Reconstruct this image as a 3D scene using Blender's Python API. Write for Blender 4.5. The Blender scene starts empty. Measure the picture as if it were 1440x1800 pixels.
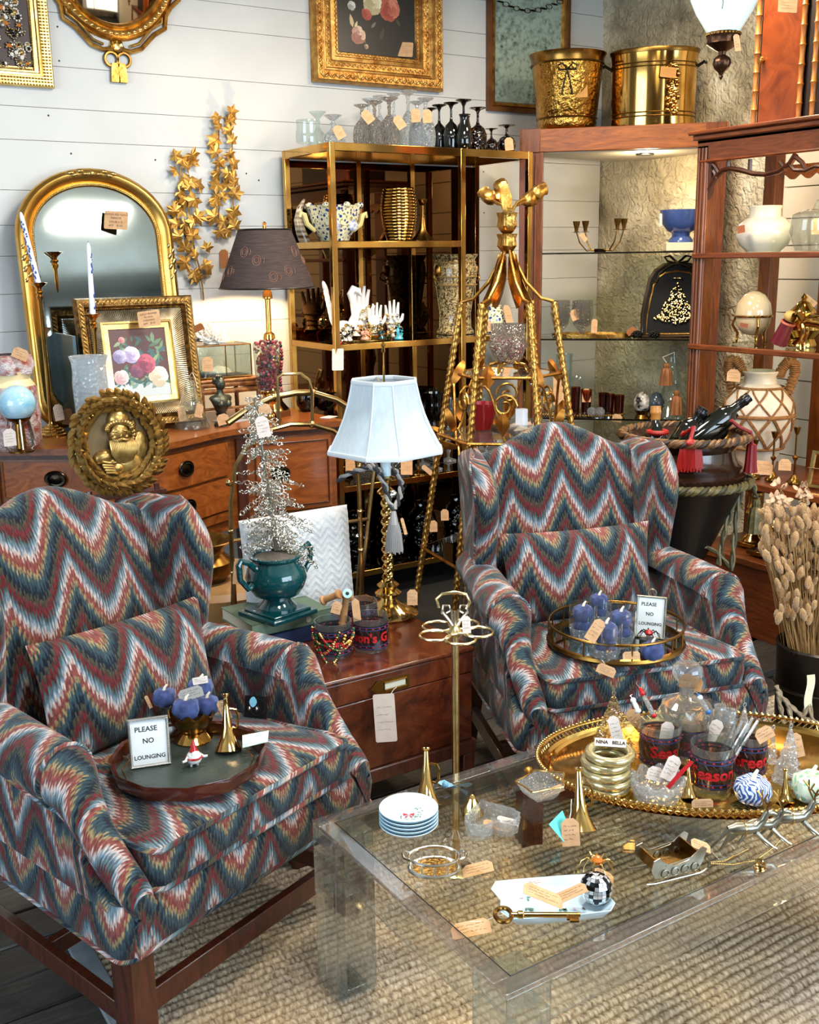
import bpy, math, random
from mathutils import Matrix, Vector as V
MT_r, MR_o, MD_i = Matrix.Translation, Matrix.Rotation, Matrix.Diagonal
cos, sin, sqrt, RNG = math.cos, math.sin, math.sqrt, random.Random
R = math.radians; PI = math.pi; TAU = 2*PI
random.seed(7)
sc = bpy.context.scene; COL = sc.collection
# ---------------------------------------------------------------- camera
H = 1.55; FPX = 1889.466
YAW, PIT, ROL = R(32.58507), R(13.325867), R(-.82448)
fw = V((sin(YAW)*cos(PIT), cos(YAW)*cos(PIT), -sin(PIT)))
r0 = V((cos(YAW), -sin(YAW), 0)); u0 = r0.cross(fw)
cr = cos(ROL)*r0 + sin(ROL)*u0; cu = -sin(ROL)*r0 + cos(ROL)*u0
cam = bpy.data.objects.new('camera', bpy.data.cameras.new('camera')); COL.objects.link(cam)
cam.data.sensor_fit = 'HORIZONTAL'; cam.data.sensor_width = 36; cam.data.lens = FPX/1440*36
mw = Matrix((cr, cu, -fw)).transposed().to_4x4(); mw.translation = (0, 0, H); cam.matrix_world = mw
cam.data.clip_start = .02; sc.camera = cam
CP = V((0, 0, H))
def ray(x, y): return cr*((x-720)/FPX) - cu*((y-900)/FPX) + fw
def at(x, y, z=None, X=None, Y=None, d=None, s=None):
    q = ray(x, y)
    if z is not None: t = (z-H)/q.z
    elif X is not None: t = X/q.x
    elif Y is not None: t = Y/q.y
    elif s is not None: t = s/(q.x+q.y)
    else: t = d
    return CP + q*t
def dep(p): return (V(p)-CP).dot(fw)
# ---------------------------------------------------------------- world, lights, exposure
sc.view_settings.view_transform = 'Standard'; sc.view_settings.look = 'None'
sc.view_settings.gamma = 1; sc.view_settings.exposure = .9; sc.view_settings.use_curve_mapping = False
sc.cycles.use_denoising = True
sc.cycles.max_bounces = 10; sc.cycles.transparent_max_bounces = 24; sc.cycles.glossy_bounces = 5
sc.cycles.transmission_bounces = 6; sc.cycles.diffuse_bounces = 3; sc.cycles.sample_clamp_indirect = 4
sc.cycles.caustics_reflective = False; sc.cycles.caustics_refractive = False
w = bpy.data.worlds.new('world'); sc.world = w; w.use_nodes = True
w.node_tree.nodes['Background'].inputs[0].default_value = (.62, .74, .92, 1)
w.node_tree.nodes['Background'].inputs[1].default_value = .8
def area(name, loc, target, sx, sy, power, color, spread=180):
    l = bpy.data.lights.new(name, 'AREA'); l.shape = 'RECTANGLE'; l.size = sx; l.size_y = sy
    l.energy = power; l.color = color; l.spread = R(spread)
    o = bpy.data.objects.new(name, l); COL.objects.link(o); o.location = loc
    o.rotation_euler = (V(target)-V(loc)).to_track_quat('-Z', 'Y').to_euler()
    return o
def bulb_light(name, loc, power, color, rad=.03, parent=None):
    l = bpy.data.lights.new(name, 'POINT'); l.energy = power; l.color = color; l.shadow_soft_size = rad
    o = bpy.data.objects.new(name, l); COL.objects.link(o); o.location = loc
    return o
DAY = (.70, .86, 1.0); WARM = (1.0, .62, .28); NEUT = (1.0, .93, .84)
area('shopfront_daylight', (2.6, -2.35, 1.55), (1.6, 2.5, .6), 3.5, 2.2, 112, DAY)
area('side_window_daylight', (-2.35, 1.6, 1.6), (1.5, 3.2, 1.0), 2.5, 2.0, 56, DAY)
for lx, ly, lp in ((.9, .9, 24), (2.6, .7, 26), (1.9, 2.9, 32)):
    area('ceiling_area_light', (lx, ly, 2.86), (lx, ly, 0), .5, .5, lp, NEUT)
area('ceiling_area_light', (3.3, 3.1, 2.86), (3.3, 3.1, 0), .4, .4, 22, (1.0, .80, .56))  # unseen warm fill light added to brighten the plaster corner
# ---------------------------------------------------------------- node materials
MATS = {}
def nt(name):
    m = bpy.data.materials.new(name); m.use_nodes = True; t = m.node_tree; t.nodes.clear()
    o = t.nodes.new('ShaderNodeOutputMaterial')
    def N(ty, **k):
        n = t.nodes.new('ShaderNode'+ty)
        for a, b in k.items():
            if a.startswith('i_'): n.inputs[int(a[2:]) if a[2:].isdigit() else a[2:].replace('_', ' ')].default_value = b
            else: setattr(n, a, b)
        return n
    def L(a, b): t.links.new(a, b)
    return m, t, N, L, o
def lin(c):
    f = lambda x: x/12.92 if x <= .04045 else ((x+.055)/1.055)**2.4
    return tuple(f(x/255) for x in c) + (1,)
def math_n(N, L, op, a, b=None, c=None):
    n = N('Math', operation=op)
    for i, x in enumerate((a, b, c)):
        if x is None: continue
        if isinstance(x, (int, float)): n.inputs[i].default_value = x
        else: L(x, n.inputs[i])
    return n.outputs[0]
def ramp(N, L, fac, stops, mode='LINEAR'):
    n = N('ValToRGB'); e = n.color_ramp.elements; n.color_ramp.interpolation = mode
    while len(e) < len(stops): e.new(.5)
    for i, (p, c) in enumerate(stops): e[i].position = p; e[i].color = c
    L(fac, n.inputs[0]); return n.outputs[0]
def mat(name, col, rough=.5, metal=0, col2=None, scale=8, bump=0, bscale=None, stretch=(1, 1, 1), spec=.5, coat=0, sheen=0, emit=None, estr=0, detail=4, trans=0, sss=0, uv=False, r2=None):
    if name in MATS: return MATS[name]
    m, t, N, L, o = nt(name)
    b = N('BsdfPrincipled'); L(b.outputs[0], o.inputs[0])
    b.inputs['Base Color'].default_value = lin(col); b.inputs['Roughness'].default_value = rough
    b.inputs['Metallic'].default_value = metal; b.inputs['Specular IOR Level'].default_value = spec
    b.inputs['Coat Weight'].default_value = coat; b.inputs['Coat Roughness'].default_value = .06
    if sheen: b.inputs['Sheen Weight'].default_value = sheen
    if trans: b.inputs['Transmission Weight'].default_value = trans
    if sss: b.inputs['Subsurface Weight'].default_value = sss; b.inputs['Subsurface Radius'].default_value = (.01, .01, .01)
    if emit: b.inputs['Emission Color'].default_value = lin(emit); b.inputs['Emission Strength'].default_value = estr
    if col2 or bump or r2 is not None:
        tc = N('TexCoord'); mp = N('Mapping'); mp.inputs['Scale'].default_value = stretch
        L(tc.outputs['UV' if uv else 'Object'], mp.inputs[0])
        nz = N('TexNoise'); nz.inputs['Scale'].default_value = scale; nz.inputs['Detail'].default_value = detail
        L(mp.outputs[0], nz.inputs[0])
        if col2: L(ramp(N, L, nz.outputs[0], ((.32, lin(col)), (.68, lin(col2)))), b.inputs['Base Color'])
        if r2 is not None:
            L(math_n(N, L, 'MULTIPLY_ADD', nz.outputs[0], r2-rough, rough), b.inputs['Roughness'])
        if bump:
            n2 = nz
            if bscale:
                n2 = N('TexNoise'); n2.inputs['Scale'].default_value = bscale; n2.inputs['Detail'].default_value = 3; L(mp.outputs[0], n2.inputs[0])
            bp = N('Bump'); bp.inputs['Strength'].default_value = bump; bp.inputs['Distance'].default_value = .01
            L(n2.outputs[0], bp.inputs['Height']); L(bp.outputs[0], b.inputs['Normal'])
    MATS[name] = m; return m
def glass(name, tint=(255, 255, 255), thick=.35, rough=.02, bump=0, bscale=60, gain=1.0, ior=1.5, milk=0):
    """clear things: a see-through coat of tinted transparency with Fresnel gloss, mixed with true refraction"""
    if name in MATS: return MATS[name]
    m, t, N, L, o = nt(name)
    tr = N('BsdfTransparent'); tr.inputs[0].default_value = lin(tint)
    gl = N('BsdfGlossy'); gl.inputs['Roughness'].default_value = rough; gl.inputs[0].default_value = (1, 1, 1, 1)
    fr = N('Fresnel'); fr.inputs[0].default_value = ior
    rf = N('BsdfGlass'); rf.inputs['Color'].default_value = lin(tint); rf.inputs['Roughness'].default_value = rough; rf.inputs['IOR'].default_value = ior
    mx = N('MixShader'); geo = N('NewGeometry'); ff = math_n(N, L, 'SUBTRACT', 1.0, geo.outputs['Backfacing']); L(math_n(N, L, 'MULTIPLY', math_n(N, L, 'MULTIPLY', fr.outputs[0], gain), ff), mx.inputs[0]); L(tr.outputs[0], mx.inputs[1]); L(gl.outputs[0], mx.inputs[2])
    m2 = N('MixShader'); m2.inputs[0].default_value = thick; L(mx.outputs[0], m2.inputs[1]); L(rf.outputs[0], m2.inputs[2])
    if milk:  # white diffuse mix puts the brightness of refracted surroundings into the glass itself
        df = N('BsdfTranslucent'); df.inputs[0].default_value = (.9, .95, 1, 1); d2 = N('BsdfDiffuse'); d2.inputs[0].default_value = (.9, .95, 1, 1); md = N('MixShader'); L(df.outputs[0], md.inputs[1]); L(d2.outputs[0], md.inputs[2]); m3 = N('MixShader'); m3.inputs[0].default_value = milk; L(m2.outputs[0], m3.inputs[1]); L(md.outputs[0], m3.inputs[2]); m2 = m3
    if bump:
        tc = N('TexCoord'); vz = N('TexVoronoi'); vz.inputs['Scale'].default_value = bscale; L(tc.outputs['Object'], vz.inputs[0])
        bp = N('Bump'); bp.inputs['Strength'].default_value = bump; bp.inputs['Distance'].default_value = .02
        L(vz.outputs['Distance'], bp.inputs['Height'])
        for n in (gl, rf, fr): L(bp.outputs[0], n.inputs['Normal'])
    L(m2.outputs[0], o.inputs[0]); MATS[name] = m; return m
def wood(name, c1, c2, rough=.3, scale=3, stretch=(1, 12, 12), coat=.3, bump=.05, dist=4, c3=None):
    if name in MATS: return MATS[name]
    m, t, N, L, o = nt(name); b = N('BsdfPrincipled'); L(b.outputs[0], o.inputs[0])
    tc = N('TexCoord'); mp = N('Mapping'); mp.inputs['Scale'].default_value = stretch; L(tc.outputs['Object'], mp.inputs[0])
    nz = N('TexNoise'); nz.inputs['Scale'].default_value = scale; nz.inputs['Detail'].default_value = 8; nz.inputs['Distortion'].default_value = dist; nz.inputs['Roughness'].default_value = .62
    L(mp.outputs[0], nz.inputs[0])
    st = [(.3, lin(c1)), (.7, lin(c2))]
    if c3: st = [(.28, lin(c1)), (.5, lin(c2)), (.74, lin(c3))]
    L(ramp(N, L, nz.outputs[0], st), b.inputs['Base Color'])
    b.inputs['Roughness'].default_value = rough; b.inputs['Coat Weight'].default_value = coat; b.inputs['Coat Roughness'].default_value = .1
    bp = N('Bump'); bp.inputs['Strength'].default_value = bump; bp.inputs['Distance'].default_value = .01
    L(nz.outputs[0], bp.inputs['Height']); L(bp.outputs[0], b.inputs['Normal'])
    MATS[name] = m; return m
def flame(name='flame_stitch'):
    if name in MATS: return MATS[name]
    m, t, N, L, o = nt(name); b = N('BsdfPrincipled'); L(b.outputs[0], o.inputs[0])
    uv = N('UVMap'); sx = N('SeparateXYZ'); L(uv.outputs[0], sx.inputs[0]); u, v = sx.outputs[0], sx.outputs[1]
    mm = lambda op, a, bb=None, c=None: math_n(N, L, op, a, bb, c)
    col = mm('FLOOR', mm('DIVIDE', u, .0034))
    uq = mm('MULTIPLY', col, .0034)
    wob = N('TexNoise', noise_dimensions='1D'); L(mm('MULTIPLY', uq, 5.0), wob.inputs['W']); wob.inputs['Detail'].default_value = 1
    fx = mm('FRACT', mm('ADD', mm('DIVIDE', uq, .162), mm('MULTIPLY', wob.outputs[0], .16)))
    tri = mm('ABSOLUTE', mm('MULTIPLY_ADD', fx, 2.0, -1.0))
    pw = mm('POWER', tri, 1.35)
    wn = N('TexWhiteNoise', noise_dimensions='1D'); L(col, wn.inputs['W'])
    alt = mm('MULTIPLY', mm('MODULO', mm('ABSOLUTE', col), 2.0), .011)
    jit = mm('ADD', alt, mm('MULTIPLY', wn.outputs[0], .011))
    h = mm('SUBTRACT', mm('SUBTRACT', v, mm('MULTIPLY', pw, .132)), jit)
    tt = mm('FRACT', mm('DIVIDE', h, -.178))
    S = [(.0, (178, 160, 150)), (.045, (170, 148, 138)), (.07, (124, 68, 62)), (.20, (116, 56, 50)), (.225, (142, 122, 86)), (.275, (124, 112, 80)),
         (.30, (54, 72, 76)), (.43, (36, 56, 66)), (.46, (14, 26, 40)), (.54, (12, 22, 34)), (.56, (66, 66, 50)), (.635, (54, 50, 42)),
         (.66, (96, 32, 36)), (.775, (84, 24, 28)), (.80, (54, 64, 58)), (.86, (74, 92, 96)), (.94, (106, 126, 140)), (.985, (166, 160, 156))]
    c = ramp(N, L, tt, [(p, lin(k)) for p, k in S])
    cv = N('CombineXYZ'); L(mm('MULTIPLY', u, 290.0), cv.inputs[0]); L(mm('MULTIPLY', v, 60.0), cv.inputs[1])
    nz = N('TexNoise'); nz.inputs['Scale'].default_value = 1; nz.inputs['Detail'].default_value = 2; L(cv.outputs[0], nz.inputs[0])
    mx = N('Mix', data_type='RGBA', blend_type='MULTIPLY'); mx.inputs[0].default_value = .85
    L(c, mx.inputs[6]); L(ramp(N, L, nz.outputs[0], ((.3, (.30, .30, .33, 1)), (.66, (1.3, 1.3, 1.3, 1)))), mx.inputs[7])
    L(mx.outputs[2], b.inputs['Base Color']); b.inputs['Roughness'].default_value = .85
    b.inputs['Specular IOR Level'].default_value = .2; b.inputs['Sheen Weight'].default_value = .15
    bp = N('Bump'); bp.inputs['Strength'].default_value = .5; bp.inputs['Distance'].default_value = .004
    L(nz.outputs[0], bp.inputs['Height']); L(bp.outputs[0], b.inputs['Normal'])
    MATS[name] = m; return m
def vcol(name, rough=.5, metal=0):
    if name in MATS: return MATS[name]
    m, t, N, L, o = nt(name); b = N('BsdfPrincipled'); L(b.outputs[0], o.inputs[0])
    a = N('VertexColor'); a.layer_name = 'Col'; L(a.outputs[0], b.inputs['Base Color'])
    b.inputs['Roughness'].default_value = rough; b.inputs['Metallic'].default_value = metal
    MATS[name] = m; return m
# ---------------------------------------------------------------- mesh collector
def rot_to(d):
    return V(d).to_track_quat('Z', 'Y').to_matrix().to_4x4()
def TR(loc=(0, 0, 0), rz=0, rx=0, ry=0, s=1):
    m = MT_r(V(loc)) @ MR_o(rz, 4, 'Z') @ MR_o(ry, 4, 'Y') @ MR_o(rx, 4, 'X')
    if s != 1: m = m @ (MD_i((s, s, s, 1)) if isinstance(s, (int, float)) else MD_i((*s, 1)))
    return m
class MB:
    def __init__(s, T=None): s.v = []; s.f = []; s.uv = []; s.sm = []; s.mi = []; s.c = []; s.T = T; s.has = False; s.hc = False
    def add(s, vs, fs, T=None, smooth=False, uvs=None, mi=0, col=None):
        k = len(s.v); M = s.T @ T if (s.T and T) else (T or s.T)
        s.v += [tuple(M @ V(p)) if M else tuple(p) for p in vs]
        for i, f in enumerate(fs):
            s.f.append(tuple(a+k for a in f)); s.sm.append(smooth); s.mi.append(mi); s.c.append(col)
            if uvs: s.uv.append([uvs[a] for a in f]) if not isinstance(uvs, dict) else s.uv.append(uvs[i]); s.has = True
            else: s.uv.append(None)
        if col: s.hc = True
        return s
    def box(s, c, d, T=None, **k):
        x, y, z = (q/2 for q in d); cx, cy, cz = c
        vs = [(cx+a*x, cy+b*y, cz+e*z) for e in (-1, 1) for b in (-1, 1) for a in (-1, 1)]
        return s.add(vs, [(0, 2, 3, 1), (4, 5, 7, 6), (0, 1, 5, 4), (2, 6, 7, 3), (0, 4, 6, 2), (1, 3, 7, 5)], T, **k)
    def grid(s, rows, T=None, cu=False, cv=False, smooth=True, uv=None, **k):
        n, m = len(rows), len(rows[0]); vs = [p for r in rows for p in r]; fs = []
        uvs = None
        if uv: uvs = {}
        for i in range(n if cv else n-1):
            for j in range(m if cu else m-1):
                a, b = i, (i+1) % n; c, d = j, (j+1) % m
                if uv: uvs[len(fs)] = [uv(i, j), uv(i, j+1), uv(i+1, j+1), uv(i+1, j)]
                fs.append((a*m+c, a*m+d, b*m+d, b*m+c))
        return s.add(vs, fs, T, smooth, uvs, **k)
    def lathe(s, prof, n=24, T=None, rad=None, smooth=True, a0=0, a1=TAU, **k):
        full = abs(a1-a0-TAU) < 1e-6; m = n if full else n+1
        rows = []
        for (r, z) in prof:
            rows.append([((r*(rad(a, z) if rad else 1))*cos(a), (r*(rad(a, z) if rad else 1))*sin(a), z) for a in (a0+(a1-a0)*i/n for i in range(m))])
        return s.grid(rows, T, cu=full, smooth=smooth, **k)
    def tube(s, pts, r=.005, n=8, T=None, closed=False, cap=True, smooth=True, sy=1, **k):
        pts = [V(p) for p in pts]; N = len(pts); rows = []; up = None
        for i, p in enumerate(pts):
            a = pts[i-1] if (i or closed) else p; b = pts[(i+1) % N] if (i < N-1 or closed) else p
            t = (b-a).normalized() if (b-a).length > 1e-9 else V((0, 0, 1))
            if up is None: up = V((0, 0, 1)) if abs(t.z) < .9 else V((1, 0, 0))
            x = up.cross(t).normalized(); y = t.cross(x); up = y
            q = r[i] if isinstance(r, (list, tuple)) else r
            rows.append([p+x*q*cos(TAU*j/n)+y*q*sy*sin(TAU*j/n) for j in range(n)])
        s.grid(rows, T, cu=True, cv=closed, smooth=smooth, **k)
        if cap and not closed:
            s.add(rows[0], [tuple(range(n))], T, **k); s.add(rows[-1], [tuple(range(n-1, -1, -1))], T, **k)
        return s
    def ball(s, c=(0, 0, 0), r=.01, n=10, m=7, T=None, sc=(1, 1, 1), **k):
        rows = [[(c[0]+sc[0]*r*sin(PI*i/m)*cos(TAU*j/n), c[1]+sc[1]*r*sin(PI*i/m)*sin(TAU*j/n), c[2]-sc[2]*r*cos(PI*i/m)) for j in range(n)] for i in range(m+1)]
        return s.grid(rows, T, cu=True, **k)
    def prism(s, out, z0, z1, T=None, side_smooth=False, bot=True, **k):
        n = len(out); vs = [(x, y, z0) for x, y in out]+[(x, y, z1) for x, y in out]
        s.add(vs, [(i, (i+1) % n, n+(i+1) % n, n+i) for i in range(n)], T, smooth=side_smooth, **k)
        s.add([(x, y, z1) for x, y in out], [tuple(range(n))], T, **k)
        if bot: s.add([(x, y, z0) for x, y in out], [tuple(range(n-1, -1, -1))], T, **k)
        return s
    def cordtube(s, pts, r, closed=False):
        return s.tube(pts, r, 6, closed=closed, cap=False, uv=lambda i, j: (i*.021+j*.004, i*.013))
    def ring(s, R_, r, n=32, m=8, T=None, sx=1, sy=1, **k):
        return s.tube([(R_*sx*cos(TAU*i/n), R_*sy*sin(TAU*i/n), 0) for i in range(n)], r, m, T, closed=True, **k)
    def mesh(s, name, mats):
        me = bpy.data.meshes.new(name); me.from_pydata(s.v, [], s.f)
        for m in (mats if isinstance(mats, (list, tuple)) else [mats]): me.materials.append(m)
        me.polygons.foreach_set('use_smooth', s.sm); me.polygons.foreach_set('material_index', s.mi)
        if s.has:
            l = me.uv_layers.new(name='UVMap'); d = []
            for f, q in zip(s.f, s.uv):
                for i in range(len(f)): d += list(q[i]) if q else [0, 0]
            l.data.foreach_set('uv', d)
        if s.hc:
            a = me.color_attributes.new('Col', 'FLOAT_COLOR', 'CORNER'); d = []
            for f, c in zip(s.f, s.c): d += list(lin(c) if c else (1, 1, 1, 1))*len(f)
            a.data.foreach_set('color', d)
        me.update(); me.set_sharp_from_angle(angle=R(42)); return me
def link(o, parent=None):
    COL.objects.link(o)
    if parent: o.parent = parent
    return o
def tag(o, label=None, cat=None, group=None, kind=None):
    for k, x in (('label', label), ('category', cat), ('group', group), ('kind', kind)):
        if x: o[k] = x
    return o
def thing(name, label, cat, loc=(0, 0, 0), rz=0, group=None):
    o = bpy.data.objects.new(name, None); o.empty_display_size = .05; COL.objects.link(o)
    o.location = loc; o.rotation_euler = (0, 0, rz); return tag(o, label, cat, group)
def part(p, name, mb, m, label=None, kind=None, bev=0, world=False, loc=None, T=None):
    o = bpy.data.objects.new(name, mb.mesh(name, m) if isinstance(mb, MB) else mb); link(o, p)
    if world and p:
        q = p.matrix_basis.copy()
        if p.parent: q = p.parent.matrix_basis @ p.matrix_parent_inverse @ q
        o.matrix_parent_inverse = q.inverted()
    if T is not None: o.matrix_basis = T
    elif loc: o.location = loc
    if bev:
        b = o.modifiers.new('bevel', 'BEVEL'); b.width = bev; b.segments = 2; b.limit_method = 'ANGLE'; b.angle_limit = R(40)
    return tag(o, label, kind=kind)
def solo(name, mb, m, label, cat, loc=(0, 0, 0), rz=0, group=None, kind=None, bev=0):
    o = part(None, name, mb, m, bev=bev); o.location = loc; o.rotation_euler = (0, 0, rz); return tag(o, label, cat, group, kind)
def struct(name, mb, m, parent=None, bev=0):
    o = part(parent, name, mb, m, bev=bev)
    if not parent: o['kind'] = 'structure'
    return o
def dup(o, loc, rz=None, label=None, parent=None):
    c = o.copy(); COL.objects.link(c); c.parent = parent
    if loc is not None: c.location = loc
    if rz is not None: c.rotation_euler = (0, 0, rz)
    if label: c['label'] = label
    for ch in list(o.children): dup(ch, None, parent=c)
    return c
TXT = {}
def text_mesh(s, size=.01, m=None, bold=.0, shear=.0, align='CENTER'):
    key = (s, size, m.name, bold, align)
    if key in TXT: return TXT[key]
    c = bpy.data.curves.new('text', 'FONT'); c.body = s; c.size = size; c.align_x = align; c.align_y = 'CENTER'
    c.resolution_u = 2; c.offset = bold; c.shear = shear; c.extrude = .00015
    o = bpy.data.objects.new('text', c); COL.objects.link(o)
    dg = bpy.context.evaluated_depsgraph_get(); me = bpy.data.meshes.new_from_object(o.evaluated_get(dg))
    bpy.data.objects.remove(o); me.name = 'lettering'; me.materials.clear(); me.materials.append(m); TXT[key] = me; return me
# ---------------------------------------------------------------- shared materials
WHITE = mat('white_paint', (208, 208, 204), .55, col2=(198, 198, 194), scale=3, bump=.05, bscale=30)
BRASS = mat('polished_brass', (222, 176, 100), .05, 1, col2=(190, 142, 66), scale=9, r2=.16)
BRASSD = mat('aged_brass', (150, 112, 54), .2, 1, col2=(108, 76, 32), scale=14, r2=.36)
GOLD = mat('gilt_leaf', (206, 160, 82), .32, 1, col2=(150, 100, 40), scale=30, bump=.15, bscale=120)
GOLDL = mat('pale_gold', (226, 196, 130), .22, 1, col2=(206, 168, 96), scale=20)
GILTW = mat('gilded_moulding', (204, 160, 88), .36, .85, col2=(150, 100, 44), scale=26, bump=.2, bscale=90)
SILV = mat('silver_metal', (214, 210, 200), .2, 1, col2=(180, 174, 160), scale=30)
PEWT = mat('pewter', (170, 168, 156), .32, 1, col2=(140, 136, 118), scale=40)
KRAFT = mat('kraft_paper', (206, 164, 122), .9, col2=(190, 146, 104), scale=40)
PAPER = mat('pale_paper', (214, 200, 190), .9, col2=(204, 190, 178), scale=40)
INK = mat('black_ink', (34, 30, 28), .8); TWINE = mat('twine', (214, 204, 184), .9)
REDINK = mat('red_ink', (150, 26, 30), .5)
GLASS = glass('clear_glass', (240, 247, 246), .18, gain=1.7, milk=.03)
CRYS = glass('cut_crystal', (246, 250, 252), .5, .03, bump=.6, bscale=70, gain=2.2, milk=.16)
CRYSF = glass('fine_cut_crystal', (226, 222, 214), .55, .04, bump=1.0, bscale=95, gain=3.0, milk=.06)
BLKGL = mat('black_glass', (8, 8, 9), .04, spec=.8); BRNGL = glass('amethyst_brown_glass', (96, 62, 50), .2, bump=.4, bscale=60, gain=1.6)
BLACK = mat('black_paint', (14, 14, 14), .35); DARKV = mat('black_velvet', (9, 9, 12), .95, sheen=.3)
CHERRY = wood('cherry_wood', (104, 50, 8), (160, 88, 24), .42, 2.2, (1.2, 9, 9), .08)
CHERRYV = wood('cherry_wood_upright', (72, 32, 6), (132, 68, 20), .36, 2.2, (9, 9, 1.0), .12)
MAHOG = wood('dark_mahogany', (44, 18, 10), (84, 38, 22), .3, 3, (6, 6, 1.2), .3)
SIDEB = wood('sideboard_mahogany', (92, 44, 12), (146, 80, 32), .3, 2.0, (1.6, 8, 8), .2)
BURL = wood('burl_walnut', (36, 13, 7), (84, 36, 18), .2, 7, (1, 1, 1), .35, dist=2.5, c3=(112, 56, 28))
RED = mat('red_enamel', (172, 22, 26), .25); BLUEV = mat('blue_velvet', (26, 40, 88), .8, col2=(66, 86, 140), scale=30, sheen=.15)
FLAME = flame()
MIRR = mat('antique_mirror_glass', (190, 200, 196), .03, 1, col2=(168, 176, 170), scale=5, r2=.08)
SMOKE = mat('smoked_mirror', (120, 92, 58), .03, 1)
ACRYL = glass('clear_acrylic', (249, 252, 252), .12, .01, gain=1.6, ior=1.49)
ACRL = glass('leg_acrylic', (244, 249, 249), .35, .01, gain=2.0, ior=1.49, milk=.03)
ACRE = glass('acrylic_edge', (240, 236, 234), .12, .03, gain=3.0, milk=.025)
# ---------------------------------------------------------------- tags
def scribble(mb, x0, x1, y, amp=.0012, z=.0006, seed=0):
    rr = RNG(seed); x = x0; pts = []
    while x < x1:
        pts.append((x, y+rr.uniform(-amp, amp), z)); x += rr.uniform(.0006, .0016)
        if rr.random() < .16 and len(pts) > 2: mb.tube(pts, .00022, 3, cap=False, smooth=False); pts = []; x += .0015
    if len(pts) > 1: mb.tube(pts, .00022, 3, cap=False, smooth=False)
TAGM = {}
def tag_mesh(w_, h_, clip, seed):
    k = (round(w_, 4), round(h_, 4), clip, seed % 5)
    if k not in TAGM:
        c = min(w_, h_)*.28 if clip else min(w_, h_)*.06
        a, b = w_/2, h_/2
        out = [(-a, -b), (a, -b), (a, b-c), (a-c, b), (-a+c, b), (-a, b-c)] if clip else [(-a+c, -b), (a-c, -b), (a, -b+c), (a, b-c), (a-c, b), (-a+c, b), (-a, b-c), (-a, -b+c)]
        m = MB().prism(out, -.0004, .0004); wr = MB(); n = 4 if h_ > .05 else 3
        for i in range(n):
            y = b*.45 - i*(h_*.62/n); x1 = a*(.78 if i % 2 == 0 else .45)
            scribble(wr, -a*.72, x1, y, min(.0022, h_*.04), .0007, seed*7+i)
        TAGM[k] = (m.mesh('price_tag', KRAFT), wr)
    return TAGM[k]
INKM = {}
def price_tag(p, px, py, dd, w_=.035, h_=.055, ang=0, yaw=0, tilt=0, m=None, clip=True, seed=None, string=None, text=None, label=None, world=True):
    """a paper price tag tied to thing p; placed by its real position (view ray px,py at depth dd), hanging at its own tilt"""
    c = at(px, py, d=dd) if px is not None else V(dd); seed = seed if seed is not None else int(px*3+py) if px else 1
    face = Matrix((cr, cu, -fw)).transposed().to_4x4() @ MR_o(R(ang), 4, 'Z') @ MR_o(R(yaw), 4, 'Y') @ MR_o(R(tilt), 4, 'X')
    T = MT_r(c) @ face
    me, wr = tag_mesh(w_, h_, clip, seed)
    if m and m is not KRAFT:
        me = me.copy(); me.materials.clear(); me.materials.append(m)
    o = bpy.data.objects.new('price_tag', me); COL.objects.link(o); o.parent = p
    if p: o.matrix_parent_inverse = p.matrix_basis.inverted()
    o.matrix_basis = T
    if text:
        n = len(text); step = h_*.8/n
        for i, s in enumerate(text):
            q = bpy.data.objects.new('lettering', text_mesh(s, step*.8, INK)); link(q, o); q.location = (0, h_*.4-step*(i+.5), .0006)
    else:
        k = ('w', round(w_, 4), round(h_, 4), clip, seed % 5)
        if k not in INKM: INKM[k] = wr.mesh('handwriting', INK)
        q = bpy.data.objects.new('handwriting', INKM[k]); link(q, o)
    if string:
        a = T @ V((0, h_/2*.85, 0)); b = V(string); mid = (a+b)/2 + V((.003, .002, -.006))
        part(p, 'string', MB().tube([a, (a*3+b)/4+V((0, 0, -.003)), mid, (a+b*3)/4, b], .0009, 5), TWINE, world=True)
    return o
# ---------------------------------------------------------------- room shell
fl = struct('floor', MB().box((1.0, 1.1, -.06), (7.4, 7.6, .06)), mat('floor_gap', (10, 9, 8), .9))
PLK = [wood('dark_plank%d' % i, a, b, .55, 2.5, (1.2, 14, 14), .05, .25) for i, (a, b) in enumerate((((26, 24, 22), (66, 62, 56)), ((22, 21, 20), (54, 50, 46)), ((32, 29, 26), (74, 68, 60))))]
pm = [MB().box((0, 0, 0), (1.48, .126, .03)).mesh('plank', p) for p in PLK]
for i in range(26):
    for j in range(4):
        x = -1.6 + j*1.49 + (i*.53 % 1.49); y = .35 + i*.13
        if -1.4 < x < 3.6 and not (x > 1.6 and .9 < y < 1.7):
            o = bpy.data.objects.new('plank', pm[(i*2+j) % 3]); link(o, fl); o.location = (x, y+.0, -.014 + .001*((i*7+j*3) % 3))
            b = o.modifiers.new('bevel', 'BEVEL'); b.width = .004; b.segments = 1
WY = 4.70; WX = 4.30
wl = struct('wall_left', MB().box((.9, WY+.06, 1.5), (6.8, .08, 3.1)), mat('wall_backing', (120, 118, 112), .8))
bz = [.02, .22, .40, .60, .78, .96, 1.12, 1.272, 1.425, 1.578, 1.70, 1.839, 2.035, 2.164, 2.326, 2.53, 2.642, 2.80, 3.0]
for a, b in zip(bz[:-1], bz[1:]):
    struct('board', MB().box((.9, WY+.012, (a+b)/2), (6.8, .024, b-a-.0012)), WHITE, wl, bev=.0016)
NAIL = mat('dark_nail', (40, 36, 34), .6)
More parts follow.
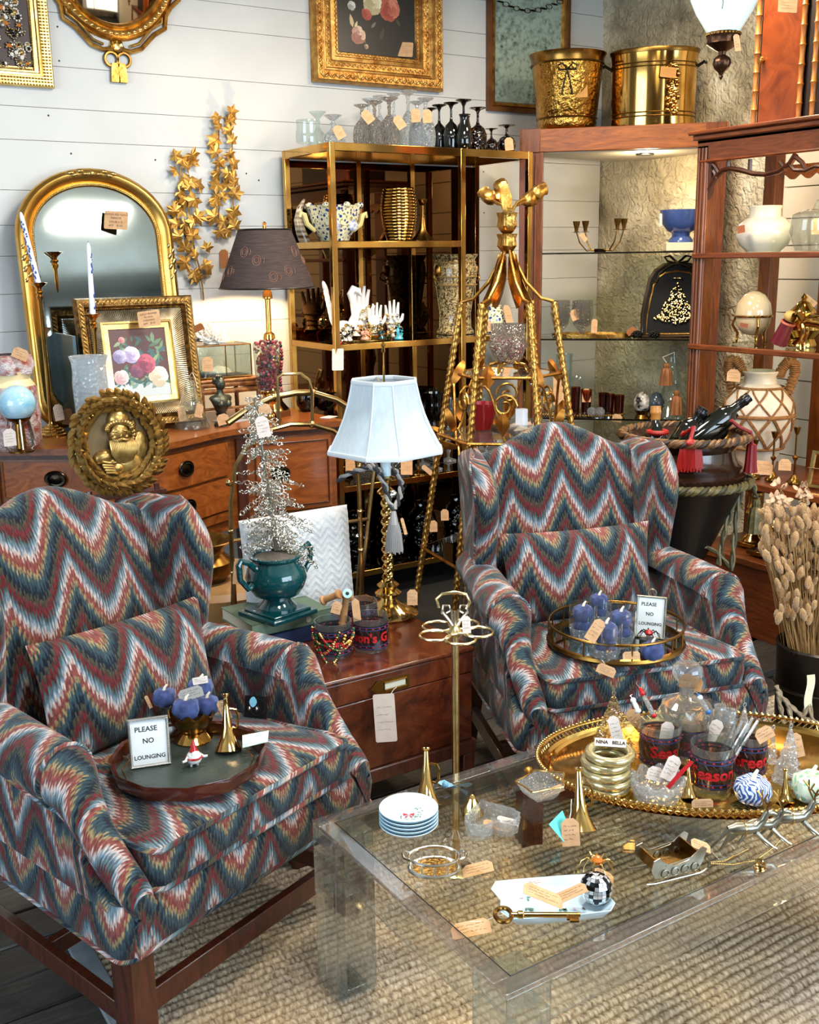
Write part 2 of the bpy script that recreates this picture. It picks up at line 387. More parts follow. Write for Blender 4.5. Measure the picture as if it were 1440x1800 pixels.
for px, py in ((85, 203), (104, 107), (101, 47), (125, 270), (273, 281), (433, 305), (455, 317), (850, 302), (851, 374)):
    p = at(px, py, Y=WY); part(wl, 'nail_hole', MB().ball((p.x, WY-.0005, p.z), .004, 6, 4), NAIL)
STONE = None
def stone():
    m, t, N, L, o = nt('rough_grey_plaster'); b = N('BsdfPrincipled'); L(b.outputs[0], o.inputs[0])
    tc = N('TexCoord'); n1 = N('TexNoise'); n1.inputs['Scale'].default_value = 2.6; n1.inputs['Detail'].default_value = 8; n1.inputs['Distortion'].default_value = .6; L(tc.outputs['Object'], n1.inputs[0])
    L(ramp(N, L, n1.outputs[0], ((.3, lin((118, 106, 80))), (.5, lin((192, 178, 146))), (.68, lin((238, 226, 194))))), b.inputs['Base Color'])
    n2 = N('TexNoise'); n2.inputs['Scale'].default_value = 26; n2.inputs['Detail'].default_value = 6; n2.inputs['Distortion'].default_value = 1.4; L(tc.outputs['Object'], n2.inputs[0])
    bp = N('Bump'); bp.inputs['Strength'].default_value = 1.0; bp.inputs['Distance'].default_value = .03; L(n2.outputs[0], bp.inputs['Height']); L(bp.outputs[0], b.inputs['Normal'])
    b.inputs['Roughness'].default_value = .95; MATS['stone'] = m; return m
STONE = stone()
from mathutils import noise as mnoise
rows = []
for i in range(60):
    z = 3.0*i/59; rows.append([])
    for j in range(44):
        y = 3.30 + (WY+.02-3.30)*j/43
        rows[-1].append((WX - .03*mnoise.noise((y*2.2, z*2.2, 0)) - .010*mnoise.noise((y*8, z*8, 3)), y, z))
wr_ = struct('wall_right', MB().box((WX+.12, 1.1, 1.5), (.1, 7.6, 3.1)), mat('wall_backing', (120, 118, 112), .8))
struct('plaster_face', MB().grid(rows), STONE, wr_)
for a, b in zip(bz[:-1], bz[1:]):
    struct('board', MB().box((WX-.02, 1.0, (a+b)/2), (.024, 4.84, b-a-.004)), mat('cream_board', (216, 206, 184), .6), wr_, bev=.002)
for z in (2.44, 2.33):
    struct('batten_end', MB().box((4.12, WY-.012, z), (.12, .03, .075)), WHITE, wl, bev=.004)
struct('ceiling', MB().box((1.0, 1.1, 3.04), (7.4, 7.6, .06)), mat('ceiling_paint', (196, 190, 180), .8))
DIM = mat('shop_wall', (158, 150, 140), .85, col2=(120, 112, 104), scale=1.5)
wb = MB(); wb.box((-1.2, -2.65, 1.5), (3.2, .1, 3.1)); wb.box((4.2, -2.65, 1.5), (.4, .1, 3.1)); wb.box((2.3, -2.65, .2), (4.0, .1, .5)); wb.box((2.3, -2.65, 2.85), (4.0, .1, .4))
struct('wall_front', wb, DIM)
wb = MB(); wb.box((-2.65, -1.2, 1.5), (.1, 3.0, 3.1)); wb.box((-2.65, 3.9, 1.5), (.1, 2.0, 3.1)); wb.box((-2.65, 1.6, .25), (.1, 2.7, .6)); wb.box((-2.65, 1.6, 2.85), (.1, 2.7, .4))
struct('wall_side', wb, DIM)
FRM = mat('window_frame', (60, 56, 52), .5)
wb = MB()
for x in (.45, 1.7, 2.95, 4.0): wb.box((x, -2.62, 1.55), (.07, .08, 2.2))
wb.box((2.2, -2.62, 1.9), (3.6, .08, .06)); struct('window_1', wb, FRM)
wb = MB()
for y in (.3, 1.6, 2.9): wb.box((-2.62, y, 1.6), (.08, .07, 2.1))
struct('window_2', wb, FRM)
# woven jute rug: every rib is a raised row
rows = []
nx = 60; y0, y1, rx0, rx1 = .35, 2.33, .545, 3.1; ribs = 86
for i in range(ribs*4+1):
    f = i/4.0; y = y0 + (y1-y0)*f/ribs
    rows.append([(rx0+(rx1-rx0)*j/nx, y+.002*sin(j*1.3+i*.2), .004 + .007*abs(sin(PI*f))**.7) for j in range(nx+1)])
def jute():
    m, t, N, L, o = nt('jute_weave'); b = N('BsdfPrincipled'); L(b.outputs[0], o.inputs[0]); tc = N('TexCoord')
    mp = N('Mapping'); mp.inputs['Scale'].default_value = (130, 60, 1); mp.inputs['Rotation'].default_value = (0, 0, .5); L(tc.outputs['Object'], mp.inputs[0])
    n = N('TexNoise'); n.inputs['Scale'].default_value = 1; n.inputs['Detail'].default_value = 3; L(mp.outputs[0], n.inputs[0])
    n2 = N('TexNoise'); n2.inputs['Scale'].default_value = 3; n2.inputs['Detail'].default_value = 2; L(tc.outputs['Object'], n2.inputs[0])
    c = ramp(N, L, n.outputs[0], ((.3, lin((112, 96, 80))), (.5, lin((178, 160, 136))), (.7, lin((216, 202, 178)))))
    mx = N('Mix', data_type='RGBA', blend_type='MULTIPLY'); mx.inputs[0].default_value = .8; L(c, mx.inputs[6])
    L(ramp(N, L, n2.outputs[0], ((.35, lin((204, 204, 208))), (.65, lin((250, 232, 202))))), mx.inputs[7]); L(mx.outputs[2], b.inputs['Base Color'])
    bp = N('Bump'); bp.inputs['Strength'].default_value = .9; bp.inputs['Distance'].default_value = .006; L(n.outputs[0], bp.inputs['Height']); L(bp.outputs[0], b.inputs['Normal'])
    b.inputs['Roughness'].default_value = .95; MATS['jute'] = m; return m
rug = thing('jute_rug', 'ribbed tan jute rug on the dark floor under the glass table', 'rug', (rx0, y0, 0))
part(rug, 'ribbed_weave', MB().grid(rows), jute(), kind='stuff', world=True)
part(rug, 'edge_binding', MB().box((rx0-.02, (y0+y1)/2, .006), (.05, y1-y0, .012)), mat('blue_grey_binding', (120, 128, 132), .9, col2=(98, 106, 110), scale=20), 'blue grey edge binding', world=True, bev=.003)
# ---------------------------------------------------------------- wing chairs
def arc_uv(pts):
    a = [0]
    for p, q in zip(pts[:-1], pts[1:]): a.append(a[-1]+(V(p)-V(q)).length)
    return a
def loops(rows, closed=True, along='u', k0=.0, off=.0):
    """skin a stack of rows; uv: u along one direction, v along the other, in metres"""
    return MB()
def skin(mb, rows, us, vs, cu=False, smooth=True):
    """us[i][j], vs[i][j] give uv for each vertex (with one extra column when closed)"""
    mb.grid(rows, cu=cu, smooth=smooth, uv=lambda i, j: (us[i][j], vs[i][j])); return mb
def uvcap(mb, pts, f, rev=False):
    idx = tuple(range(len(pts))); idx = idx[::-1] if rev else idx
    mb.add(pts, [idx], uvs=[f(p) for p in pts])
def make_chair(name, label):
    t = thing(name, label, 'chair', group='pair of flame stitch wing chairs')
    # upholstered seat base
    out = []
    def corner(cx, cy, r, a0):
        for i in range(5): a = a0+R(90)*i/4; out.append((cx+r*cos(a), cy+r*sin(a)))
    for i in range(7): pass
    corner(.345, -.33, .03, R(-90)); corner(.275, .33, .03, 0); corner(-.275, .33, .03, R(90)); corner(-.345, -.33, .03, R(180))
    n = len(out); dense = []
    for i in range(n):
        a, b = V(out[i]), V(out[(i+1) % n]); k = 10 if (a-b).length > .1 else 1
        for q in range(k): p = a+(b-a)*q/k; dense.append((p.x, p.y))
    arc = arc_uv(dense+[dense[0]]); zs = [(.285, .99), (.292, 1.0), (.34, 1.012), (.38, 1.0), (.395, .97)]
    b = MB(); skin(b, [[(x*s, y*s, z) for x, y in dense] for z, s in zs], [arc]*5, [[z]*len(arc) for z, s in zs], cu=True)
    uvcap(b, [(x*.97, y*.97, .395) for x, y in dense], lambda p: (p[0], p[1])); uvcap(b, [(x*.99, y*.99, .285) for x, y in dense], lambda p: (p[0], p[1]), True)
    part(t, 'seat_base', b, FLAME)
    part(t, 'piping', MB().cordtube([(x*1.0, y*1.0, .29) for x, y in dense], .005, True), FLAME)
    # T shaped seat cushion
    co = []
    P = [(.272, -.362), (.289, -.345), (.292, -.29), (.274, -.20), (.264, .0), (.250, .13), (.235, .15)]
    half = P + [(-x, y) for x, y in reversed(P)]
    for i in range(len(half)):
        a, c = V(half[i]), V(half[(i+1) % len(half)]); k = max(1, int((a-c).length/.03))
        for q in range(k): p = a+(c-a)*q/k; co.append((p.x, p.y))
    arc = arc_uv(co+[co[0]]); cx, cy = 0, -.08
    def sc_(s, z): return [(cx+(x-cx)*s, cy+(y-cy)*s, z) for x, y in co]
    b = MB(); lv = [(.97, .393), (1.0, .402), (1.012, .437), (1.0, .470), (.985, .478)]
    skin(b, [sc_(*q) for q in lv], [arc]*5, [[z+.06]*len(arc) for s, z in lv], cu=True)
    tp = [(.985, .478), (.93, .487), (.8, .495), (.6, .500), (.3, .503), (.02, .504)]
    rows = [sc_(*q) for q in tp]
    skin(b, rows, [[p[0] for p in r]+[r[0][0]] for r in rows], [[p[1]+.03 for p in r]+[r[0][1]+.03] for r in rows], cu=True)
    cu_ = part(t, 'seat_cushion', b, FLAME)
    part(cu_, 'piping', MB().cordtube(sc_(1.0, .477), .006, True), FLAME); part(cu_, 'piping', MB().cordtube(sc_(1.006, .398), .006, True), FLAME)
    # camel back between the wings
    rows, us, vs = [], [], []
    for i in range(29):
        x = -.245+.49*i/28; q = x/.245; zt = .965+.082*(.5+.5*cos(PI*q))**.85; pts = []
        bul = .04*(1-abs(q)**2.5)
        for k in range(15):
            z = .44+(zt-.045-.44)*k/14; pts.append((x, .165+.10*(z-.44)/.6-bul*sin(PI*min(1, max(.05, k/14)))**.6, z))
        yb = pts[-1][1]
        for k in range(1, 10):
            a = PI*k/9; pts.append((x, yb+.045-.045*cos(a), zt-.045+.045*sin(a)))
        for k in range(1, 6): pts.append((x, yb+.09-.14*k/5*.6, zt-.045-(zt-.33)*k/5))
        ar = arc_uv(pts); ar = [a-(zt-.485) for a in ar]
        rows.append(pts); us.append([x]*len(pts)); vs.append([a+.96 for a in ar])
    part(t, 'backrest', skin(MB(), rows, us, vs), FLAME)
    # wings
    for sgn in (-1, 1):
        rows, us, vs = [], [], []; N_ = 22
        for i in range(N_+1):
            f = i/N_; z = .60+.385*f
            yf = .085+.02*cos(PI*f*1.3)+.10*max(0, (f-.55)/.45)**2.4
            rr = max(.008, .034*sqrt(max(.02, 1-max(0, (f-.82)/.18)**2)))
            yb = .31+.05*f-.07*max(0, (f-.9)/.1)**2
            xi = .236; fl_ = .014+.012*f; pts = []
            for k in range(9): s = k/8; pts.append((xi+fl_*s**2+(.034-rr), yb-(yb-yf-rr)*s))
            for k in range(1, 9): a = PI*k/8; pts.append((xi+fl_+.034-rr*cos(a), yf+rr-rr*sin(a)))
            for k in range(1, 7): s = k/6; pts.append((xi+fl_+.034+rr-.03*s, yf+rr+(yb-yf-rr)*s))
            ar = arc_uv([(x, y, 0) for x, y in pts]); rows.append([(sgn*x, y, z) for x, y in pts]); us.append([a+.31+.27 for a in ar]); vs.append([z]*len(pts))
        top = rows[-1]; rows.append([(p[0]*.25+.75*sgn*.285, p[1]*.4+.6*.25, .987) for p in top]); us.append(us[-1]); vs.append([.99]*len(top))
        wg = part(t, 'wing', skin(MB(), rows, us, vs), FLAME)
        part(wg, 'piping', MB().cordtube([r[16] for r in rows[:-1]], .0055), FLAME)
        # rolled arm with a swept front
        rows, us, vs = [], [], []
        ys = [.27, .20, .12, .04, -.04, -.11, -.16, -.185, -.20, -.22, -.245, -.275, -.305, -.335, -.352, -.367]
        hs = [.672, .672, .670, .668, .665, .662, .658, .650, .625, .585, .545, .508, .475, .446, .430, .414]
        rs = [.050, .053, .056, .059, .061, .062, .062, .058, .051, .043, .038, .036, .035, .034, .031, .024]
        xs = [.283, .288, .297, .308, .318, .325, .328, .329, .330, .330, .330, .329, .327, .325, .325, .326]
        ac = 0
        for i, (y, h, r_, xc) in enumerate(zip(ys, hs, rs, xs)):
            xin = .258+.014*(.27-y)/.43 if y > -.17 else .272+.022*min(1, (-.17-y)/.08); zc = h-r_; pts = [(xin, min(.39, zc)), (xin, min(.45, zc))]
            xl = xc-r_; pts.append(((xin*.6+xl*.4), zc-.005))
            for k in range(13): a = PI-(PI+R(70))*k/12; pts.append((xc+r_*cos(a), zc+r_*sin(a)))
            xw = .305+.068*(.30-y)/.66-.03*(max(0, -.325-y)/.042)**2; zz = zc-r_
            pts += [(xw+.004, min(zz-.012, .47)), (xw+.003, .38 if zz > .40 else .34), (xw, .288)]
            ar = arc_uv([(x, 0, z) for x, z in pts])
            if i: ac += V((0, ys[i]-ys[i-1], hs[i]-hs[i-1])).length
            rows.append([(sgn*x, y, z) for x, z in pts]); us.append([ac+.04]*len(pts)); vs.append([a+.44 for a in ar])
        b = skin(MB(), rows, us, vs); uvcap(b, rows[-1], lambda p: (p[0], p[2]), sgn < 0)
        am = part(t, 'arm', b, FLAME)
        part(am, 'piping', MB().cordtube([rows[i][14] for i in range(3, 16)], .006), FLAME)
        part(am, 'piping', MB().cordtube([(p[0], p[1]-.004, p[2]) for p in rows[6][2:16]], .005), FLAME)
    # mahogany frame
    for sx in (-1, 1):
        part(t, 'leg', MB().prism([(-.029, -.029), (.029, -.029), (.029, .029), (-.029, .029)], 0, .287, TR((sx*.325, -.315, 0))), MAHOG, bev=.003)
        b = MB(); b.grid([[(sx*(.262+.0)+a*.022, .28+.08*(1-z/.287)**1.6+c*.022, z) for a, c in ((-1, -1), (1, -1), (1, 1), (-1, 1))] for z in (0, .1, .2, .287)], cu=True, smooth=False)
        part(t, 'leg', b, MAHOG)
        a, c = V((sx*.325, -.315, .12)), V((sx*.264, .315, .12)); d = (c-a); ang = math.atan2(d.y, d.x)
        part(t, 'stretcher', MB().box((d.length/2, 0, 0), (d.length, .022, .045), TR(a, ang)), MAHOG, bev=.002)
    part(t, 'stretcher', MB().box((0, -.30, .135), (.60, .022, .05)), MAHOG, bev=.002)
    part(t, 'stretcher', MB().box((0, .02, .12), (.56, .022, .04)), MAHOG, bev=.002)
    return t
chL = make_chair('wing_chair', 'left flame stitch wing chair holding a dark wooden tray'); chL.location = (.700, 2.216, 0); chL.rotation_euler = (0, 0, R(21.4))
chR = dup(chL, (2.077, 2.256, 0), R(-16.4), 'flame stitch wing chair with a round brass gallery tray on its seat')
def pillow(w_, h_, th, T):
    b = MB(); n = 18
    for sd in (-1, 1):
        rows = [[(w_/2*x*(1-.06*(1-y*y)), sd*th/2*((1-abs(x)**2.6)*(1-abs(y)**2.6))**.55, h_/2*y*(1-.06*(1-x*x))) for x in (-1+2*i/n for i in range(n+1))] for y in (-1+2*j/n for j in range(n+1))]
        rows = rows if sd < 0 else rows[::-1]
        skin(b, rows, [[p[0] for p in r] for r in rows], [[p[2]+.05 for p in r] for r in rows])
    return b
def chair_local(ch, x, y, z): return ch.matrix_basis @ V((x, y, z))
for ch, dx, rl, lab in ((chL, .03, R(2), 'flame stitch lumbar pillow on the left wing chair'), (chR, -.012, R(0), 'flame stitch lumbar pillow on the chair with the gallery tray')):
    o = solo('lumbar_pillow', pillow(.49, .28, .13, None), FLAME, lab, 'pillow', group='pair of lumbar pillows')
    o.matrix_basis = ch.matrix_basis @ TR((dx, .072, .622), rl*0, rx=R(-13)) @ MR_o(rl, 4, 'Y')
# ---------------------------------------------------------------- glass coffee table
TX0, TX1, TY0, TY1, TZ = .925, 2.10, 1.180, 1.848, .400
tb = thing('coffee_table', 'clear acrylic coffee table with an inset glass top, on the jute rug', 'table', ((TX0+TX1)/2, (TY0+TY1)/2, 0))
for lx in (TX0+.048, TX1-.048):
    for ly in (TY0+.048, TY1-.048):
        lg = part(tb, 'leg', MB().box((lx-.036, ly, .178), (.022, .094, .322)).box((lx+.036, ly, .178), (.022, .094, .322)).box((lx, ly, .026), (.05, .09, .018)).box((lx, ly, .25), (.05, .09, .02)), ACRL, world=True, bev=.002)
        for sx in (-1, 1):
            for sy in (-1, 1): part(lg, 'edge_highlight', MB().tube([(lx+sx*.046, ly+sy*.046, .02), (lx+sx*.046, ly+sy*.046, .39)], .0012, 4), ACRE, world=True)  # thin tubes added as bright edge highlights on the acrylic legs
        part(lg, 'corner_block', MB().box((lx, ly, .373), (.094, .094, .036)), ACRL, world=True, bev=.002)
for a, b in (((TX0+TX1)/2, TY0+.010), ((TX0+TX1)/2, TY1-.010)):
    part(tb, 'rail', MB().box((a, b, .352), (TX1-TX0-.194, .018, .076)), ACRYL, world=True, bev=.002)
    part(tb, 'top_border', MB().box((a, b+(.008 if b < 1.5 else -.008), .3955), (TX1-TX0, .034, .009)), ACRE, world=True, bev=.001)
for a in (TX0+.010, TX1-.010):
    part(tb, 'rail', MB().box((a, (TY0+TY1)/2, .352), (.018, TY1-TY0-.194, .076)), ACRYL, world=True, bev=.002)
    part(tb, 'top_border', MB().box((a+(.008 if a < 1.5 else -.008), (TY0+TY1)/2, .3955), (.034, TY1-TY0-.07, .009)), ACRE, world=True, bev=.001)
part(tb, 'glass_top', MB().box(((TX0+TX1)/2, (TY0+TY1)/2, .3955), (TX1-TX0-.072, TY1-TY0-.072, .009)), glass('table_glass', (249, 249, 241), .0, .005, gain=1.0), world=True)
for y in (TY0+.003, TY1-.003):
    for z in (.392, .316): part(tb, 'edge_highlight', MB().tube([(TX0, y, z), (TX1, y, z)], .0016, 4), ACRE, world=True)  # edge highlights of the rails, added as thin tubes
for x in (TX0+.003, TX1-.003):
    for z in (.392, .316): part(tb, 'edge_highlight', MB().tube([(x, TY0, z), (x, TY1, z)], .0016, 4), ACRE, world=True)
part(tb, 'glass_seal', MB().tube([(TX0+.036, TY0+.036, .3985), (TX1-.036, TY0+.036, .3985), (TX1-.036, TY1-.036, .3985), (TX0+.036, TY1-.036, .3985)], .0016, 4, closed=True), BLACK, world=True)
# ---------------------------------------------------------------- burl campaign chest
KX0, KX1, KY0, KY1, KZ = 1.085, 1.660, 2.27, 2.86, .50
tk = thing('campaign_chest', 'glossy burl walnut low chest with a brass label plate between the chairs', 'chest', ((KX0+KX1)/2, (KY0+KY1)/2, 0))
cx, cy = (KX0+KX1)/2, (KY0+KY1)/2; wx, wy = KX1-KX0, KY1-KY0
part(tk, 'body', MB().box((cx, cy, .325), (wx-.012, wy-.012, .20)), BURL, world=True, bev=.003)
part(tk, 'lid', MB().box((cx, cy, .4575), (wx-.008, wy-.008, .061)), BURL, world=True, bev=.003)
part(tk, 'top', MB().box((cx, cy, .494), (wx, wy, .012)), BURL, world=True, bev=.004)
part(tk, 'stand', MB().box((cx, cy, .205), (wx+.006, wy+.006, .04)), MAHOG, world=True, bev=.004)
for lx in (KX0+.02, KX1-.02):
    for ly in (KY0+.02, KY1-.02): part(tk, 'leg', MB().box((lx, ly, .0925), (.04, .04, .185)), MAHOG, world=True, bev=.003)
pl = part(tk, 'label_plate', MB().prism([(-.052, -.019), (.048, -.019), (.048, .019), (-.052, .019), (-.066, .006), (-.078, 0), (-.066, -.006)], 0, .003, MT_r((1.395, KY0+.003, .452)) @ MR_o(R(90), 4, 'X')), BRASSD, 'brass label plate', world=True, bev=.001)
part(pl, 'card', MB().box((1.398, KY0-.0005, .452), (.064, .001, .018)), mat('card_ivory', (200, 200, 180), .7), world=True)
part(pl, 'card_rim', MB().tube([(1.364, KY0-.002, .442), (1.432, KY0-.002, .442), (1.432, KY0-.002, .462), (1.364, KY0-.002, .462)], .002, 6, closed=True), BRASSD, world=True)
# ---------------------------------------------------------------- bow front sideboard
from bisect import bisect
BOW = [(-.25, 4.03), (.35, 4.08), (.62, 4.20), (.72, 4.25), (.86, 4.18), (1.07, 4.035), (1.23, 3.95), (1.38, 3.92), (1.53, 3.98), (1.68, 4.065), (1.80, 4.098), (1.92, 4.07), (2.06, 4.04), (2.24, 4.025)]
def bow(x):
    i = min(max(bisect([b[0] for b in BOW], x)-1, 0), len(BOW)-2); a, b = BOW[i], BOW[i+1]; t_ = min(1, max(0, (x-a[0])/(b[0]-a[0])))
    p0 = BOW[max(i-1, 0)]; p3 = BOW[min(i+2, len(BOW)-1)]; m0 = (b[1]-p0[1])/(b[0]-p0[0])*(b[0]-a[0]); m1 = (p3[1]-a[1])/(p3[0]-a[0])*(b[0]-a[0])
    return (2*t_**3-3*t_**2+1)*a[1]+(t_**3-2*t_**2+t_)*m0+(-2*t_**3+3*t_**2)*b[1]+(t_**3-t_**2)*m1
SB = thing('sideboard', 'bow front mahogany sideboard with oval dark pulls along the white wall', 'sideboard', (1.0, 4.35, 0))
def bow_panel(x0, x1, z0, z1, off, dpt=.02, n=24):
    f = [(x0+(x1-x0)*i/n, bow(x0+(x1-x0)*i/n)+off) for i in range(n+1)]
    return MB().prism(f+[(x, y+dpt) for x, y in reversed(f)], z0, z1, side_smooth=False)
def bow_deck(x0, x1, z0, z1, off, yb, n=48):
    f = [(x0+(x1-x0)*i/n, bow(x0+(x1-x0)*i/n)+off) for i in range(n+1)]
    return MB().prism(f+[(x1, yb), (x0, yb)], z0, z1)
part(SB, 'top', bow_deck(-.25, 2.25, .845, .870, 0, 4.66), SIDEB, world=True, bev=.004)
part(SB, 'frieze_moulding', bow_deck(-.23, 2.23, .828, .845, .018, 4.65), MAHOG, world=True)
part(SB, 'carcase', bow_deck(-.22, 2.22, .44, .828, .035, 4.65), SIDEB, world=True)
DR = wood('drawer_mahogany', (104, 48, 12), (158, 86, 34), .3, 1.8, (1.4, 7, 7), .2)
def oval_pull(p, x, z, y):
    sl_ = math.atan((bow(x+.03)-bow(x-.03))/.06); RZ = MR_o(sl_, 4, 'Z'); y -= .004
    q = part(p, 'pull', MB().lathe([(.0, 0), (.040, .0), (.043, .003), (.040, .006), (.030, .004), (.024, .007), (0, .009)], 28, MT_r((x, y, z)) @ RZ @ MR_o(R(90), 4, 'X') @ MD_i((1, .72, 1, 1))), BRASSDK, world=True)
    part(q, 'bail', MB().ring(.034, .0032, 28, 8, MT_r((x, y-.012, z-.004)) @ RZ @ MR_o(R(84), 4, 'X'), sy=.74), BRASSDK, world=True)
BRASSDK = mat('blackened_brass', (62, 56, 44), .3, 1, col2=(34, 30, 24), scale=30)
for z0, z1, hz in ((.682, .818, .755), (.535, .668, .60)):
    d_ = part(SB, 'drawer', bow_panel(.86, 1.735, z0, z1, .012), DR, world=True, bev=.003)
    for x in (1.02, 1.50): oval_pull(d_, x, hz, bow(x)+.011)
dm = part(SB, 'door', bow_panel(1.86, 2.19, .50, .815, .016), DR, world=True, bev=.003)
part(dm, 'cock_bead', MB().tube([(x, bow(x)+.012, z) for x, z in [(1.88+.29*i/10, .795) for i in range(11)]+[(2.17, .52)]+[(2.17-.29*i/10, .52) for i in range(11)]], .003, 5, closed=True), MAHOG, world=True)
oval_pull(dm, 1.955, .665, bow(1.955)+.016)
dm2 = part(SB, 'door', bow_panel(.30, .78, .50, .815, .016), DR, world=True, bev=.003)
for x in (.82, 1.80): part(SB, 'stile', bow_panel(x-.022, x+.022, .44, .822, .016, n=4), MAHOG, world=True)
part(SB, 'apron', bow_panel(.86, 1.74, .49, .525, .016), SIDEB, world=True)
for x, y in ((-.19, 4.10), (.82, 4.24), (1.80, 4.14), (2.19, 4.08), (-.19, 4.60), (2.19, 4.60)):
    part(SB, 'leg', MB().prism([(-.022, -.022), (.022, -.022), (.022, .022), (-.022, .022)], 0, .44, TR((x, y, 0))), MAHOG, world=True, bev=.003)
# ---------------------------------------------------------------- brass and glass etagere
EX0, EX1, EY0, EY1, EZ = 2.309, 3.412, 4.20, 4.655, 2.031; EXM = 3.005
ET = thing('etagere', 'tall square tube brass etagere with smoked mirror back beside the sideboard', 'shelf', ((EX0+EX1)/2, (EY0+EY1)/2, 0))
q = .026
for x in (EX0+q/2, EXM, EX1-q/2):
    for y in (EY0+q/2, EY1-q/2): part(ET, 'post', MB().box((x, y, EZ/2), (q, q, EZ)), BRASS, world=True, bev=.0015)
part(ET, 'post', MB().box((2.70, EY1-q/2, EZ/2), (q, q, EZ)), BRASS, world=True, bev=.0015)
def shelf_frame(z, x0=EX0, x1=EX1, h=.028, gz=.006):
    for y in (EY0+q/2, EY1-q/2): part(ET, 'rail', MB().box(((x0+x1)/2, y, z-h/2), (x1-x0-q, q*.9, h)), BRASS, world=True, bev=.0015)
    for x in (x0+q/2, x1-q/2): part(ET, 'rail', MB().box((x, (EY0+EY1)/2, z-h/2), (q*.9, EY1-EY0-q, h)), BRASS, world=True, bev=.0015)
TOPG = glass('smoked_shelf_glass', (120, 104, 84), 0, .01, gain=2.0)
shelf_frame(EZ, h=.034)
part(ET, 'mirror_top', MB().box(((EX0+EX1)/2, (EY0+EY1)/2, EZ-.004), (EX1-EX0-.05, EY1-EY0-.05, .005)), SMOKE, world=True)
for z, x0, x1 in ((1.622, EX0, EXM+q/2), (1.178, EX0, EX1), (.535, EX0, EX1), (.12, EX0, EX1)):
    shelf_frame(z, x0, x1); part(ET, 'shelf_glass', MB().box(((x0+x1)/2, (EY0+EY1)/2, z-.004), (x1-x0-.05, EY1-EY0-.05, .006)), TOPG, world=True)
SMK2 = mat('dark_smoked_mirror', (96, 70, 44), .02, 1)
for x0, x1 in ((EX0+q, 2.70-q/2), (2.70+q/2, EX1-q)):
    part(ET, 'back_mirror', MB().box(((x0+x1)/2, EY1-.008, EZ/2+.03), (x1-x0, .006, EZ-.14)), SMK2, world=True)
# ---------------------------------------------------------------- corner cabinet (open, across the corner)
CS = 7.8; c45 = sqrt(.5)
CT = MT_r((3.45, 4.35, 0)) @ MR_o(R(-45), 4, 'Z')    # local x runs along the front, y into the corner
CC = thing('corner_cabinet', 'open cherry corner cabinet with glass shelves standing across the room corner', 'cabinet', (3.45, 4.35, 0), R(-45))
CL = .98
part(CC, 'top_beam', MB().box((CL/2, .02, 2.094), (CL, .04, .108)), CHERRY, bev=.003)
part(CC, 'end_block', MB().box((.055, -.003, 2.094), (.09, .012, .11)), CHERRYV, bev=.002)
part(CC, 'end_block', MB().box((CL-.055, -.003, 2.094), (.09, .012, .11)), CHERRYV, bev=.002)
TOPB = [(.0, .04), (CL, .04), (.90, .30), (.62, .60), (.42, .62), (.10, .24)]
part(CC, 'top_board', MB().prism(TOPB, 2.035, 2.055), mat('cream_underside', (190, 182, 160), .6), bev=.002)
part(CC, 'downlight', MB().lathe([(0, 0), (.042, 0), (.046, .004), (.03, .012)], 24, TR((.60, .2, 2.026))), BLACK)
for x in (.0, CL-.115):
    part(CC, 'post', MB().box((x+.0575, .02, 1.02), (.115, .04, 2.04)), CHERRYV, bev=.003)
    part(CC, 'return_panel', MB().box((x+(.012 if x == 0 else .103), .13, 1.02), (.024, .18, 2.04)), CHERRYV, bev=.002)
    for k in range(3): part(CC, 'reed', MB().tube([(x+.035+.022*k, -.001, .1), (x+.035+.022*k, -.001, 2.03)], .006, 6), CHERRYV)
CGL = glass('shelf_edge_glass', (214, 220, 206), 0, .01, gain=1.0)
SHO = [(.115, .02), (CL-.115, .02), (.90, .28), (.62, .56), (.42, .58), (.10, .22)]
for z in (1.562, 1.138, .735): 
    part(CC, 'glass_shelf', MB().prism(SHO, z-.008, z), CGL); part(CC, 'shelf_edge', MB().box((CL/2, .018, z-.004), (CL-.23, .004, .008)), BRASSDK)
part(CC, 'base_board', MB().prism(SHO, .06, .09), CHERRY); part(CC, 'plinth', MB().box((CL/2, .02, .05), (CL-.23, .03, .10)), CHERRY)
# ---------------------------------------------------------------- right display cabinet
RX = 3.45; RYL = 3.20; RYR = 2.05; RXB = 3.92
RC = thing('display_cabinet', 'mahogany display cabinet with fretwork under its crown and a lit top bay', 'cabinet', ((RX+RXB)/2, (RYL+RYR)/2, 0))
ym, yl = (RYL+RYR)/2, RYL-RYR
def crown(z, o, h): return MB().box(((RX+RXB)/2-o/2, ym, z), (RXB-RX+o, yl+2*o, h))
CM = wood('cabinet_mahogany', (80, 34, 12), (130, 66, 28), .36, 2.4, (8, 1.2, 8), .1)
part(RC, 'cornice', crown(2.018, .03, .016), CM, world=True, bev=.005); part(RC, 'cornice', crown(2.000, .015, .020), CM, world=True, bev=.004)
part(RC, 'frieze', MB().box((RX+.012, ym, 1.948), (.024, yl, .085)), CM, world=True, bev=.002)
part(RC, 'roof_board', MB().box(((RX+RXB)/2, ym, 1.985), (RXB-RX, yl, .012)), CM, world=True)
part(RC, 'bead', MB().tube([(RX-.002, RYL-.02, 1.908), (RX-.002, RYR, 1.908)], .006, 6), CM, world=True)
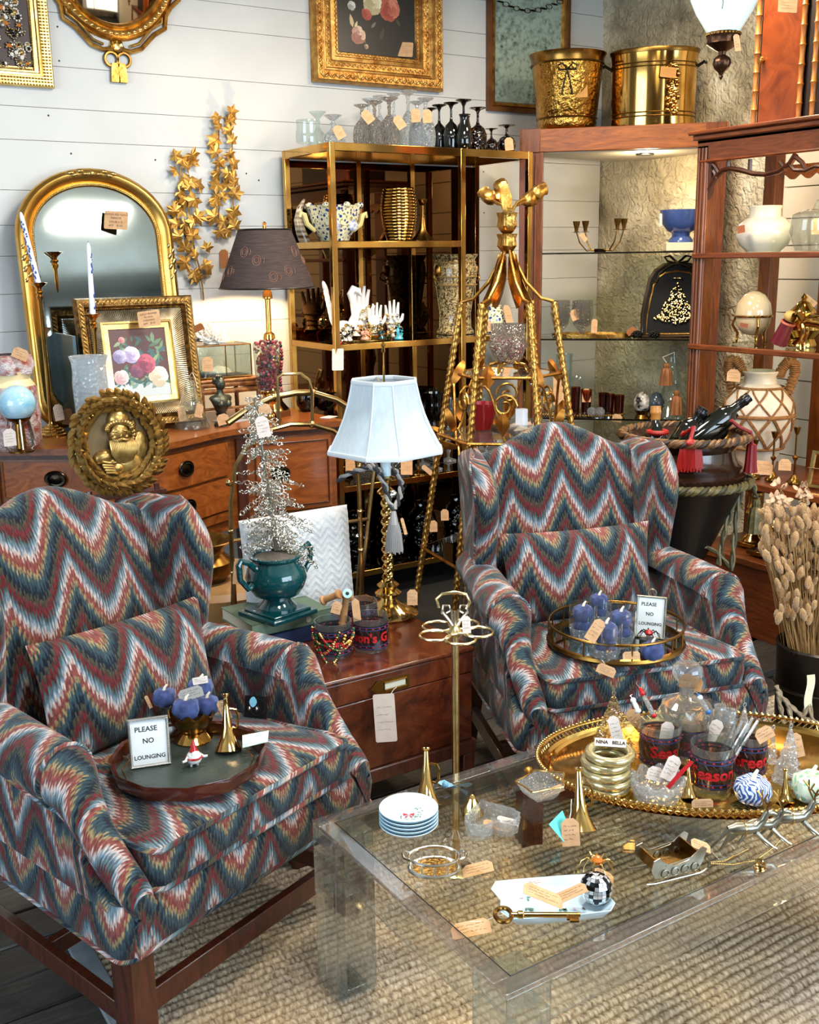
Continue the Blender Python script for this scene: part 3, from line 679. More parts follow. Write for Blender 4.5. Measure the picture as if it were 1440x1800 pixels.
for y, yn in ((RYL, 'a'), (RYR, 'b')):
    s_ = -1 if y == RYL else 1
    pz = part(RC, 'post', MB().box((RX+.03, y+s_*.03, .985), (.06, .06, 1.97)), CHERRYV, world=True, bev=.003)
    for k in range(3): part(pz, 'reed', MB().tube([(RX-.001, y+s_*(.013+.017*k), .05), (RX-.001, y+s_*(.013+.017*k), 1.96)], .006, 6), CHERRYV, world=True)
    part(RC, 'post', MB().box((RXB-.03, y+s_*.03, .985), (.06, .06, 1.97)), CHERRYV, world=True, bev=.003)
part(RC, 'back_stile', MB().box((RXB-.01, 2.86, 1.0), (.02, .12, 1.95)), CHERRYV, world=True, bev=.002)
# fretwork
FM = wood('fret_wood', (50, 22, 12), (78, 38, 20), .35, 4, (6, 2, 6), .2)
fy = lambda a: RYL-.06-a
fr_ = []
def fret(pts, r=.008): return MB().tube([(RX+.012, fy(a), z) for a, z in pts], r, 6, sy=.8)
fw_ = part(RC, 'fretwork', fret([(.0, 1.80), (.03, 1.845), (.07, 1.868), (.11, 1.872), (.16, 1.862), (.22, 1.845), (.28, 1.838), (.34, 1.846), (.385, 1.868), (.41, 1.90)], .013), FM, world=True)
for pts in ([(.385, 1.868), (.41, 1.845), (.46, 1.84), (.50, 1.852), (.55, 1.845), (.60, 1.84), (.66, 1.845), (.70, 1.868), (.72, 1.90)], [(.012, 1.90), (.05, 1.858)], [(.02, 1.87), (.04, 1.84)], [(.09, 1.90), (.09, 1.872)], [(.20, 1.90), (.20, 1.85)], [(.34, 1.88), (.37, 1.85)], [(.46, 1.842), (.44, 1.87), (.405, 1.895)]):
    part(fw_, 'fret_bar', fret(pts, .010), FM, world=True)
part(fw_, 'bracket', MB().prism([(0, 1.76), (.02, 1.79), (.012, 1.90), (-.01, 1.90)], -.008, .008, MT_r((RX+.012, fy(0), 0)) @ Matrix(((0, 0, 1, 0), (-1, 0, 0, 0), (0, 1, 0, 0), (0, 0, 0, 1)))), FM, world=True)
part(RC, 'scalloped_rail', MB().prism([(.05, 1.90)]+[(.05+.46*i/48, 1.852+.010*cos(i*.785)-.07*max(0, (i-30)/18)**2) for i in range(49)]+[(.51, 1.90)], -.008, .008, MT_r((RXB-.06, fy(0), 0)) @ Matrix(((0, 0, 1, 0), (-1, 0, 0, 0), (0, 1, 0, 0), (0, 0, 0, 1)))), CHERRY, world=True)
for z, th in ((1.550, .022), (1.182, .022), (.650, .03), (.33, .03)):
    part(RC, 'shelf_edge', MB().box((RX-.004, ym-.0, z-th/2), (.03, yl-.02, th)), CM, world=True, bev=.004)
    part(RC, 'shelf', MB().box(((RX+RXB)/2+.005, ym, z-th/2+.002), (RXB-RX-.03, yl-.12, th*.6)), CM if z < 1 else CGL, world=True)
part(RC, 'base', MB().box(((RX+RXB)/2, ym, .15), (RXB-RX, yl-.13, .30)), CM, world=True, bev=.003)
part(RC, 'lamp_shade', MB().ball((RX+.12, 2.645, 1.865), .028, 16, 10), mat('lit_bulb', (255, 236, 190), .3, emit=(255, 226, 160), estr=14), 'glowing round bulb', world=True)
bulb_light('corner_puck', (3.98, 4.02, 1.99), 5, (1.0, .78, .5), .04)
bulb_light('cabinet_bulb', (RX+.12, 2.60, 1.82), 5.0, (1.0, .70, .36), .03)
bulb_light('cabinet_bulb_low', (RX+.2, 2.5, 1.13), 2.6, (1.0, .66, .34), .03)
# ---------------------------------------------------------------- generic builders
FX = lambda T=None: (T or Matrix()) @ MR_o(R(90), 4, 'X')      # local xy plane -> upright plane facing -Y
def rect_frame(w_, h_, prof, T=None):
    """prof: (inset from the outer edge, height towards the viewer); mitred on four corners"""
    rows = []
    for ins, zz in prof:
        a, b = w_/2-ins, h_/2-ins; rows.append([(-a, -b, zz), (a, -b, zz), (a, b, zz), (-a, b, zz)])
    return MB().grid(rows, T, cu=True, smooth=False)
def bead_run(mb, pts, r, step, T=None, sc=(1, 1, 1), n=6, m=4):
    acc = 0; last = V(pts[0])
    for p in pts:
        p = V(p)
        while (p-last).length >= step:
            last = last+(p-last).normalized()*step; mb.ball(last, r, n, m, T, sc)
    return mb
def rect_pts(w_, h_, ins, z): 
    a, b = w_/2-ins, h_/2-ins; return [(-a, -b, z), (a, -b, z), (a, b, z), (-a, b, z), (-a, -b, z)]
def blob(mb, cx, cy, r, z, col, n=9, sq=1.0, rot=0, irr=.12, rr=random):
    pts = []
    for i in range(n):
        a = TAU*i/n; q = r*(1+rr.uniform(-irr, irr)); x, y = q*cos(a), q*sq*sin(a)
        pts.append((cx+x*cos(rot)-y*sin(rot), cy+x*sin(rot)+y*cos(rot), z))
    mb.add(pts, [tuple(range(n))], col=col)
def mixc(a, b, t): return tuple(a[i]+(b[i]-a[i])*t for i in range(3))
def painted_rose(mb, cx, cy, r, dark, light, z0, seed):
    rr = RNG(seed)
    for ring, (q, n, s) in enumerate(((.62, 9, .52), (.42, 8, .42), (.24, 6, .32), (.1, 4, .2))):
        for i in range(n):
            a = TAU*i/n+rr.random(); c = mixc(dark, light, min(1, max(0, .5+.5*sin(a+.6)+rr.uniform(-.25, .25)-.08*ring)))
            blob(mb, cx+q*r*cos(a), cy+q*r*sin(a), s*r, z0+.0001*ring+.00001*i, c, 8, .7, a+1.57, rr=rr)
def painted_leaf(mb, cx, cy, l, ang, c, z):
    pts = [(-l, 0), (-l*.4, l*.36), (l*.3, l*.3), (l, 0), (l*.3, -l*.3), (-l*.4, -l*.36)]
    mb.add([(cx+x*cos(ang)-y*sin(ang), cy+x*sin(ang)+y*cos(ang), z) for x, y in pts], [tuple(range(6))], col=c)
PAINT = vcol('oil_paint', .35)
def leaf_mesh(name, m, l=.03, w_=.02, fold=.25, lobes=0):
    b = MB()
    if lobes:
        hf = [(0, 1.0), (18, .62), (30, .56), (52, .95), (72, .58), (86, .50), (118, .80), (142, .50), (162, .42)]
        out = [(w_*.62*q*sin(R(a)), .46*l+.55*l*q*cos(R(a))) for a, q in hf+[(180, .16)]+[(-a, q) for a, q in hf[:0:-1]]]; n = len(out)
        b.add([(0, l*.44, .005)]+[(x, y, -abs(x)*fold+(0 if i % 2 else .004)) for i, (x, y) in enumerate(out)], [(0, i+1, (i+1) % n+1) for i in range(n)], smooth=False)
    else:
        n = 6; L_ = [(0, 0, 0)]; rows = []
        for i in range(n+1):
            t_ = i/n; ww = w_*sin(PI*min(1, t_*.97+.03))**.8; rows.append([(-ww/2, t_*l, -ww*fold+.12*l*sin(PI*t_)), (0, t_*l, .12*l*sin(PI*t_)+.004*l/.03), (ww/2, t_*l, -ww*fold+.12*l*sin(PI*t_))])
        b.grid(rows, smooth=False)
    return b.mesh(name, m)
def put(p, name, me, T):
    o = bpy.data.objects.new(name, me); COL.objects.link(o); o.parent = p
    if p: 
        q = p.matrix_basis if not p.parent else p.parent.matrix_basis @ p.matrix_parent_inverse @ p.matrix_basis
        o.matrix_parent_inverse = q.inverted()
    o.matrix_basis = T; return o
# ================================================================ things on the white wall
WALLY = WY-.001
# brooch collage in a lacy gold frame
p = at(97, 155, Y=WY-.03); fwid, fhei = .50, .62; c = V((p.x-fwid/2, WY-.001, p.z+fhei/2))
t = thing('brooch_picture', 'gold lacy framed collage of pale and dark brooches hanging high at the far left', 'picture', c)
part(t, 'frame', rect_frame(fwid, fhei, [(0, 0), (0, .022), (.006, .03), (.04, .026), (.044, .018), (.052, .02), (.056, .014), (.075, .012), (.078, .004)], FX()), GOLDL)
b = MB()
for k, ins in enumerate((.008, .02, .032)): bead_run(b, rect_pts(fwid, fhei, ins, .026), .0075, .012, FX(), (1, .7, .9), 5, 4)
bead_run(b, rect_pts(fwid, fhei, .066, .014), .005, .008, FX(), n=5, m=4)
part(t, 'lace_relief', b, GOLDL, kind='stuff')
part(t, 'backing', MB().box((0, -.004, 0), (fwid-.15, .004, fhei-.15)), mat('dark_satin', (52, 30, 20), .5))
JW = [mat('jewel_pearl', (228, 220, 206), .15), mat('jewel_black', (16, 14, 16), .08), SILV, GOLDL, mat('jewel_amber', (190, 110, 40), .1), mat('jewel_aqua', (140, 186, 206), .1), mat('jewel_red', (150, 20, 40), .08)]
def brooch(seed, r, kinds=None):
    rr = RNG(seed); mb = MB(); k = rr.choice(kinds or [0, 0, 0, 1, 1, 2, 2, 3, 3, 4, 5]); n = rr.choice((6, 8, 10))
    mb.ball((0, 0, .004), r*.5, 8, 5, sc=(1, rr.choice((1, 1.35)), .7), mi=0)
    for i in range(n): a = TAU*i/n; mb.ball((r*.78*cos(a), r*.78*sin(a), .002), r*.27, 6, 4, mi=1)
    return mb.mesh('brooch', [JW[k], JW[rr.choice((2, 3, 2, 0))]])
BRO = [brooch(i, .016) for i in range(12)]
rr = RNG(4)
for i in range(230):
    x = rr.uniform(-.17, .165); z = rr.uniform(-.23, .14)
    if x > .165-.07*max(0, (z+.10)/.2): continue
    s = rr.uniform(.7, 1.15); put(t, 'brooch', BRO[i % 12], MT_r(c) @ FX(MT_r((x, -.008-rr.random()*.006, z)) @ MR_o(rr.random()*6, 4, 'Y')) @ Matrix.Scale(s, 4))
# oval gilt mirror with open scrollwork
p = at(205, 42, Y=WY-.03); mz = p.z+.29; mxc = p.x
t = thing('oval_mirror', 'oval gilt mirror with open scroll border and tasselled pendant, top of the wall', 'mirror', (mxc, WY-.001, mz))
part(t, 'mirror_glass', MB().lathe([(0, .012), (.225, .010), (.23, .006)], 48, FX(MD_i((1, 1, 1.27, 1)))), mat('bronze_tinted_mirror', (150, 126, 96), .05, 1))
el = lambda r_, a, k=1.27: (r_*cos(a), r_*k*sin(a))
rows = []
for dr, h in ((.0, .004), (.004, .022), (.014, .026), (.022, .016), (.03, .022), (.05, .026), (.062, .018), (.068, .0)):
    rows.append([(*[el(.225, a)[0]+dr*cos(a), el(.225, a)[1]+dr*sin(a)], h) for a in (TAU*i/64 for i in range(64))])
part(t, 'frame', MB().grid(rows, FX(), cu=True), GOLD)
b = MB()
for i in range(64):
    a = TAU*i/64; x, y = el(.225, a); b.ball((x+.04*cos(a), y+.04*sin(a), .024), .0085, 6, 4, FX(), (1, 1.2, .6))
part(t, 'egg_and_dart', b, GOLDL, kind='stuff')
for sgn in (-1, 1):
    for rad in (.0065,):
        pts = [(sgn*.02, -.385), (sgn*.06, -.39), (sgn*.105, -.375), (sgn*.135, -.345), (sgn*.165, -.315), (sgn*.215, -.285), (sgn*.222, -.235), (sgn*.245, -.20), (sgn*.285, -.165), (sgn*.295, -.08), (sgn*.31, .05)]
        part(t, 'scroll', MB().tube([(x, y, .012) for x, y in pts], .010, 8, FX()), GOLD)
        part(t, 'scroll', MB().tube([(x*.93, y+.02, .012) for x, y in pts[1:8]], .006, 8, FX()), GOLDL)
part(t, 'rosette', MB().lathe([(0, .022), (.012, .02), (.02, .026), (.03, .014), (.032, 0)], 20, FX(MT_r((0, 0, -.375))), rad=lambda a, z: 1+.08*cos(8*a)), GOLDL)
b = MB()
for sx in (-1, 1): b.ring(.027, .007, 20, 6, FX(MT_r((sx*.027, -.01, -.425))))
part(t, 'rope_loop', b, BRASSD)
for sx in (-1, 1):
    b = MB(); b.prism([(-.005, -.008), (.005, -.008), (.005, .008), (-.005, .008)], 0, 0)
    b = MB().grid([[(sx*.016+a*w_, -.012+c_*.008, z) for a, c_ in ((-1, -1), (1, -1), (1, 1), (-1, 1))] for z, w_ in ((-.515, .019), (-.46, .016), (-.44, .011))], cu=True, smooth=False)
    part(t, 'tassel', b, GOLD)
# dark floral picture in the deep gold frame
a_, b_ = at(555, 142, Y=WY-.045), at(781, 161, Y=WY-.045); fwid = b_.x-a_.x; zb = (a_.z+b_.z)/2; fhei = .86
t = thing('rose_picture', 'dark rose still life in a deep ornate gold frame above the etagere', 'picture', ((a_.x+b_.x)/2, WY-.001, zb+fhei/2))
part(t, 'frame', rect_frame(fwid, fhei, [(0, 0), (0, .035), (.012, .05), (.05, .044), (.058, .03), (.064, .032), (.07, .025), (.098, .022), (.104, .016), (.118, .02), (.124, .010), (.14, .012), (.145, .004)], FX()), GILTW)
b = MB(); rr = RNG(2)
for ins, r_, st in ((.028, .011, .019), (.084, .008, .014), (.133, .0055, .0095)):
    for ed in range(4):
        A, B = V(rect_pts(fwid, fhei, ins, .0)[ed]), V(rect_pts(fwid, fhei, ins, .0)[ed+1]); L_ = (B-A).length; n = int(L_/st)
        for i in range(n):
            q_ = A+(B-A)*(i+.5)/n; hgt = {.028: .048, .084: .024, .133: .013}[ins]
            ang = math.atan2((B-A).y, (B-A).x)+(.7 if i % 2 else -.7)
            b.ball((0, 0, 0), r_, 6, 4, FX(MT_r((q_.x, -hgt, q_.y)) @ MR_o(-ang, 4, 'Y')), (1.5, .62, .55))
part(t, 'carved_leafage', b, GILTW, kind='stuff')
b = MB(); iw, ih = fwid-.28, fhei-.28
b.add([(-iw/2, -ih/2, .0046), (iw/2, -ih/2, .0046), (iw/2, ih/2, .0046), (-iw/2, ih/2, .0046)], [(0, 1, 2, 3)], FX(), col=(30, 29, 27))
flw = MB()
def P2(px, py): q_ = at(px, py, Y=WY-.006); return q_.x-t.location.x, q_.z-t.location.z
for px, py, r_, dk, lt, sd in ((630, 62, .042, (150, 92, 80), (222, 190, 160), 1), (684, 14, .062, (150, 62, 48), (214, 140, 110), 2), (655, 6, .055, (178, 160, 120), (232, 220, 184), 3), (645, 24, .03, (150, 60, 48), (200, 110, 84), 4), (618, 10, .022, (150, 150, 140), (216, 216, 204), 5), (644, 82, .012, (120, 90, 70), (200, 180, 140), 6)):
    x, y = P2(px, py); painted_rose(flw, x, y, r_, dk, lt, .0052, sd)
for px, py, l_, an, c_ in ((618, 36, .03, 1.8, (200, 176, 130)), (626, 44, .02, 1.2, (214, 196, 150)), (657, 44, .02, .8, (110, 108, 90)), (640, 70, .02, -1.0, (96, 96, 70)), (672, 60, .03, 1.2, (60, 60, 44)), (700, 40, .02, 2.2, (70, 66, 50))):
    x, y = P2(px, py); painted_leaf(flw, x, y, l_, an, c_, .005)
for i in range(len(flw.v)): pass
b.add(flw.v, flw.f, FX()); b.c[-len(flw.f):] = flw.c; b.hc = True
part(t, 'canvas', b, PAINT)
q_ = at(713, 87, Y=WY-.02); price_tag(t, 713, 87, dep((q_.x, WY-.02, q_.z)), .072, .07, -3, clip=False, seed=3, label=None)
# speckled mirror in a slim gold frame
a_ = at(860, 190, Y=WY-.03); b_ = at(1004, 40, Y=WY-.03); fwid = b_.x-a_.x; fhei = .62
t = thing('speckled_mirror', 'speckled antique mirror in a slim gold and walnut frame, behind the hammered bucket', 'mirror', ((a_.x+b_.x)/2, WY-.001, a_.z+fhei/2-.01))
part(t, 'frame', rect_frame(fwid, fhei, [(0, 0), (0, .028), (.02, .03), (.026, .02)], FX()), mat('walnut_gold', (120, 74, 34), .4, .3, col2=(90, 52, 22), scale=12))
part(t, 'gilt_slip', rect_frame(fwid-.05, fhei-.05, [(0, .02), (.004, .026), (.016, .024), (.022, .012), (.026, .006)], FX()), GOLD)
def speckle():
    m, tt, N, L, o = nt('speckled_silvering'); b = N('BsdfPrincipled'); L(b.outputs[0], o.inputs[0]); tc = N('TexCoord')
    n = N('TexNoise'); n.inputs['Scale'].default_value = 46; n.inputs['Detail'].default_value = 6; L(tc.outputs['Object'], n.inputs[0])
    n2 = N('TexNoise'); n2.inputs['Scale'].default_value = 5; n2.inputs['Detail'].default_value = 3; L(tc.outputs['Object'], n2.inputs[0])
    f = math_n(N, L, 'ADD', math_n(N, L, 'MULTIPLY', n.outputs[0], .75), math_n(N, L, 'MULTIPLY', n2.outputs[0], .45))
    L(ramp(N, L, f, ((.40, lin((84, 92, 84))), (.52, lin((160, 182, 172))), (.66, lin((196, 220, 210))))), b.inputs['Base Color'])
    b.inputs['Metallic'].default_value = .55; b.inputs['Roughness'].default_value = .3; MATS['speckle'] = m; return m
part(t, 'mirror_glass', MB().box((0, -.006, 0), (fwid-.09, .004, fhei-.09)), speckle())
b = MB(); pr = None
for i in range(12):
    q_ = at(880+9.5*i, 2+16*sin(PI*i/11)+1, Y=WY-.06)
    b.ring(.018, .0028, 12, 5, MT_r(q_) @ MR_o(R(90) if i % 2 else .5, 4, 'X') @ MD_i((1.1, .6, 1, 1)))
solo('chain', b, BRASSDK, 'dark link chain swagged across the speckled mirror', 'chain')
# gold ivy leaf sprays
IVY = leaf_mesh('leaf', mat('bright_gilt_leaf', (216, 168, 84), .4, .75, col2=(176, 124, 52), scale=50), .084, .078, .22, lobes=5)
def ivy(name, label, stem, leaves):
    p0 = at(*stem[0], Y=WY-.03); t = thing(name, label, 'wall ornament', (p0.x, WY, p0.z), group='gold ivy wall sprays')
    pts = [at(x, y, Y=WY-.022) for x, y in stem]; part(t, 'stem', MB().tube(pts, .0035, 6), GOLD, world=True)
    rr = RNG(len(leaves))
    for x, y in leaves:
        q_ = at(x, y, Y=WY-.03-rr.random()*.02); s = rr.uniform(.75, 1.15)
        put(t, 'leaf', IVY, MT_r(q_) @ FX(MR_o(rr.uniform(0, TAU), 4, 'Y') @ MR_o(rr.uniform(-.5, .5), 4, 'X')) @ MR_o(rr.uniform(-.5, .5), 4, 'Y') @ Matrix.Scale(s, 4) @ MT_r((0, -.03, 0)))
    return t
ivy('ivy_spray', 'lower left gold ivy leaf spray on the wall, stem end bare', [(318, 272), (318, 320), (330, 360), (335, 400), (340, 430), (350, 470), (356, 505), (358, 528)],
    [(305, 272), (320, 278), (335, 270), (310, 300), (328, 296), (340, 290), (318, 318), (334, 312), (314, 336), (330, 332), (348, 330), (312, 352), (328, 350), (344, 348), (322, 370), (310, 372), (340, 362), (344, 380), (322, 392), (312, 398), (342, 392), (330, 410), (318, 415), (340, 418), (326, 440), (362, 438), (330, 462), (342, 452), (358, 464), (350, 482), (362, 476), (340, 476)])
t = ivy('ivy_spray', 'upper right gold ivy leaf spray with tall twin tips beside the brown lamp', [(385, 206), (384, 250), (381, 300), (386, 350), (383, 390), (392, 420), (404, 410), (410, 370), (407, 310), (408, 250), (404, 200)],
    [(384, 204), (404, 198), (405, 216), (386, 226), (382, 244), (408, 250), (380, 270), (402, 268), (384, 282), (408, 290), (380, 300), (402, 304), (414, 312), (384, 324), (400, 330), (414, 322), (376, 346), (390, 348), (412, 344), (410, 368), (380, 380), (396, 390), (410, 388), (384, 404), (398, 408), (412, 400), (376, 362), (406, 230)])
price_tag(t, 394, 455, dep(at(394, 455, Y=WY-.02)), .04, .085, 5, m=mat('brown_kraft', (150, 92, 48), .9), seed=2)
# ================================================================ things on the sideboard
SZ = .870
def on_sb(px, py): return at(px, py, z=SZ)
# arched gilt mirror leaning on the wall
aw, ah, bwid = .655, 1.05, .075
MT = MT_r((1.405, 4.50, SZ+.012)) @ MR_o(R(-7), 4, 'X')
t = thing('arched_mirror', 'large arched gold mirror leaning on the wall on the sideboard', 'mirror', (1.405, 4.50, SZ))
def arch(ins, n=24, bot=.0):
    a = aw/2-ins; hh = ah-aw*.42; rb = .10
    pts = [(-a+rb, ins), (a-rb, ins)]+[(a-rb+rb*sin(R(90)*i/5), ins+rb-rb*cos(R(90)*i/5)) for i in range(1, 6)]
    pts += [(a*cos(PI*i/n), hh+(aw*.42-ins)*sin(PI*i/n)) for i in range(n+1)]
    pts += [(-a+rb-rb*cos(R(90)*i/5), ins+rb-rb*sin(R(90)*i/5)) for i in range(0, 5)]
    return pts
rows = [[(x, y, z) for x, y in arch(i_)] for i_, z in ((0, 0), (0, .02), (.006, .034), (.02, .042), (.036, .038), (.05, .024), (.056, .018), (.06, .022), (.068, .02), (.075, .008))]
part(t, 'frame', MB().grid(rows, MT @ FX(), cu=True), mat('burnished_gold', (222, 178, 96), .22, 1, col2=(190, 140, 62), scale=7, r2=.36), world=True)
part(t, 'mirror_glass', MB().prism(arch(.07), .004, .010, MT @ FX()), MIRR, world=True)
part(t, 'bead_edge', bead_run(MB(), [(x, y, .021) for x, y in arch(.064)]+[(*arch(.064)[0], .021)], .004, .007, MT @ FX(), n=5, m=4), GOLDL, world=True, kind='stuff')
b = MB(); ball_ = lambda x, y, r_, sx=1, sy=1, an=0: b.ball((0, 0, 0), r_, 8, 5, MT @ FX(MT_r((x, -.043, y)) @ MR_o(an, 4, 'Y')), (sx, sy, .5))
ball_(0, ah-.024, .014)
for s_ in (-1, 1):
    for i, (dx, dy, an) in enumerate(((.028, 0, 0), (.05, -.002, .1), (.07, -.005, .3), (.09, -.010, .2))): ball_(s_*dx, ah-.024+dy+(.008 if i % 2 else -.004), .013, 1.4, .7, s_*an)
for s_ in (-1, 1):
    for i in range(7): ball_(s_*(aw/2-.024)+(.008 if i % 2 else -.008), .60+.022*i, .013-abs(i-3)*.0015, .8, 1.3, .5)
part(t, 'carved_flowers', b, GOLDL, world=True, kind='stuff')
q_ = at(204, 387, Y=4.545); price_tag(t, 204, 387, dep(q_), .098, .076, -3, clip=False, text=['ANTIQUED GOLD', 'MIRROR', '(20x36 x 3)', '#19    $165'])
# framed flower painting
PT = MT_r((0, 0, 0))
a_, b_ = at(122, 525, Y=4.36), at(317, 519, Y=4.36); fw_w = (b_.x-a_.x)+.03; fh = .53
cx_ = (a_.x+b_.x)/2+.03
FT = MT_r((cx_, 4.30, SZ+.012)) @ MR_o(R(-9), 4, 'X')
t = thing('flower_painting', 'framed roses painting with a wide ribbed silver gold frame before the arched mirror', 'painting', (cx_, 4.30, SZ))
FZ = FX(FT @ MT_r((0, 0, fh/2)))
DKG = mat('antique_gold_leaf', (150, 112, 58), .36, .9, col2=(70, 48, 22), scale=60, bump=.3, bscale=120)
part(t, 'outer_frame', rect_frame(fw_w, fh, [(0, 0), (0, .028), (.008, .04), (.034, .034), (.04, .022), (.046, .026), (.05, .02)], FZ), DKG, world=True)
b = MB()
for ed in range(4):
    A, B = V(rect_pts(fw_w, fh, .021, 0)[ed]), V(rect_pts(fw_w, fh, .021, 0)[ed+1]); n = int((B-A).length/.016); an = math.atan2((B-A).y, (B-A).x)
    for i in range(n):
        q_ = A+(B-A)*(i+.5)/n; b.ball((0, 0, 0), .0105, 6, 4, FZ @ MT_r((q_.x, q_.y, .036)) @ MR_o(an+.8, 4, 'Z'), (1.3, .45, .6))
part(t, 'twisted_leafage', b, GILTW, world=True, kind='stuff')
b = MB(); a1, b1 = fw_w/2-.05, fh/2-.05; a2, b2 = a1-.046, b1-.046
for sx in (0, 1, 2, 3):
    n = 46 if sx % 2 == 0 else 46
    for i in range(n):
        u_ = -1+2*(i+.5)/n
        A, B = [((u_*a1, -b1), (u_*a2, -b2)), ((a1, u_*b1), (a2, u_*b2)), ((u_*a1, b1), (u_*a2, b2)), ((-a1, u_*b1), (-a2, u_*b2))][sx]
        b.tube([(A[0], A[1], .022), ((A[0]+B[0])/2, (A[1]+B[1])/2, .0125), (B[0], B[1], .014)], .0036, 5, FZ, cap=False)
part(t, 'ribbed_cove', b, mat('silver_gilt', (176, 160, 130), .36, .85, col2=(130, 112, 84), scale=30), world=True, kind='stuff')
part(t, 'inner_slip', rect_frame(a2*2, b2*2, [(0, .004), (0, .016), (.008, .018), (.01, .010), (.03, .010), (.032, .004)], FZ), GOLDL, world=True)
iw, ih = a2*2-.06, b2*2-.06
b = MB(); b.add([(-iw/2, -ih/2, .005), (iw/2, -ih/2, .005), (iw/2, ih/2, .005), (-iw/2, ih/2, .005)], [(0, 1, 2, 3)], FZ, col=(84, 40, 28))
f2 = MB(); rr = RNG(8)
f2.add([(-iw/2, -ih/2, .0052), (iw/2, -ih/2, .0052), (iw/2, -ih*.28, .0052), (-iw/2, -ih*.30, .0052)], [(0, 1, 2, 3)], col=(196, 204, 206))
for i in range(70):
    x, y = rr.uniform(-.42, .46)*iw, rr.uniform(-.32, .36)*ih
    painted_leaf(f2, x, y, rr.uniform(.012, .026), rr.uniform(0, 6), rr.choice(((72, 104, 74), (104, 132, 96), (56, 92, 88), (140, 156, 112), (90, 120, 90))), .0055+i*1e-6)
for x, y, r_, dk, lt, sd in ((-.34, .1, .030, (120, 110, 150), (206, 200, 222), 11), (-.14, .12, .036, (150, 132, 176), (226, 220, 234), 12), (.1, -.02, .042, (120, 30, 60), (206, 96, 110), 13), (-.08, -.12, .03, (96, 40, 70), (150, 70, 96), 14), (-.36, -.2, .032, (190, 150, 150), (236, 222, 216), 15), (.30, -.22, .044, (196, 180, 150), (244, 238, 222), 16), (-.28, .34, .014, (170, 90, 90), (220, 160, 150), 17)):
    painted_rose(f2, x*iw, y*ih, r_, dk, lt, .0062, sd)
for i in range(26): painted_leaf(f2, rr.uniform(-.45, .3)*iw, rr.uniform(-.34, -.24)*ih, rr.uniform(.01, .022), rr.uniform(0, 6), rr.choice(((60, 104, 100), (84, 128, 118), (120, 150, 136))), .0061)
b.add(f2.v, f2.f, FZ); b.c[-len(f2.f):] = f2.c; part(t, 'canvas', b, PAINT, world=True)
q_ = at(262, 560, Y=4.27); price_tag(t, 262, 560, dep(q_), .09, .064, 8, clip=False, text=['GOLD FRAMED', 'FLORAL', 'PAINTING', '#19    $125'])
solo('teal_box', MB().box((0, 0, .2), (.012, .30, .40)), mat('teal_edge', (40, 74, 84), .3), 'slim dark teal panel edge beside the painting frame', 'panel', (cx_-fw_w/2-.035, 4.42, SZ))
# candlesticks and candles
CANDLE = mat('candle_wax', (232, 236, 242), .5, sss=.3); CBLUE = mat('candle_blue', (44, 74, 150), .5)
def candlestick(loc, h, label, rb=.055):
    t = thing('candlestick', label, 'candlestick', loc, group='brass candlesticks on the sideboard')
    part(t, 'base', MB().lathe([(0, 0), (rb, 0), (rb, .006), (rb*.93, .010), (rb*.86, .016), (rb*.7, .022), (rb*.45, .036), (rb*.2, .048), (.007, .06)], 30), BRASS)
    b = MB()
    for k, (r_, z) in enumerate(((rb*.97, .007), (rb*.82, .018), (rb*.62, .028), (rb*.42, .038))): 
        for i in range(int(r_*TAU/.008)): a = i*.008/r_; b.ball((r_*cos(a), r_*sin(a), z), .0042, 6, 4)
    part(t, 'bead_rows', b, BRASS, kind='stuff')
    part(t, 'shaft', MB().lathe([(.008, .055), (.0075, h*.4), (.0075, h-.07), (.012, h-.06), (.014, h-.052), (.008, h-.045), (.016, h-.036), (.011, h-.03)], 16), BRASS)
    part(t, 'cup', MB().lathe([(.008, h-.032), (.012, h-.02), (.030, h-.004), (.034, h), (.031, h+.001), (.012, h-.012), (0, h-.014)], 22), BRASS)
    return t
def taper(base, top, r0_, r1_, label, seed):
    a, c = V(base), V(top); L_ = (c-a).length
    t = thing('taper_candle', label, 'candle', base, group='blue and white painted candles'); t.rotation_euler = (c-a).to_track_quat('Z', 'Y').to_euler()
    part(t, 'wax', MB().lathe([(0, 0), (r0_, 0), (r1_, L_*.93), (r1_*.6, L_*.98), (0, L_)], 14), CANDLE)
    b = MB(); rr = RNG(seed)
    for i in range(26):
        z = L_*(.06+.84*i/26); a_ = rr.choice((-1.6, -1.2, -2.0, -.6, -2.6))+rr.uniform(-.2, .2); r_ = (r0_+(r1_-r0_)*z/L_)
        b.ball((r_*cos(a_), r_*sin(a_), z), .0042, 6, 4, sc=(.9, .9, rr.uniform(.8, 2.0)))
    part(t, 'painted_sprigs', b, CBLUE)
    part(t, 'wick', MB().tube([(0, 0, L_*.97), (.001, 0, L_+.006)], .0008, 5), INK)
    return t
pa = on_sb(92, 765); za = at(68, 497, Y=pa.y).z
candlestick(pa, za-SZ, 'shorter brass candlestick at the left, holding the leaning candle')
q_ = at(68, 497, Y=pa.y); taper((q_.x, q_.y, za-.012), at(36, 372, Y=pa.y-.02), .011, .008, 'leaning blue sprigged white candle at the far left', 5)
pb = on_sb(122, 752); zb_ = at(88, 443, Y=pb.y).z
candlestick(pb, zb_-SZ, 'tallest brass candlestick, empty, in front of the arched mirror', .06)
pc = on_sb(178, 741); pc = V((pc.x, 4.18, SZ)); zc_ = at(163, 552, Y=pc.y).z; xc_ = at(163, 552, Y=pc.y).x
candlestick((xc_, pc.y, SZ), zc_-SZ, 'brass candlestick with upright candle before the flower painting')
taper((xc_, pc.y, zc_-.012), at(155, 426, Y=pc.y), .011, .008, 'upright blue sprigged white candle before the flower painting', 9)
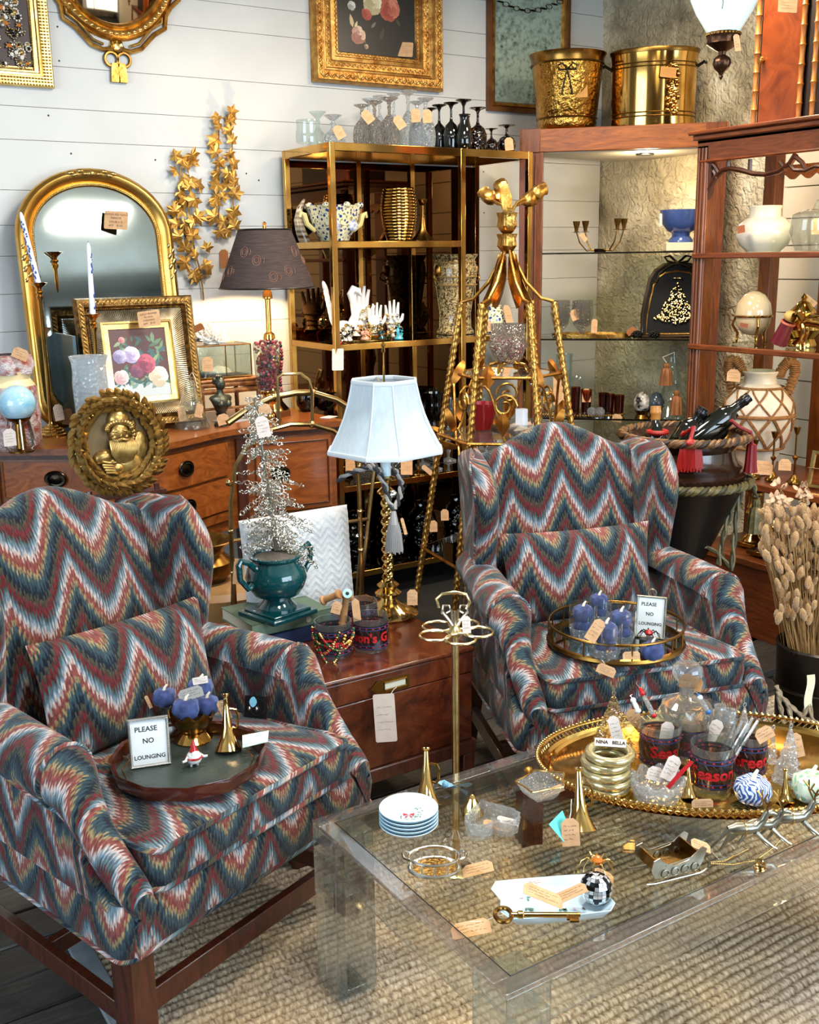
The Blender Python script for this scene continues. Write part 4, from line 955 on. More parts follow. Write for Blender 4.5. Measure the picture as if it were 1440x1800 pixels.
for px, py, cc, yaw_ in ((103, 725, PAPER, 5), (119, 732, KRAFT, 0)):
    q_ = at(px, py, Y=pa.y-.03); price_tag(SB, px, py, dep(q_), .038, .066, 12 if px < 110 else -5, m=cc, seed=px)
# crackle glass hurricane vase
hv = on_sb(163, 752); hv = V((hv.x, 4.06, SZ))
b = MB(); zt = at(160, 625, Y=hv.y).z-SZ; b.lathe([(0, .004), (.035, .004), (.04, .012), (.05, .06), (.062, .13), (.066, zt*.7), (.062, zt*.82), (.064, zt*.93), (.072, zt), (.069, zt), (.060, zt*.9), (.058, zt*.8), (.062, zt*.65), (.046, .06), (.036, .016), (0, .012)], 36)
solo('hurricane_vase', b, glass('crackle_glass', (226, 240, 246), .35, .05, bump=1.0, bscale=55, gain=2.6, milk=.3), 'crackled clear glass hurricane vase before the flower painting', 'vase', (at(160, 690, Y=hv.y).x, hv.y, SZ))
# beaded floral bag on the far left
bg = on_sb(22, 770); t = thing('beaded_bag', 'floral beaded drawstring bag standing at the far left end', 'bag', (at(18, 700, Y=4.2).x, 4.19, SZ))
BAG = mat('beaded_fabric', (206, 196, 196), .6, col2=(150, 66, 40), scale=34, bump=.8, bscale=150, detail=2)
part(t, 'body', MB().lathe([(0, 0), (.085, 0), (.10, .02), (.105, .12), (.10, .22), (.092, .235)], 28, rad=lambda a, z: 1+.03*sin(5*a)), BAG)
part(t, 'collar', MB().lathe([(.092, .235), (.075, .26), (.08, .275), (.088, .29)], 28), mat('cream_satin', (226, 206, 160), .4))
part(t, 'ruffle', MB().lathe([(.088, .28), (.10, .31), (.09, .345), (.06, .35)], 28, rad=lambda a, z: 1+.08*sin(6*a)), BAG)
price_tag(t, 36, 622, dep(at(36, 622, Y=4.08)), .06, .04, -22, seed=4)
# pale blue stone ball
sb_ = on_sb(30, 778); cy_ = 4.07; bc = at(30, 709, Y=cy_)
t = thing('stone_ball', 'pale blue marbled stone ball on a small brass stand at the left', 'ornament', (bc.x, cy_, SZ))
part(t, 'ball', MB().ball((0, 0, bc.z-SZ), .067, 28, 18), mat('blue_marble', (196, 222, 232), .12, col2=(120, 180, 206), scale=18, coat=.6))
part(t, 'stand', MB().lathe([(.0, .002), (.045, .002), (.045, .008), (.02, .016), (.016, bc.z-SZ-.075), (.042, bc.z-SZ-.058), (.046, bc.z-SZ-.05)], 24), BRASSD)
for k in range(3): a = k*TAU/3+.4; part(t, 'foot', MB().tube([(.04*cos(a), .04*sin(a), .006), (.06*cos(a), .06*sin(a), .02), (.055*cos(a), .055*sin(a), .05), (.04*cos(a), .04*sin(a), bc.z-SZ-.055)], .004, 6), SILV)
price_tag(t, 17, 769, dep(at(17, 769, Y=3.98)), .045, .062, 6, m=PAPER, seed=9, string=at(20, 742, Y=4.0))
# clear glass tree decanters with tags
def glass_tree(mb, h, r_, n=3, flare=1.0):
    prof = [(0, .004), (r_, .004), (r_, .014)]
    for i in range(n):
        z0 = .014+(h-.03)*i/n; z1 = .014+(h-.03)*(i+1)/n; q0 = r_*(1-i/(n+.35)); prof += [(q0*.98, z0+.003), (q0*.86, z0+(z1-z0)*.45), (q0*.62*flare, z1-.004)]
    prof += [(r_*.16, h-.018), (r_*.2, h-.008), (0, h)]; return mb.lathe(prof, 26)
for px, pyb, pyt, w_, lab, tg in ((286, 718, 618, 62, 'largest clear glass tree jar with a pink tassel before the flower painting', (290, 695)), (247, 726, 650, 44, 'small clear glass tree jar between the wreath plaque and larger jar', (262, 700)), (338, 745, 660, 62, 'clear glass tree jar nearest the bronze bust, two tags on it', (320, 728))):
    q_ = on_sb(px, pyb+8); h = at(px, pyt, Y=q_.y).z-SZ; sc_l = dep(q_)/FPX
    t = thing('glass_tree_jar', lab, 'jar', q_, group='clear glass tree jars')
    part(t, 'jar', glass_tree(MB(), h, w_*sc_l/2, 3), GLASS)
    part(t, 'cord', MB().tube([(0, 0, h-.004), (.01, -.01, h+.014), (.018, -.02, h-.01), (.02, -.035, h-.05)], .0016, 5), TWINE)
    price_tag(t, tg[0], tg[1], dep(q_)-.05, .032, .058, 10, seed=px, m=KRAFT if px != 286 else PAPER)
    if px == 286:
        T_ = MT_r(at(314, 662, d=dep(q_)-.05)-V(q_)); part(t, 'tassel', MB().lathe([(.004, .012), (.009, .006), (.008, -.004), (.013, -.01), (.015, -.04), (.0, -.04)], 14, T_, rad=lambda a, z: 1+.06*sin(9*a)), mat('pink_silk', (206, 150, 130), .6)); part(t, 'tassel_knot', MB().ball((0, 0, .014), .008, 8, 6, T_), mat('rose_knot', (176, 60, 70), .6))
    if px == 338: price_tag(t, 350, 722, dep(q_)-.06, .03, .055, -12, seed=8)
# bamboo stool with glass box, coral, shells
tz0, tz1 = on_sb(390, 738), None; BY = 4.42
bw_ = [at(342, 672, Y=BY-.06), at(446, 662, Y=BY-.06)]; zs_ = at(392, 664, Y=BY-.06).z; x0_, x1_ = bw_[0].x, bw_[1].x
BAMB = mat('burnt_bamboo', (176, 116, 56), .35, col2=(96, 50, 18), scale=34, coat=.3)
t = thing('bamboo_stool', 'small burnt bamboo stool carrying the glass shell box', 'stool', ((x0_+x1_)/2, BY, SZ)); w2, d2, hz = (x1_-x0_)/2, .12, zs_-SZ
part(t, 'seat', MB().box((0, 0, hz-.006), (w2*2+.02, d2*2+.02, .012)), BAMB, bev=.004)
for z in (hz-.022, hz-.05):
    b = MB()
    for A, B in (((-w2, -d2), (w2, -d2)), ((-w2, d2), (w2, d2)), ((-w2, -d2), (-w2, d2)), ((w2, -d2), (w2, d2))): b.tube([(*A, z), (*B, z)], .011, 8)
    part(t, 'rail', b, BAMB)
for sx in (-1, 1):
    for sy in (-1, 1): part(t, 'leg', MB().lathe([(.010, 0), (.0115, .01), (.010, .03), (.010, hz*.5), (.012, hz*.52), (.010, hz*.55), (.010, hz-.02)], 10, TR((sx*w2*.95, sy*d2, 0))), BAMB)
part(t, 'stretcher', MB().tube([(-w2, -d2, hz*.33), (w2, -d2, hz*.33)], .006, 8), BAMB)
zb2 = zs_+.0015; gx0, gx1 = at(336, 650, Y=BY-.08).x, at(441, 640, Y=BY-.08).x; gh = at(390, 607, Y=BY-.08).z-zb2; gd = .17
t = thing('shell_box', 'small brass edged glass display box holding white shells', 'box', ((gx0+gx1)/2, BY, zb2)); gw = (gx1-gx0)/2
b = MB(); C8 = [(sx*gw, sy*gd/2) for sx, sy in ((-1, -1), (1, -1), (1, 1), (-1, 1))]
for i in range(4):
    A, B = C8[i], C8[(i+1) % 4]
    for z in (.003, gh): b.tube([(*A, z), (*B, z)], .003, 6)
    b.tube([(*A, .003), (*A, gh)], .003, 6)
b.tube([(.02, -gd/2, .003), (.02, -gd/2, gh)], .0025, 6); part(t, 'edging', b, BRASSD)
for A, dd in (((0, -gd/2, gh/2), (gw*2, .002, gh-.006)), ((0, gd/2, gh/2), (gw*2, .002, gh-.006)), ((-gw, 0, gh/2), (.002, gd, gh-.006)), ((gw, 0, gh/2), (.002, gd, gh-.006)), ((0, 0, gh), (gw*2, gd, .002))): part(t, 'pane', MB().box(A, dd), GLASS)
part(t, 'floor', MB().box((0, 0, .003), (gw*2, gd, .003)), BRASSD)
price_tag(t, 365, 640, dep(at(365, 640, Y=BY-.13)), .045, .062, 2, seed=12)
SHELL = mat('white_shell', (232, 226, 216), .35, col2=(206, 190, 170), scale=14)
for k, (dx, dy, s_, an, lab) in enumerate(((.02, 0, 1.0, .3, 'ribbed white cockle shell lying in the glass box'), (-.035, -.02, .8, 2.2, 'grey white spiral shell lying in the glass box'))):
    b = MB()
    if k == 0: b.lathe([(0, 0), (.05, .004), (.055, .012), (.04, .03), (.0, .042)], 26, rad=lambda a, z: 1+.05*cos(13*a))
    else: 
        for i in range(26): a = i*.55; q_ = .03*(1-i/26); b.ball((q_*cos(a), q_*sin(a), .014+i*.001), .016*(1-i/34), 8, 6)
    solo('seashell', b, SHELL, lab, 'shell', ((gx0+gx1)/2+dx, BY+dy, zb2+.006), an)
t = thing('coral', 'branching white coral cluster on top of the glass box', 'coral', ((gx0+gx1)/2-.006, BY, zb2+gh+.003)); b = MB(); rr = RNG(5)
b.lathe([(0, 0), (.035, 0), (.03, .012), (0, .02)], 14)
for i in range(110):
    a = rr.uniform(0, TAU); e = rr.uniform(.1, 1.5); d_ = V((cos(a)*cos(e)*1.25, sin(a)*cos(e)*.8, sin(e)*1.0)); L_ = rr.uniform(.06, .09)
    m_ = d_*L_*.6; b.tube([(0, 0, .01), m_+V((rr.uniform(-.006, .006), 0, .004)), d_*L_], [.006, .005, .0035], 5, smooth=True)
    for k in range(2): b.tube([m_, m_+V((rr.uniform(-.02, .02), rr.uniform(-.02, .02), rr.uniform(.002, .02)))], [.004, .0028], 5)
part(t, 'branches', b, mat('coral_white', (236, 230, 220), .8), kind='stuff')
q_ = at(349, 576, Y=BY-.02); price_tag(t, 349, 576, dep(q_), .045, .03, 25, seed=5, m=mat('brown_kraft', (150, 92, 48), .9))
# bronze bust
q_ = on_sb(390, 748); h = at(390, 660, Y=q_.y).z-SZ; k = h/.20
t = thing('bronze_bust', 'small verdigris bronze bust of a woman with upswept hair before the bamboo stool', 'statue', q_, R(15))
BRZ = mat('verdigris_bronze', (84, 88, 76), .36, .7, col2=(52, 52, 42), scale=22)
part(t, 'socle', MB().lathe([(0, 0), (.03*k, 0), (.03*k, .008*k), (.018*k, .016*k), (.014*k, .03*k), (.022*k, .05*k)], 20), BRZ)
b = MB(); b.grid([[(sx*k*cos(a), sy*k*sin(a)+oy*k, z*k) for a in (TAU*i/20 for i in range(20))] for z, sx, sy, oy in ((.045, .012, .012, 0), (.06, .024, .020, -.002), (.08, .034, .026, -.004), (.10, .046, .027, -.005), (.112, .054, .024, 0), (.120, .046, .020, .002), (.126, .02, .016, .002), (.135, .0125, .0125, 0), (.146, .012, .012, -.001), (.150, .016, .017, -.003), (.158, .0185, .0205, -.004), (.168, .0200, .022, -.003), (.180, .0195, .0215, .000), (.190, .014, .016, .002), (.196, .005, .006, .003))], cu=True)
for sx in (-1, 1):
    b.ball((sx*.018*k, -.024*k, .088*k), .015*k, 10, 7); b.ball((sx*.0075*k, -.0225*k, .172*k), .0032*k, 6, 5)
b.ball((0, -.0255*k, .165*k), .0038*k, 6, 5, sc=(.8, 1, 1.5)); b.ball((0, -.0225*k, .1575*k), .0042*k, 6, 5, sc=(1.3, .6, .5)); part(t, 'figure', b, BRZ)
b = MB()
for i in range(16): a = PI*i/15; b.ball((.019*k*cos(a), .006*k+.014*k*sin(a), (.180+.008*sin(i))*k), .0085*k, 7, 5)
for i in range(8): a = TAU*i/8; b.ball((.010*k*cos(a), .006*k+.01*k*sin(a), .196*k), .007*k, 7, 5)
part(t, 'hair', b, BRZ); price_tag(t, 392, 737, dep(q_)-.05, .05, .045, 18, seed=15)
# lamp with brown pleated shade
lp_ = on_sb(478, 738); lp_ = V((at(478, 700, Y=4.36).x, 4.36, SZ)); zt_, zb_ = at(470, 404, Y=4.36).z-SZ, at(470, 506, Y=4.36).z-SZ
t = thing('shaded_lamp', 'brass table lamp with a brown embroidered shade, lit, on the sideboard', 'lamp', lp_)
part(t, 'plinth', MB().lathe([(0, 0), (.085, 0), (.085, .022), (.078, .028)], 8), mat('walnut_plinth', (92, 50, 22), .4))
part(t, 'brass_base', MB().lathe([(.075, .028), (.07, .036), (.05, .06), (.035, .10), (.028, .14), (.03, .16), (.05, .20), (.056, .235), (.045, .27), (.02, .30), (.016, .33), (.026, .34), (.024, .36), (.012, .37), (.012, zb_-.05), (.022, zb_-.045), (.02, zb_-.02), (.009, zb_), (.009, zt_-.05)], 28), BRASS)
SHD = mat('brown_shade_cloth', (74, 58, 54), .9, col2=(48, 38, 38), scale=120, stretch=(.15, .15, 3), bump=.3)
part(t, 'lamp_shade', MB().lathe([(.205, zb_), (.204, zb_+.004), (.115, zt_-.004), (.113, zt_)], 48, rad=lambda a, z: 1+.004*cos(48*a)), SHD)
part(t, 'shade_trim', MB().ring(.206, .004, 48, 6, TR((0, 0, zb_))), BLACK); part(t, 'shade_trim', MB().ring(.114, .004, 48, 6, TR((0, 0, zt_))), BLACK)
b = MB(); rr = RNG(3)
for i in range(16):
    a = TAU*i/16+.1; f = (.3, .62, .48, .2)[i % 4]; r_ = (.205+(.114-.205)*f)+.0015; z = zb_+(zt_-zb_)*f
    T_ = MR_o(a, 4, 'Z') @ MT_r((r_, 0, z)) @ MR_o(R(72), 4, 'Y')
    for s_ in (.022, .013): b.ring(s_, .0013, 14, 4, T_, sx=1, sy=.8)
    b.tube([(-.01, .03, 0), (.0, .034, 0), (.012, .03, 0)], .0012, 4, T_)
part(t, 'embroidery', b, mat('gold_thread', (132, 92, 74), .7), kind='stuff')
part(t, 'finial', MB().lathe([(.004, zt_-.05), (.004, zt_+.005), (.009, zt_+.01), (.006, zt_+.02), (.01, zt_+.028), (0, zt_+.036)], 12), BRASS)
b = MB()
for i in range(3): a = TAU*i/3; b.tube([(0, 0, zt_-.03), (.114*cos(a), .114*sin(a), zt_)], .002, 5)
part(t, 'spider', b, BRASSD)
part(t, 'light_bulb', MB().ball((0, 0, (zt_+zb_)/2+.01), .028, 12, 8), mat('warm_bulb', (255, 220, 160), .3, emit=(255, 206, 140), estr=8))
bulb_light('shaded_lamp_bulb', lp_+V((0, 0, (zt_+zb_)/2-.05)), 22, (1.0, .70, .36), .03)
# vase of red bead strings
q_ = on_sb(472, 742); q_ = V((at(472, 690, Y=4.20).x, 4.20, SZ)); zr = at(470, 603, Y=4.20).z-SZ; zr0 = at(470, 690, Y=4.2).z-SZ
t = thing('bead_vase', 'fluted glass vase on a gold foot filled with dark red bead strings', 'vase', q_)
part(t, 'foot', MB().lathe([(0, 0), (.05, 0), (.052, .008), (.03, .02), (.018, .05), (.02, zr0*.55), (.034, zr0*.7), (.018, zr0*.8), (.022, zr0*.9), (.04, zr0)], 24), BRASS)
part(t, 'glass_bowl', MB().lathe([(.012, zr0), (.04, zr0+.01), (.05, zr0+.05), (.058, zr)], 36, rad=lambda a, z: 1+.025*cos(18*a)), GLASS)
JB = [mat('bead_garnet', (120, 16, 34), .08), mat('bead_black', (18, 16, 22), .08), mat('bead_rose', (186, 84, 90), .1), mat('bead_smoke', (110, 100, 100), .1)]
b = MB(); rr = RNG(11)
for i in range(330):
    z = zr0+.012+(zr+.01-zr0-.012)*rr.random(); r_ = (.034+.018*(z-zr0)/(zr-zr0))*sqrt(rr.random()); a = rr.uniform(0, TAU)
    b.ball((r_*cos(a), r_*sin(a), z), .0068, 7, 5, mi=rr.choice((0, 0, 1, 2, 0, 3)))
part(t, 'beads', b, JB, kind='stuff')
b = MB()
for i in range(17): q2 = (.055+.006*sin(i*.4), -.02, zr-.0-.0138*i); b.ball(q2, .0075, 8, 6, mi=(0, 1, 2, 0)[i % 4])
part(t, 'hanging_strand', b, JB)
# dark glass bowls at the right end
for px, py, r_, lab in ((545, 724, .05, 'dark smoked glass bowl at the right end beside the etagere post'), (577, 722, .055, 'larger dark glass bowl at the right end, nearer the corner')):
    q_ = on_sb(px, py); solo('glass_bowl', MB().lathe([(0, 0), (r_*.5, 0), (r_*.6, .005), (r_*.95, .03), (r_, .06), (r_*.96, .075), (r_*.9, .075), (r_*.92, .055), (r_*.5, .012), (0, .01)], 28), glass('smoke_glass', (70, 72, 70), .2, gain=1.4), lab, 'bowl', (q_.x, q_.y+.03, SZ), group='dark glass bowls')
b = MB().box((0, 0, .002), (.07, .05, .002)); solo('paper_note', b, PAPER, 'small pale paper note lying before the dark glass bowls', 'note', on_sb(578, 734), .5)
solo('paper_sheet', MB().box((0, 0, .001), (.15, .12, .001)), mat('white_sheet', (220, 214, 206), .8), 'white sheet of paper under the bronze bust', 'paper', on_sb(405, 742)+V((.03, .04, 0)), .3)
# bearded figure wreath plaque on an easel behind the left chair
pc = at(206, 779, Y=3.70); pr_ = 85*dep(pc)/FPX
t = thing('wreath_plaque', 'antique gold oval plaque of a bearded winter figure ringed with leaves, above the left chair', 'plaque', pc)
PLT = MR_o(R(-6), 4, 'X') @ FX()
AG = mat('antique_gold_relief', (200, 166, 98), .3, .75, col2=(130, 100, 52), scale=30)
AGD = mat('dull_gold_ground', (112, 92, 62), .55, .6, col2=(96, 78, 50), scale=20)
part(t, 'oval_ground', MB().lathe([(0, .004), (pr_*.72, .003), (pr_*.74, -.01)], 40, PLT @ MD_i((1, 1.06, 1, 1))), AGD)
part(t, 'wreath_core', MB().ring(pr_*.83, pr_*.14, 48, 10, PLT, sy=1.06), AG)
LF = leaf_mesh('leaf', AG, .056, .028, .45); rr = RNG(6)
TP = MT_r(pc)
for i in range(126):
    a = TAU*i/126+rr.uniform(-.05, .05); dr = (-.12, 0, .12)[i % 3]+rr.uniform(-.02, .02); q_ = pr_*(.83+dr*.9); hgt = sqrt(max(0, .14**2-dr**2))*pr_+.006
    put(t, 'leaf', LF, TP @ PLT @ MT_r((q_*cos(a), q_*1.06*sin(a), hgt)) @ MR_o(a+(-.15-dr*4.2), 4, 'Z') @ MR_o(R(24), 4, 'X') @ MT_r((0, -.02, 0)))
b = MB()
for i in range(60): a = rr.uniform(0, TAU); q_ = pr_*rr.uniform(.76, .93); b.ball((q_*cos(a), q_*1.06*sin(a), .15*pr_+.004), .006, 7, 5, PLT)
part(t, 'berries', b, AG, kind='stuff')
b = MB(); S = pr_
def eb(x, y, z, r_, sx=1, sy=1, sz=1, an=0): b.ball((0, 0, 0), r_*S, 12, 8, PLT @ MT_r((x*S, y*S, z*S)) @ MR_o(an, 4, 'Z'), (sx, sy, sz))
eb(.05, -.44, .02, .42, 1.1, .72, .34); eb(.42, -.1, .0, .28, .8, 1.3, .4, -.3); eb(-.3, -.25, .05, .2, 1.3, .8, .6, .2)          # robe and sleeve
eb(.03, .22, .06, .22, 1, 1.15, .8); eb(.02, .155, .23, .05, .7, 1.25, 1.2); eb(-.075, .205, .205, .03, 1.2, .7, .5); eb(.12, .205, .20, .03, 1.2, .7, .5); eb(-.09, .25, .225, .034, 2.0, .5, .7, .2); eb(.13, .25, .22, .034, 2.0, .5, .7, -.2); eb(-.11, .12, .17, .06); eb(.15, .12, .16, .06)
eb(.06, .48, .04, .26, .95, .9, .7, -.2); eb(.32, .28, .03, .14, .7, 1.5, .6, -.3)                                                      # hood
for i in range(13): a = PI*(.02+.96*i/12); eb(.03+.26*cos(a), .30+.14*sin(a), .16, .062)
for i in range(8): eb(.30+.04*sin(i), .28-.07*i, .10, .06)
for i in range(16):
    x = -.20+.46*i/15; b.tube([(x*S, (.08-.04*abs(x))*S, .20*S), ((x*1.15+.03)*S, -.06*S, .25*S), ((x*1.0+.02)*S, -.22*S, .24*S), ((x*.7+.05)*S, (-.42+.2*abs(x))*S, .19*S)], [.024*S, .034*S, .028*S, .008*S], 7, PLT)
for sx in (-1, 1): b.tube([(.03*S, .09*S, .27*S), ((.03+sx*.10)*S, .06*S, .28*S), ((.03+sx*.19)*S, .10*S, .24*S)], [.034*S, .036*S, .01*S], 7, PLT)
for k in range(4): b.tube([((-.40+.02*k)*S, (-.40-.055*k)*S, .16*S), ((-.22+.01*k)*S, (-.43-.05*k)*S, .21*S), ((-.12)*S, (-.47-.045*k)*S, .18*S)], [.024*S, .028*S, .024*S], 7, PLT)
eb(-.1, -.5, .14, .13, 1.2, .9, .7); b.tube([(-.4*S, -.33*S, .16*S), (-.3*S, -.36*S, .2*S), (-.18*S, -.38*S, .18*S)], [.02*S, .026*S, .02*S], 7, PLT)
part(t, 'bearded_figure', b, AG)
ez = thing('display_easel', 'plain wooden easel behind the left chair holding the wreath plaque', 'easel', (pc.x, pc.y, 0)); zr_ = pc.z-pr_*1.02
for A, B in (((-.12, -.03, zr_+.02), (-.2, -.12, 0)), ((.12, -.03, zr_+.02), (.2, -.12, 0)), ((0, .04, zr_+.05), (0, .12, 0))): part(ez, 'leg', MB().tube([A, B], .01, 6), MAHOG)
part(ez, 'ledge', MB().box((0, -.02, zr_-.008), (.3, .06, .012)), MAHOG)
# ================================================================ glasses on top of the etagere (standing rim down)
ETZ = EZ+.001
GOB = [(.036, 0), (.040, .02), (.040, .05), (.034, .08), (.018, .10), (.007, .112), (.006, .128), (.009, .135), (.006, .142), (.010, .155), (.034, .166), (.036, .169), (.0, .170)]
def scaled(prof, sr, sz): return [(r*sr, z*sz) for r, z in prof]
def inv_glass(name, label, px, pyt, Y, wpx, m, prof=GOB, group=None, facet=0, tagp=None):
    q_ = at(px, pyt, Y=Y); h = q_.z-ETZ; rmax = max(r for r, z in prof); k = wpx/2*dep(q_)/FPX/rmax; zt = prof[-1][1]
    rad = (lambda a, z: 1+(.03*cos(facet*a) if z < zt*.6 else 0)) if facet else None
    t = solo(name, MB().lathe(scaled(prof, k, h/zt), 28 if facet < 12 else 44, rad=rad), m, label, 'glass', (q_.x, Y, ETZ), group=group)
    if tagp: price_tag(t, tagp[0], tagp[1], dep(q_)-.05, .04, .06, tagp[2], seed=px)
    return t
TUM = [(.046, 0), (.048, .03), (.044, .075), (.047, .085), (.044, .095), (.030, .098), (0, .098)]
COUP = [(.046, 0), (.046, .01), (.036, .028), (.012, .045), (.007, .055), (.012, .064), (.007, .072), (.030, .086), (.036, .09), (0, .091)]
inv_glass('tumbler', 'squat clear tumbler upside down at the left end of the etagere top', 541, 210, 4.30, 46, GLASS, TUM)
inv_glass('coupe_glass', 'clear coupe upside down behind, next to the squat tumbler', 558, 196, 4.45, 40, GLASS, COUP)
inv_glass('coupe_glass', 'clear coupe upside down with a brown tag near the front corner post', 585, 202, 4.28, 42, CRYS, COUP, tagp=(596, 232, 30))
for px, py, Y, m, wp, lab, tg in ((636, 184, 4.27, CRYSF, 32, 'leftmost smoky cut goblet of the front three', (646, 205, 40)), (658, 178, 4.26, CRYSF, 34, 'middle smoky cut goblet of the front three', None), (684, 172, 4.25, CRYSF, 36, 'rightmost and tallest smoky cut goblet of the front three', (702, 215, 35)), (648, 173, 4.46, CRYS, 28, 'clear cut goblet in the back row behind the left smoky goblet', None), (667, 168, 4.48, CRYS, 28, 'clear cut goblet in the back row between the smoky goblets', None), (692, 164, 4.50, CRYS, 28, 'clear cut goblet in the back row at the right of the smoky group', None)):
    inv_glass('cut_goblet', lab, px, py, Y, wp, m, group='upside down cut goblets', facet=14, tagp=tg)
for px, py, Y, wp, lab, tg in ((717, 159, 4.36, 34, 'tallest clear goblet left of the tagged pair'), (733, 178, 4.28, 30, 'clear goblet with a tag between the tallest and the ribbed one'), (748, 172, 4.26, 34, 'ribbed clear goblet with the large kraft tag')) and ((717, 159, 4.36, 34, 'tallest clear goblet left of the tagged pair', None), (733, 178, 4.28, 30, 'clear goblet with a tag between the tallest and the ribbed one', (731, 203, 5)), (748, 172, 4.26, 34, 'ribbed clear goblet with the large kraft tag', (751, 204, 3))):
    inv_glass('clear_goblet', lab, px, py, Y, wp, CRYS, group='upside down clear goblets', facet=18, tagp=tg)
SMOOTH = [(.030, 0), (.036, .03), (.036, .065), (.026, .09), (.008, .105), (.005, .12), (.005, .15), (.012, .162), (.033, .168), (.034, .171), (0, .172)]
for px, py, Y, wp, lab in ((756, 190, 4.48, 26, 'black goblet half hidden in the back of the black group'), (772, 184, 4.40, 27, 'leftmost front black goblet beside the ribbed clear one'), (793, 180, 4.33, 28, 'black goblet second from the left in the front'), (815, 175, 4.40, 30, 'tallest black goblet with a wide foot, behind the black jug')):
    inv_glass('black_goblet', lab, px, py, Y, wp, BLKGL, SMOOTH, 'upside down black goblets')
q_ = at(817, 201, Y=4.27); h = q_.z-ETZ; solo('black_jug', MB().lathe([(0, 0), (.030, 0), (.036, .012), (.040, .05), (.034, .085), (.022, h-.03), (.022, h-.015), (.028, h), (.025, h), (.018, h-.02)], 28), BLKGL, 'upright black glass carafe with a flared lip among the black goblets', 'carafe', (q_.x, 4.27, ETZ))
for px, py, Y, wp, lab, tg in ((840, 189, 4.28, 32, 'tall dark brown goblet with a large foot right of the black carafe', None), (864, 226, 4.36, 24, 'small dark brown glass between the tall brown goblet and the tagged one', None), (891, 220, 4.26, 32, 'small brown glass with an orange tag at the right end', (895, 253, 5))):
    inv_glass('brown_goblet', lab, px, py, Y, wp, BRNGL, SMOOTH, 'upside down brown goblets', tagp=tg)
# ================================================================ etagere shelves
S1, S2, S3 = 1.6235, 1.1795, .5365
DELFT = mat('delft_glaze', (226, 218, 180), .12, col2=(60, 78, 130), scale=38, coat=.5, detail=1)
def delft():
    m, tt, N, L, o = nt('blue_and_yellow_glaze'); b = N('BsdfPrincipled'); L(b.outputs[0], o.inputs[0]); tc = N('TexCoord')
    v = N('TexVoronoi'); v.inputs['Scale'].default_value = 60; L(tc.outputs['Object'], v.inputs[0]); n = N('TexNoise'); n.inputs['Scale'].default_value = 40; n.inputs['Detail'].default_value = 3; L(tc.outputs['Object'], n.inputs[0])
    f = math_n(N, L, 'MULTIPLY', math_n(N, L, 'ADD', v.outputs['Distance'], math_n(N, L, 'MULTIPLY', n.outputs[0], .8)), .7)
    L(ramp(N, L, f, ((.47, lin((46, 60, 116))), (.53, lin((120, 130, 150))), (.56, lin((228, 218, 178))), (.78, lin((230, 220, 178))), (.86, lin((124, 124, 90))))), b.inputs['Base Color'])
    b.inputs['Roughness'].default_value = .12; b.inputs['Coat Weight'].default_value = .6; MATS['delftx'] = m; return m
DELFT = delft()
YJ = 4.42; q_ = at(588, 420, Y=YJ); hj = at(588, 362, Y=YJ).z-S1; rj = 58*dep(q_)/FPX*.82
t = thing('jardiniere', 'scalloped blue and yellow painted jardiniere on the upper etagere shelf', 'planter', (q_.x, YJ, S1))
part(t, 'bowl', MB().lathe([(0, .004), (rj*.55, .004), (rj*.6, .02), (rj*.8, hj*.35), (rj*.92, hj*.7), (rj*1.0, hj*.94), (rj*1.04, hj), (rj*.98, hj), (rj*.86, hj*.7), (rj*.5, .03)], 48, rad=lambda a, z: 1+.05*cos(8*a)*(z/hj)), DELFT)
for i in range(8): a = TAU*i/8; part(t, 'rim_scallop', MB().ball((rj*1.0*cos(a), rj*1.0*sin(a), hj), .017, 8, 5, sc=(1, 1, .8)), DELFT)
for s_ in (-1, 1): part(t, 'handle', MB().tube([(s_*rj*.8, 0, hj*.3), (s_*rj*1.12, 0, hj*.5), (s_*rj*1.22, 0, hj*.75), (s_*rj*1.36, 0, hj*.80), (s_*rj*1.40, 0, hj*.68)], [.009, .013, .013, .011, .007], 8), mat('pale_yellow_glaze', (222, 206, 140), .15, coat=.5))
for s_ in (-.6, .6): part(t, 'painted_vase', MB().lathe([(.012, 0), (.026, .012), (.024, .03), (.010, .04), (.014, .048)], 14, TR((s_*rj*.6, -rj*.78, hj*.30)) @ MD_i((1, .35, 1, 1))), mat('cobalt_print', (70, 92, 150), .15, col2=(214, 218, 224), scale=60))
YV = 4.36; q_ = at(702, 418, Y=YV); hv_ = at(702, 330, Y=YV).z-S1; rv = 33*dep(q_)/FPX
prof = [(0, 0), (rv*.5, 0)]; NR = 17
for i in range(NR*4+1):
    f = i/(NR*4); rr_ = rv*(.52+.48*sin(PI*(.10+.80*min(1, f*1.02)))**.9)*(1.0 if f < .9 else 1-.9*(f-.9)); rr_ = rv*(.55+.45*sin(PI*(.08+.72*f))**1.0)
    prof.append((rr_-.0035*(1-abs(sin(PI*i/4))), hv_*f))
prof += [(prof[-1][0]-.012, hv_), (prof[-1][0]-.016, hv_*.8)]
solo('ribbed_vase', MB().lathe(prof, 44), BRASS, 'ribbed brass vase on the upper etagere shelf', 'vase', (q_.x, YV, S1))
YC = 4.48; q_ = at(743, 418, Y=YC); hc = at(743, 350, Y=YC).z-S1
solo('candleholder', MB().lathe([(0, 0), (.05, 0), (.052, .006), (.03, .03), (.016, .06), (.010, hc*.6), (.009, hc*.85), (.02, hc*.9), (.024, hc), (.018, hc), (0, hc-.02)], 28, rad=lambda a, z: 1+(.12*cos(7*a) if z < .06 else 0)), BRASSD, 'fluted brass candle holder behind the ribbed vase', 'candlestick', (q_.x, YC, S1))
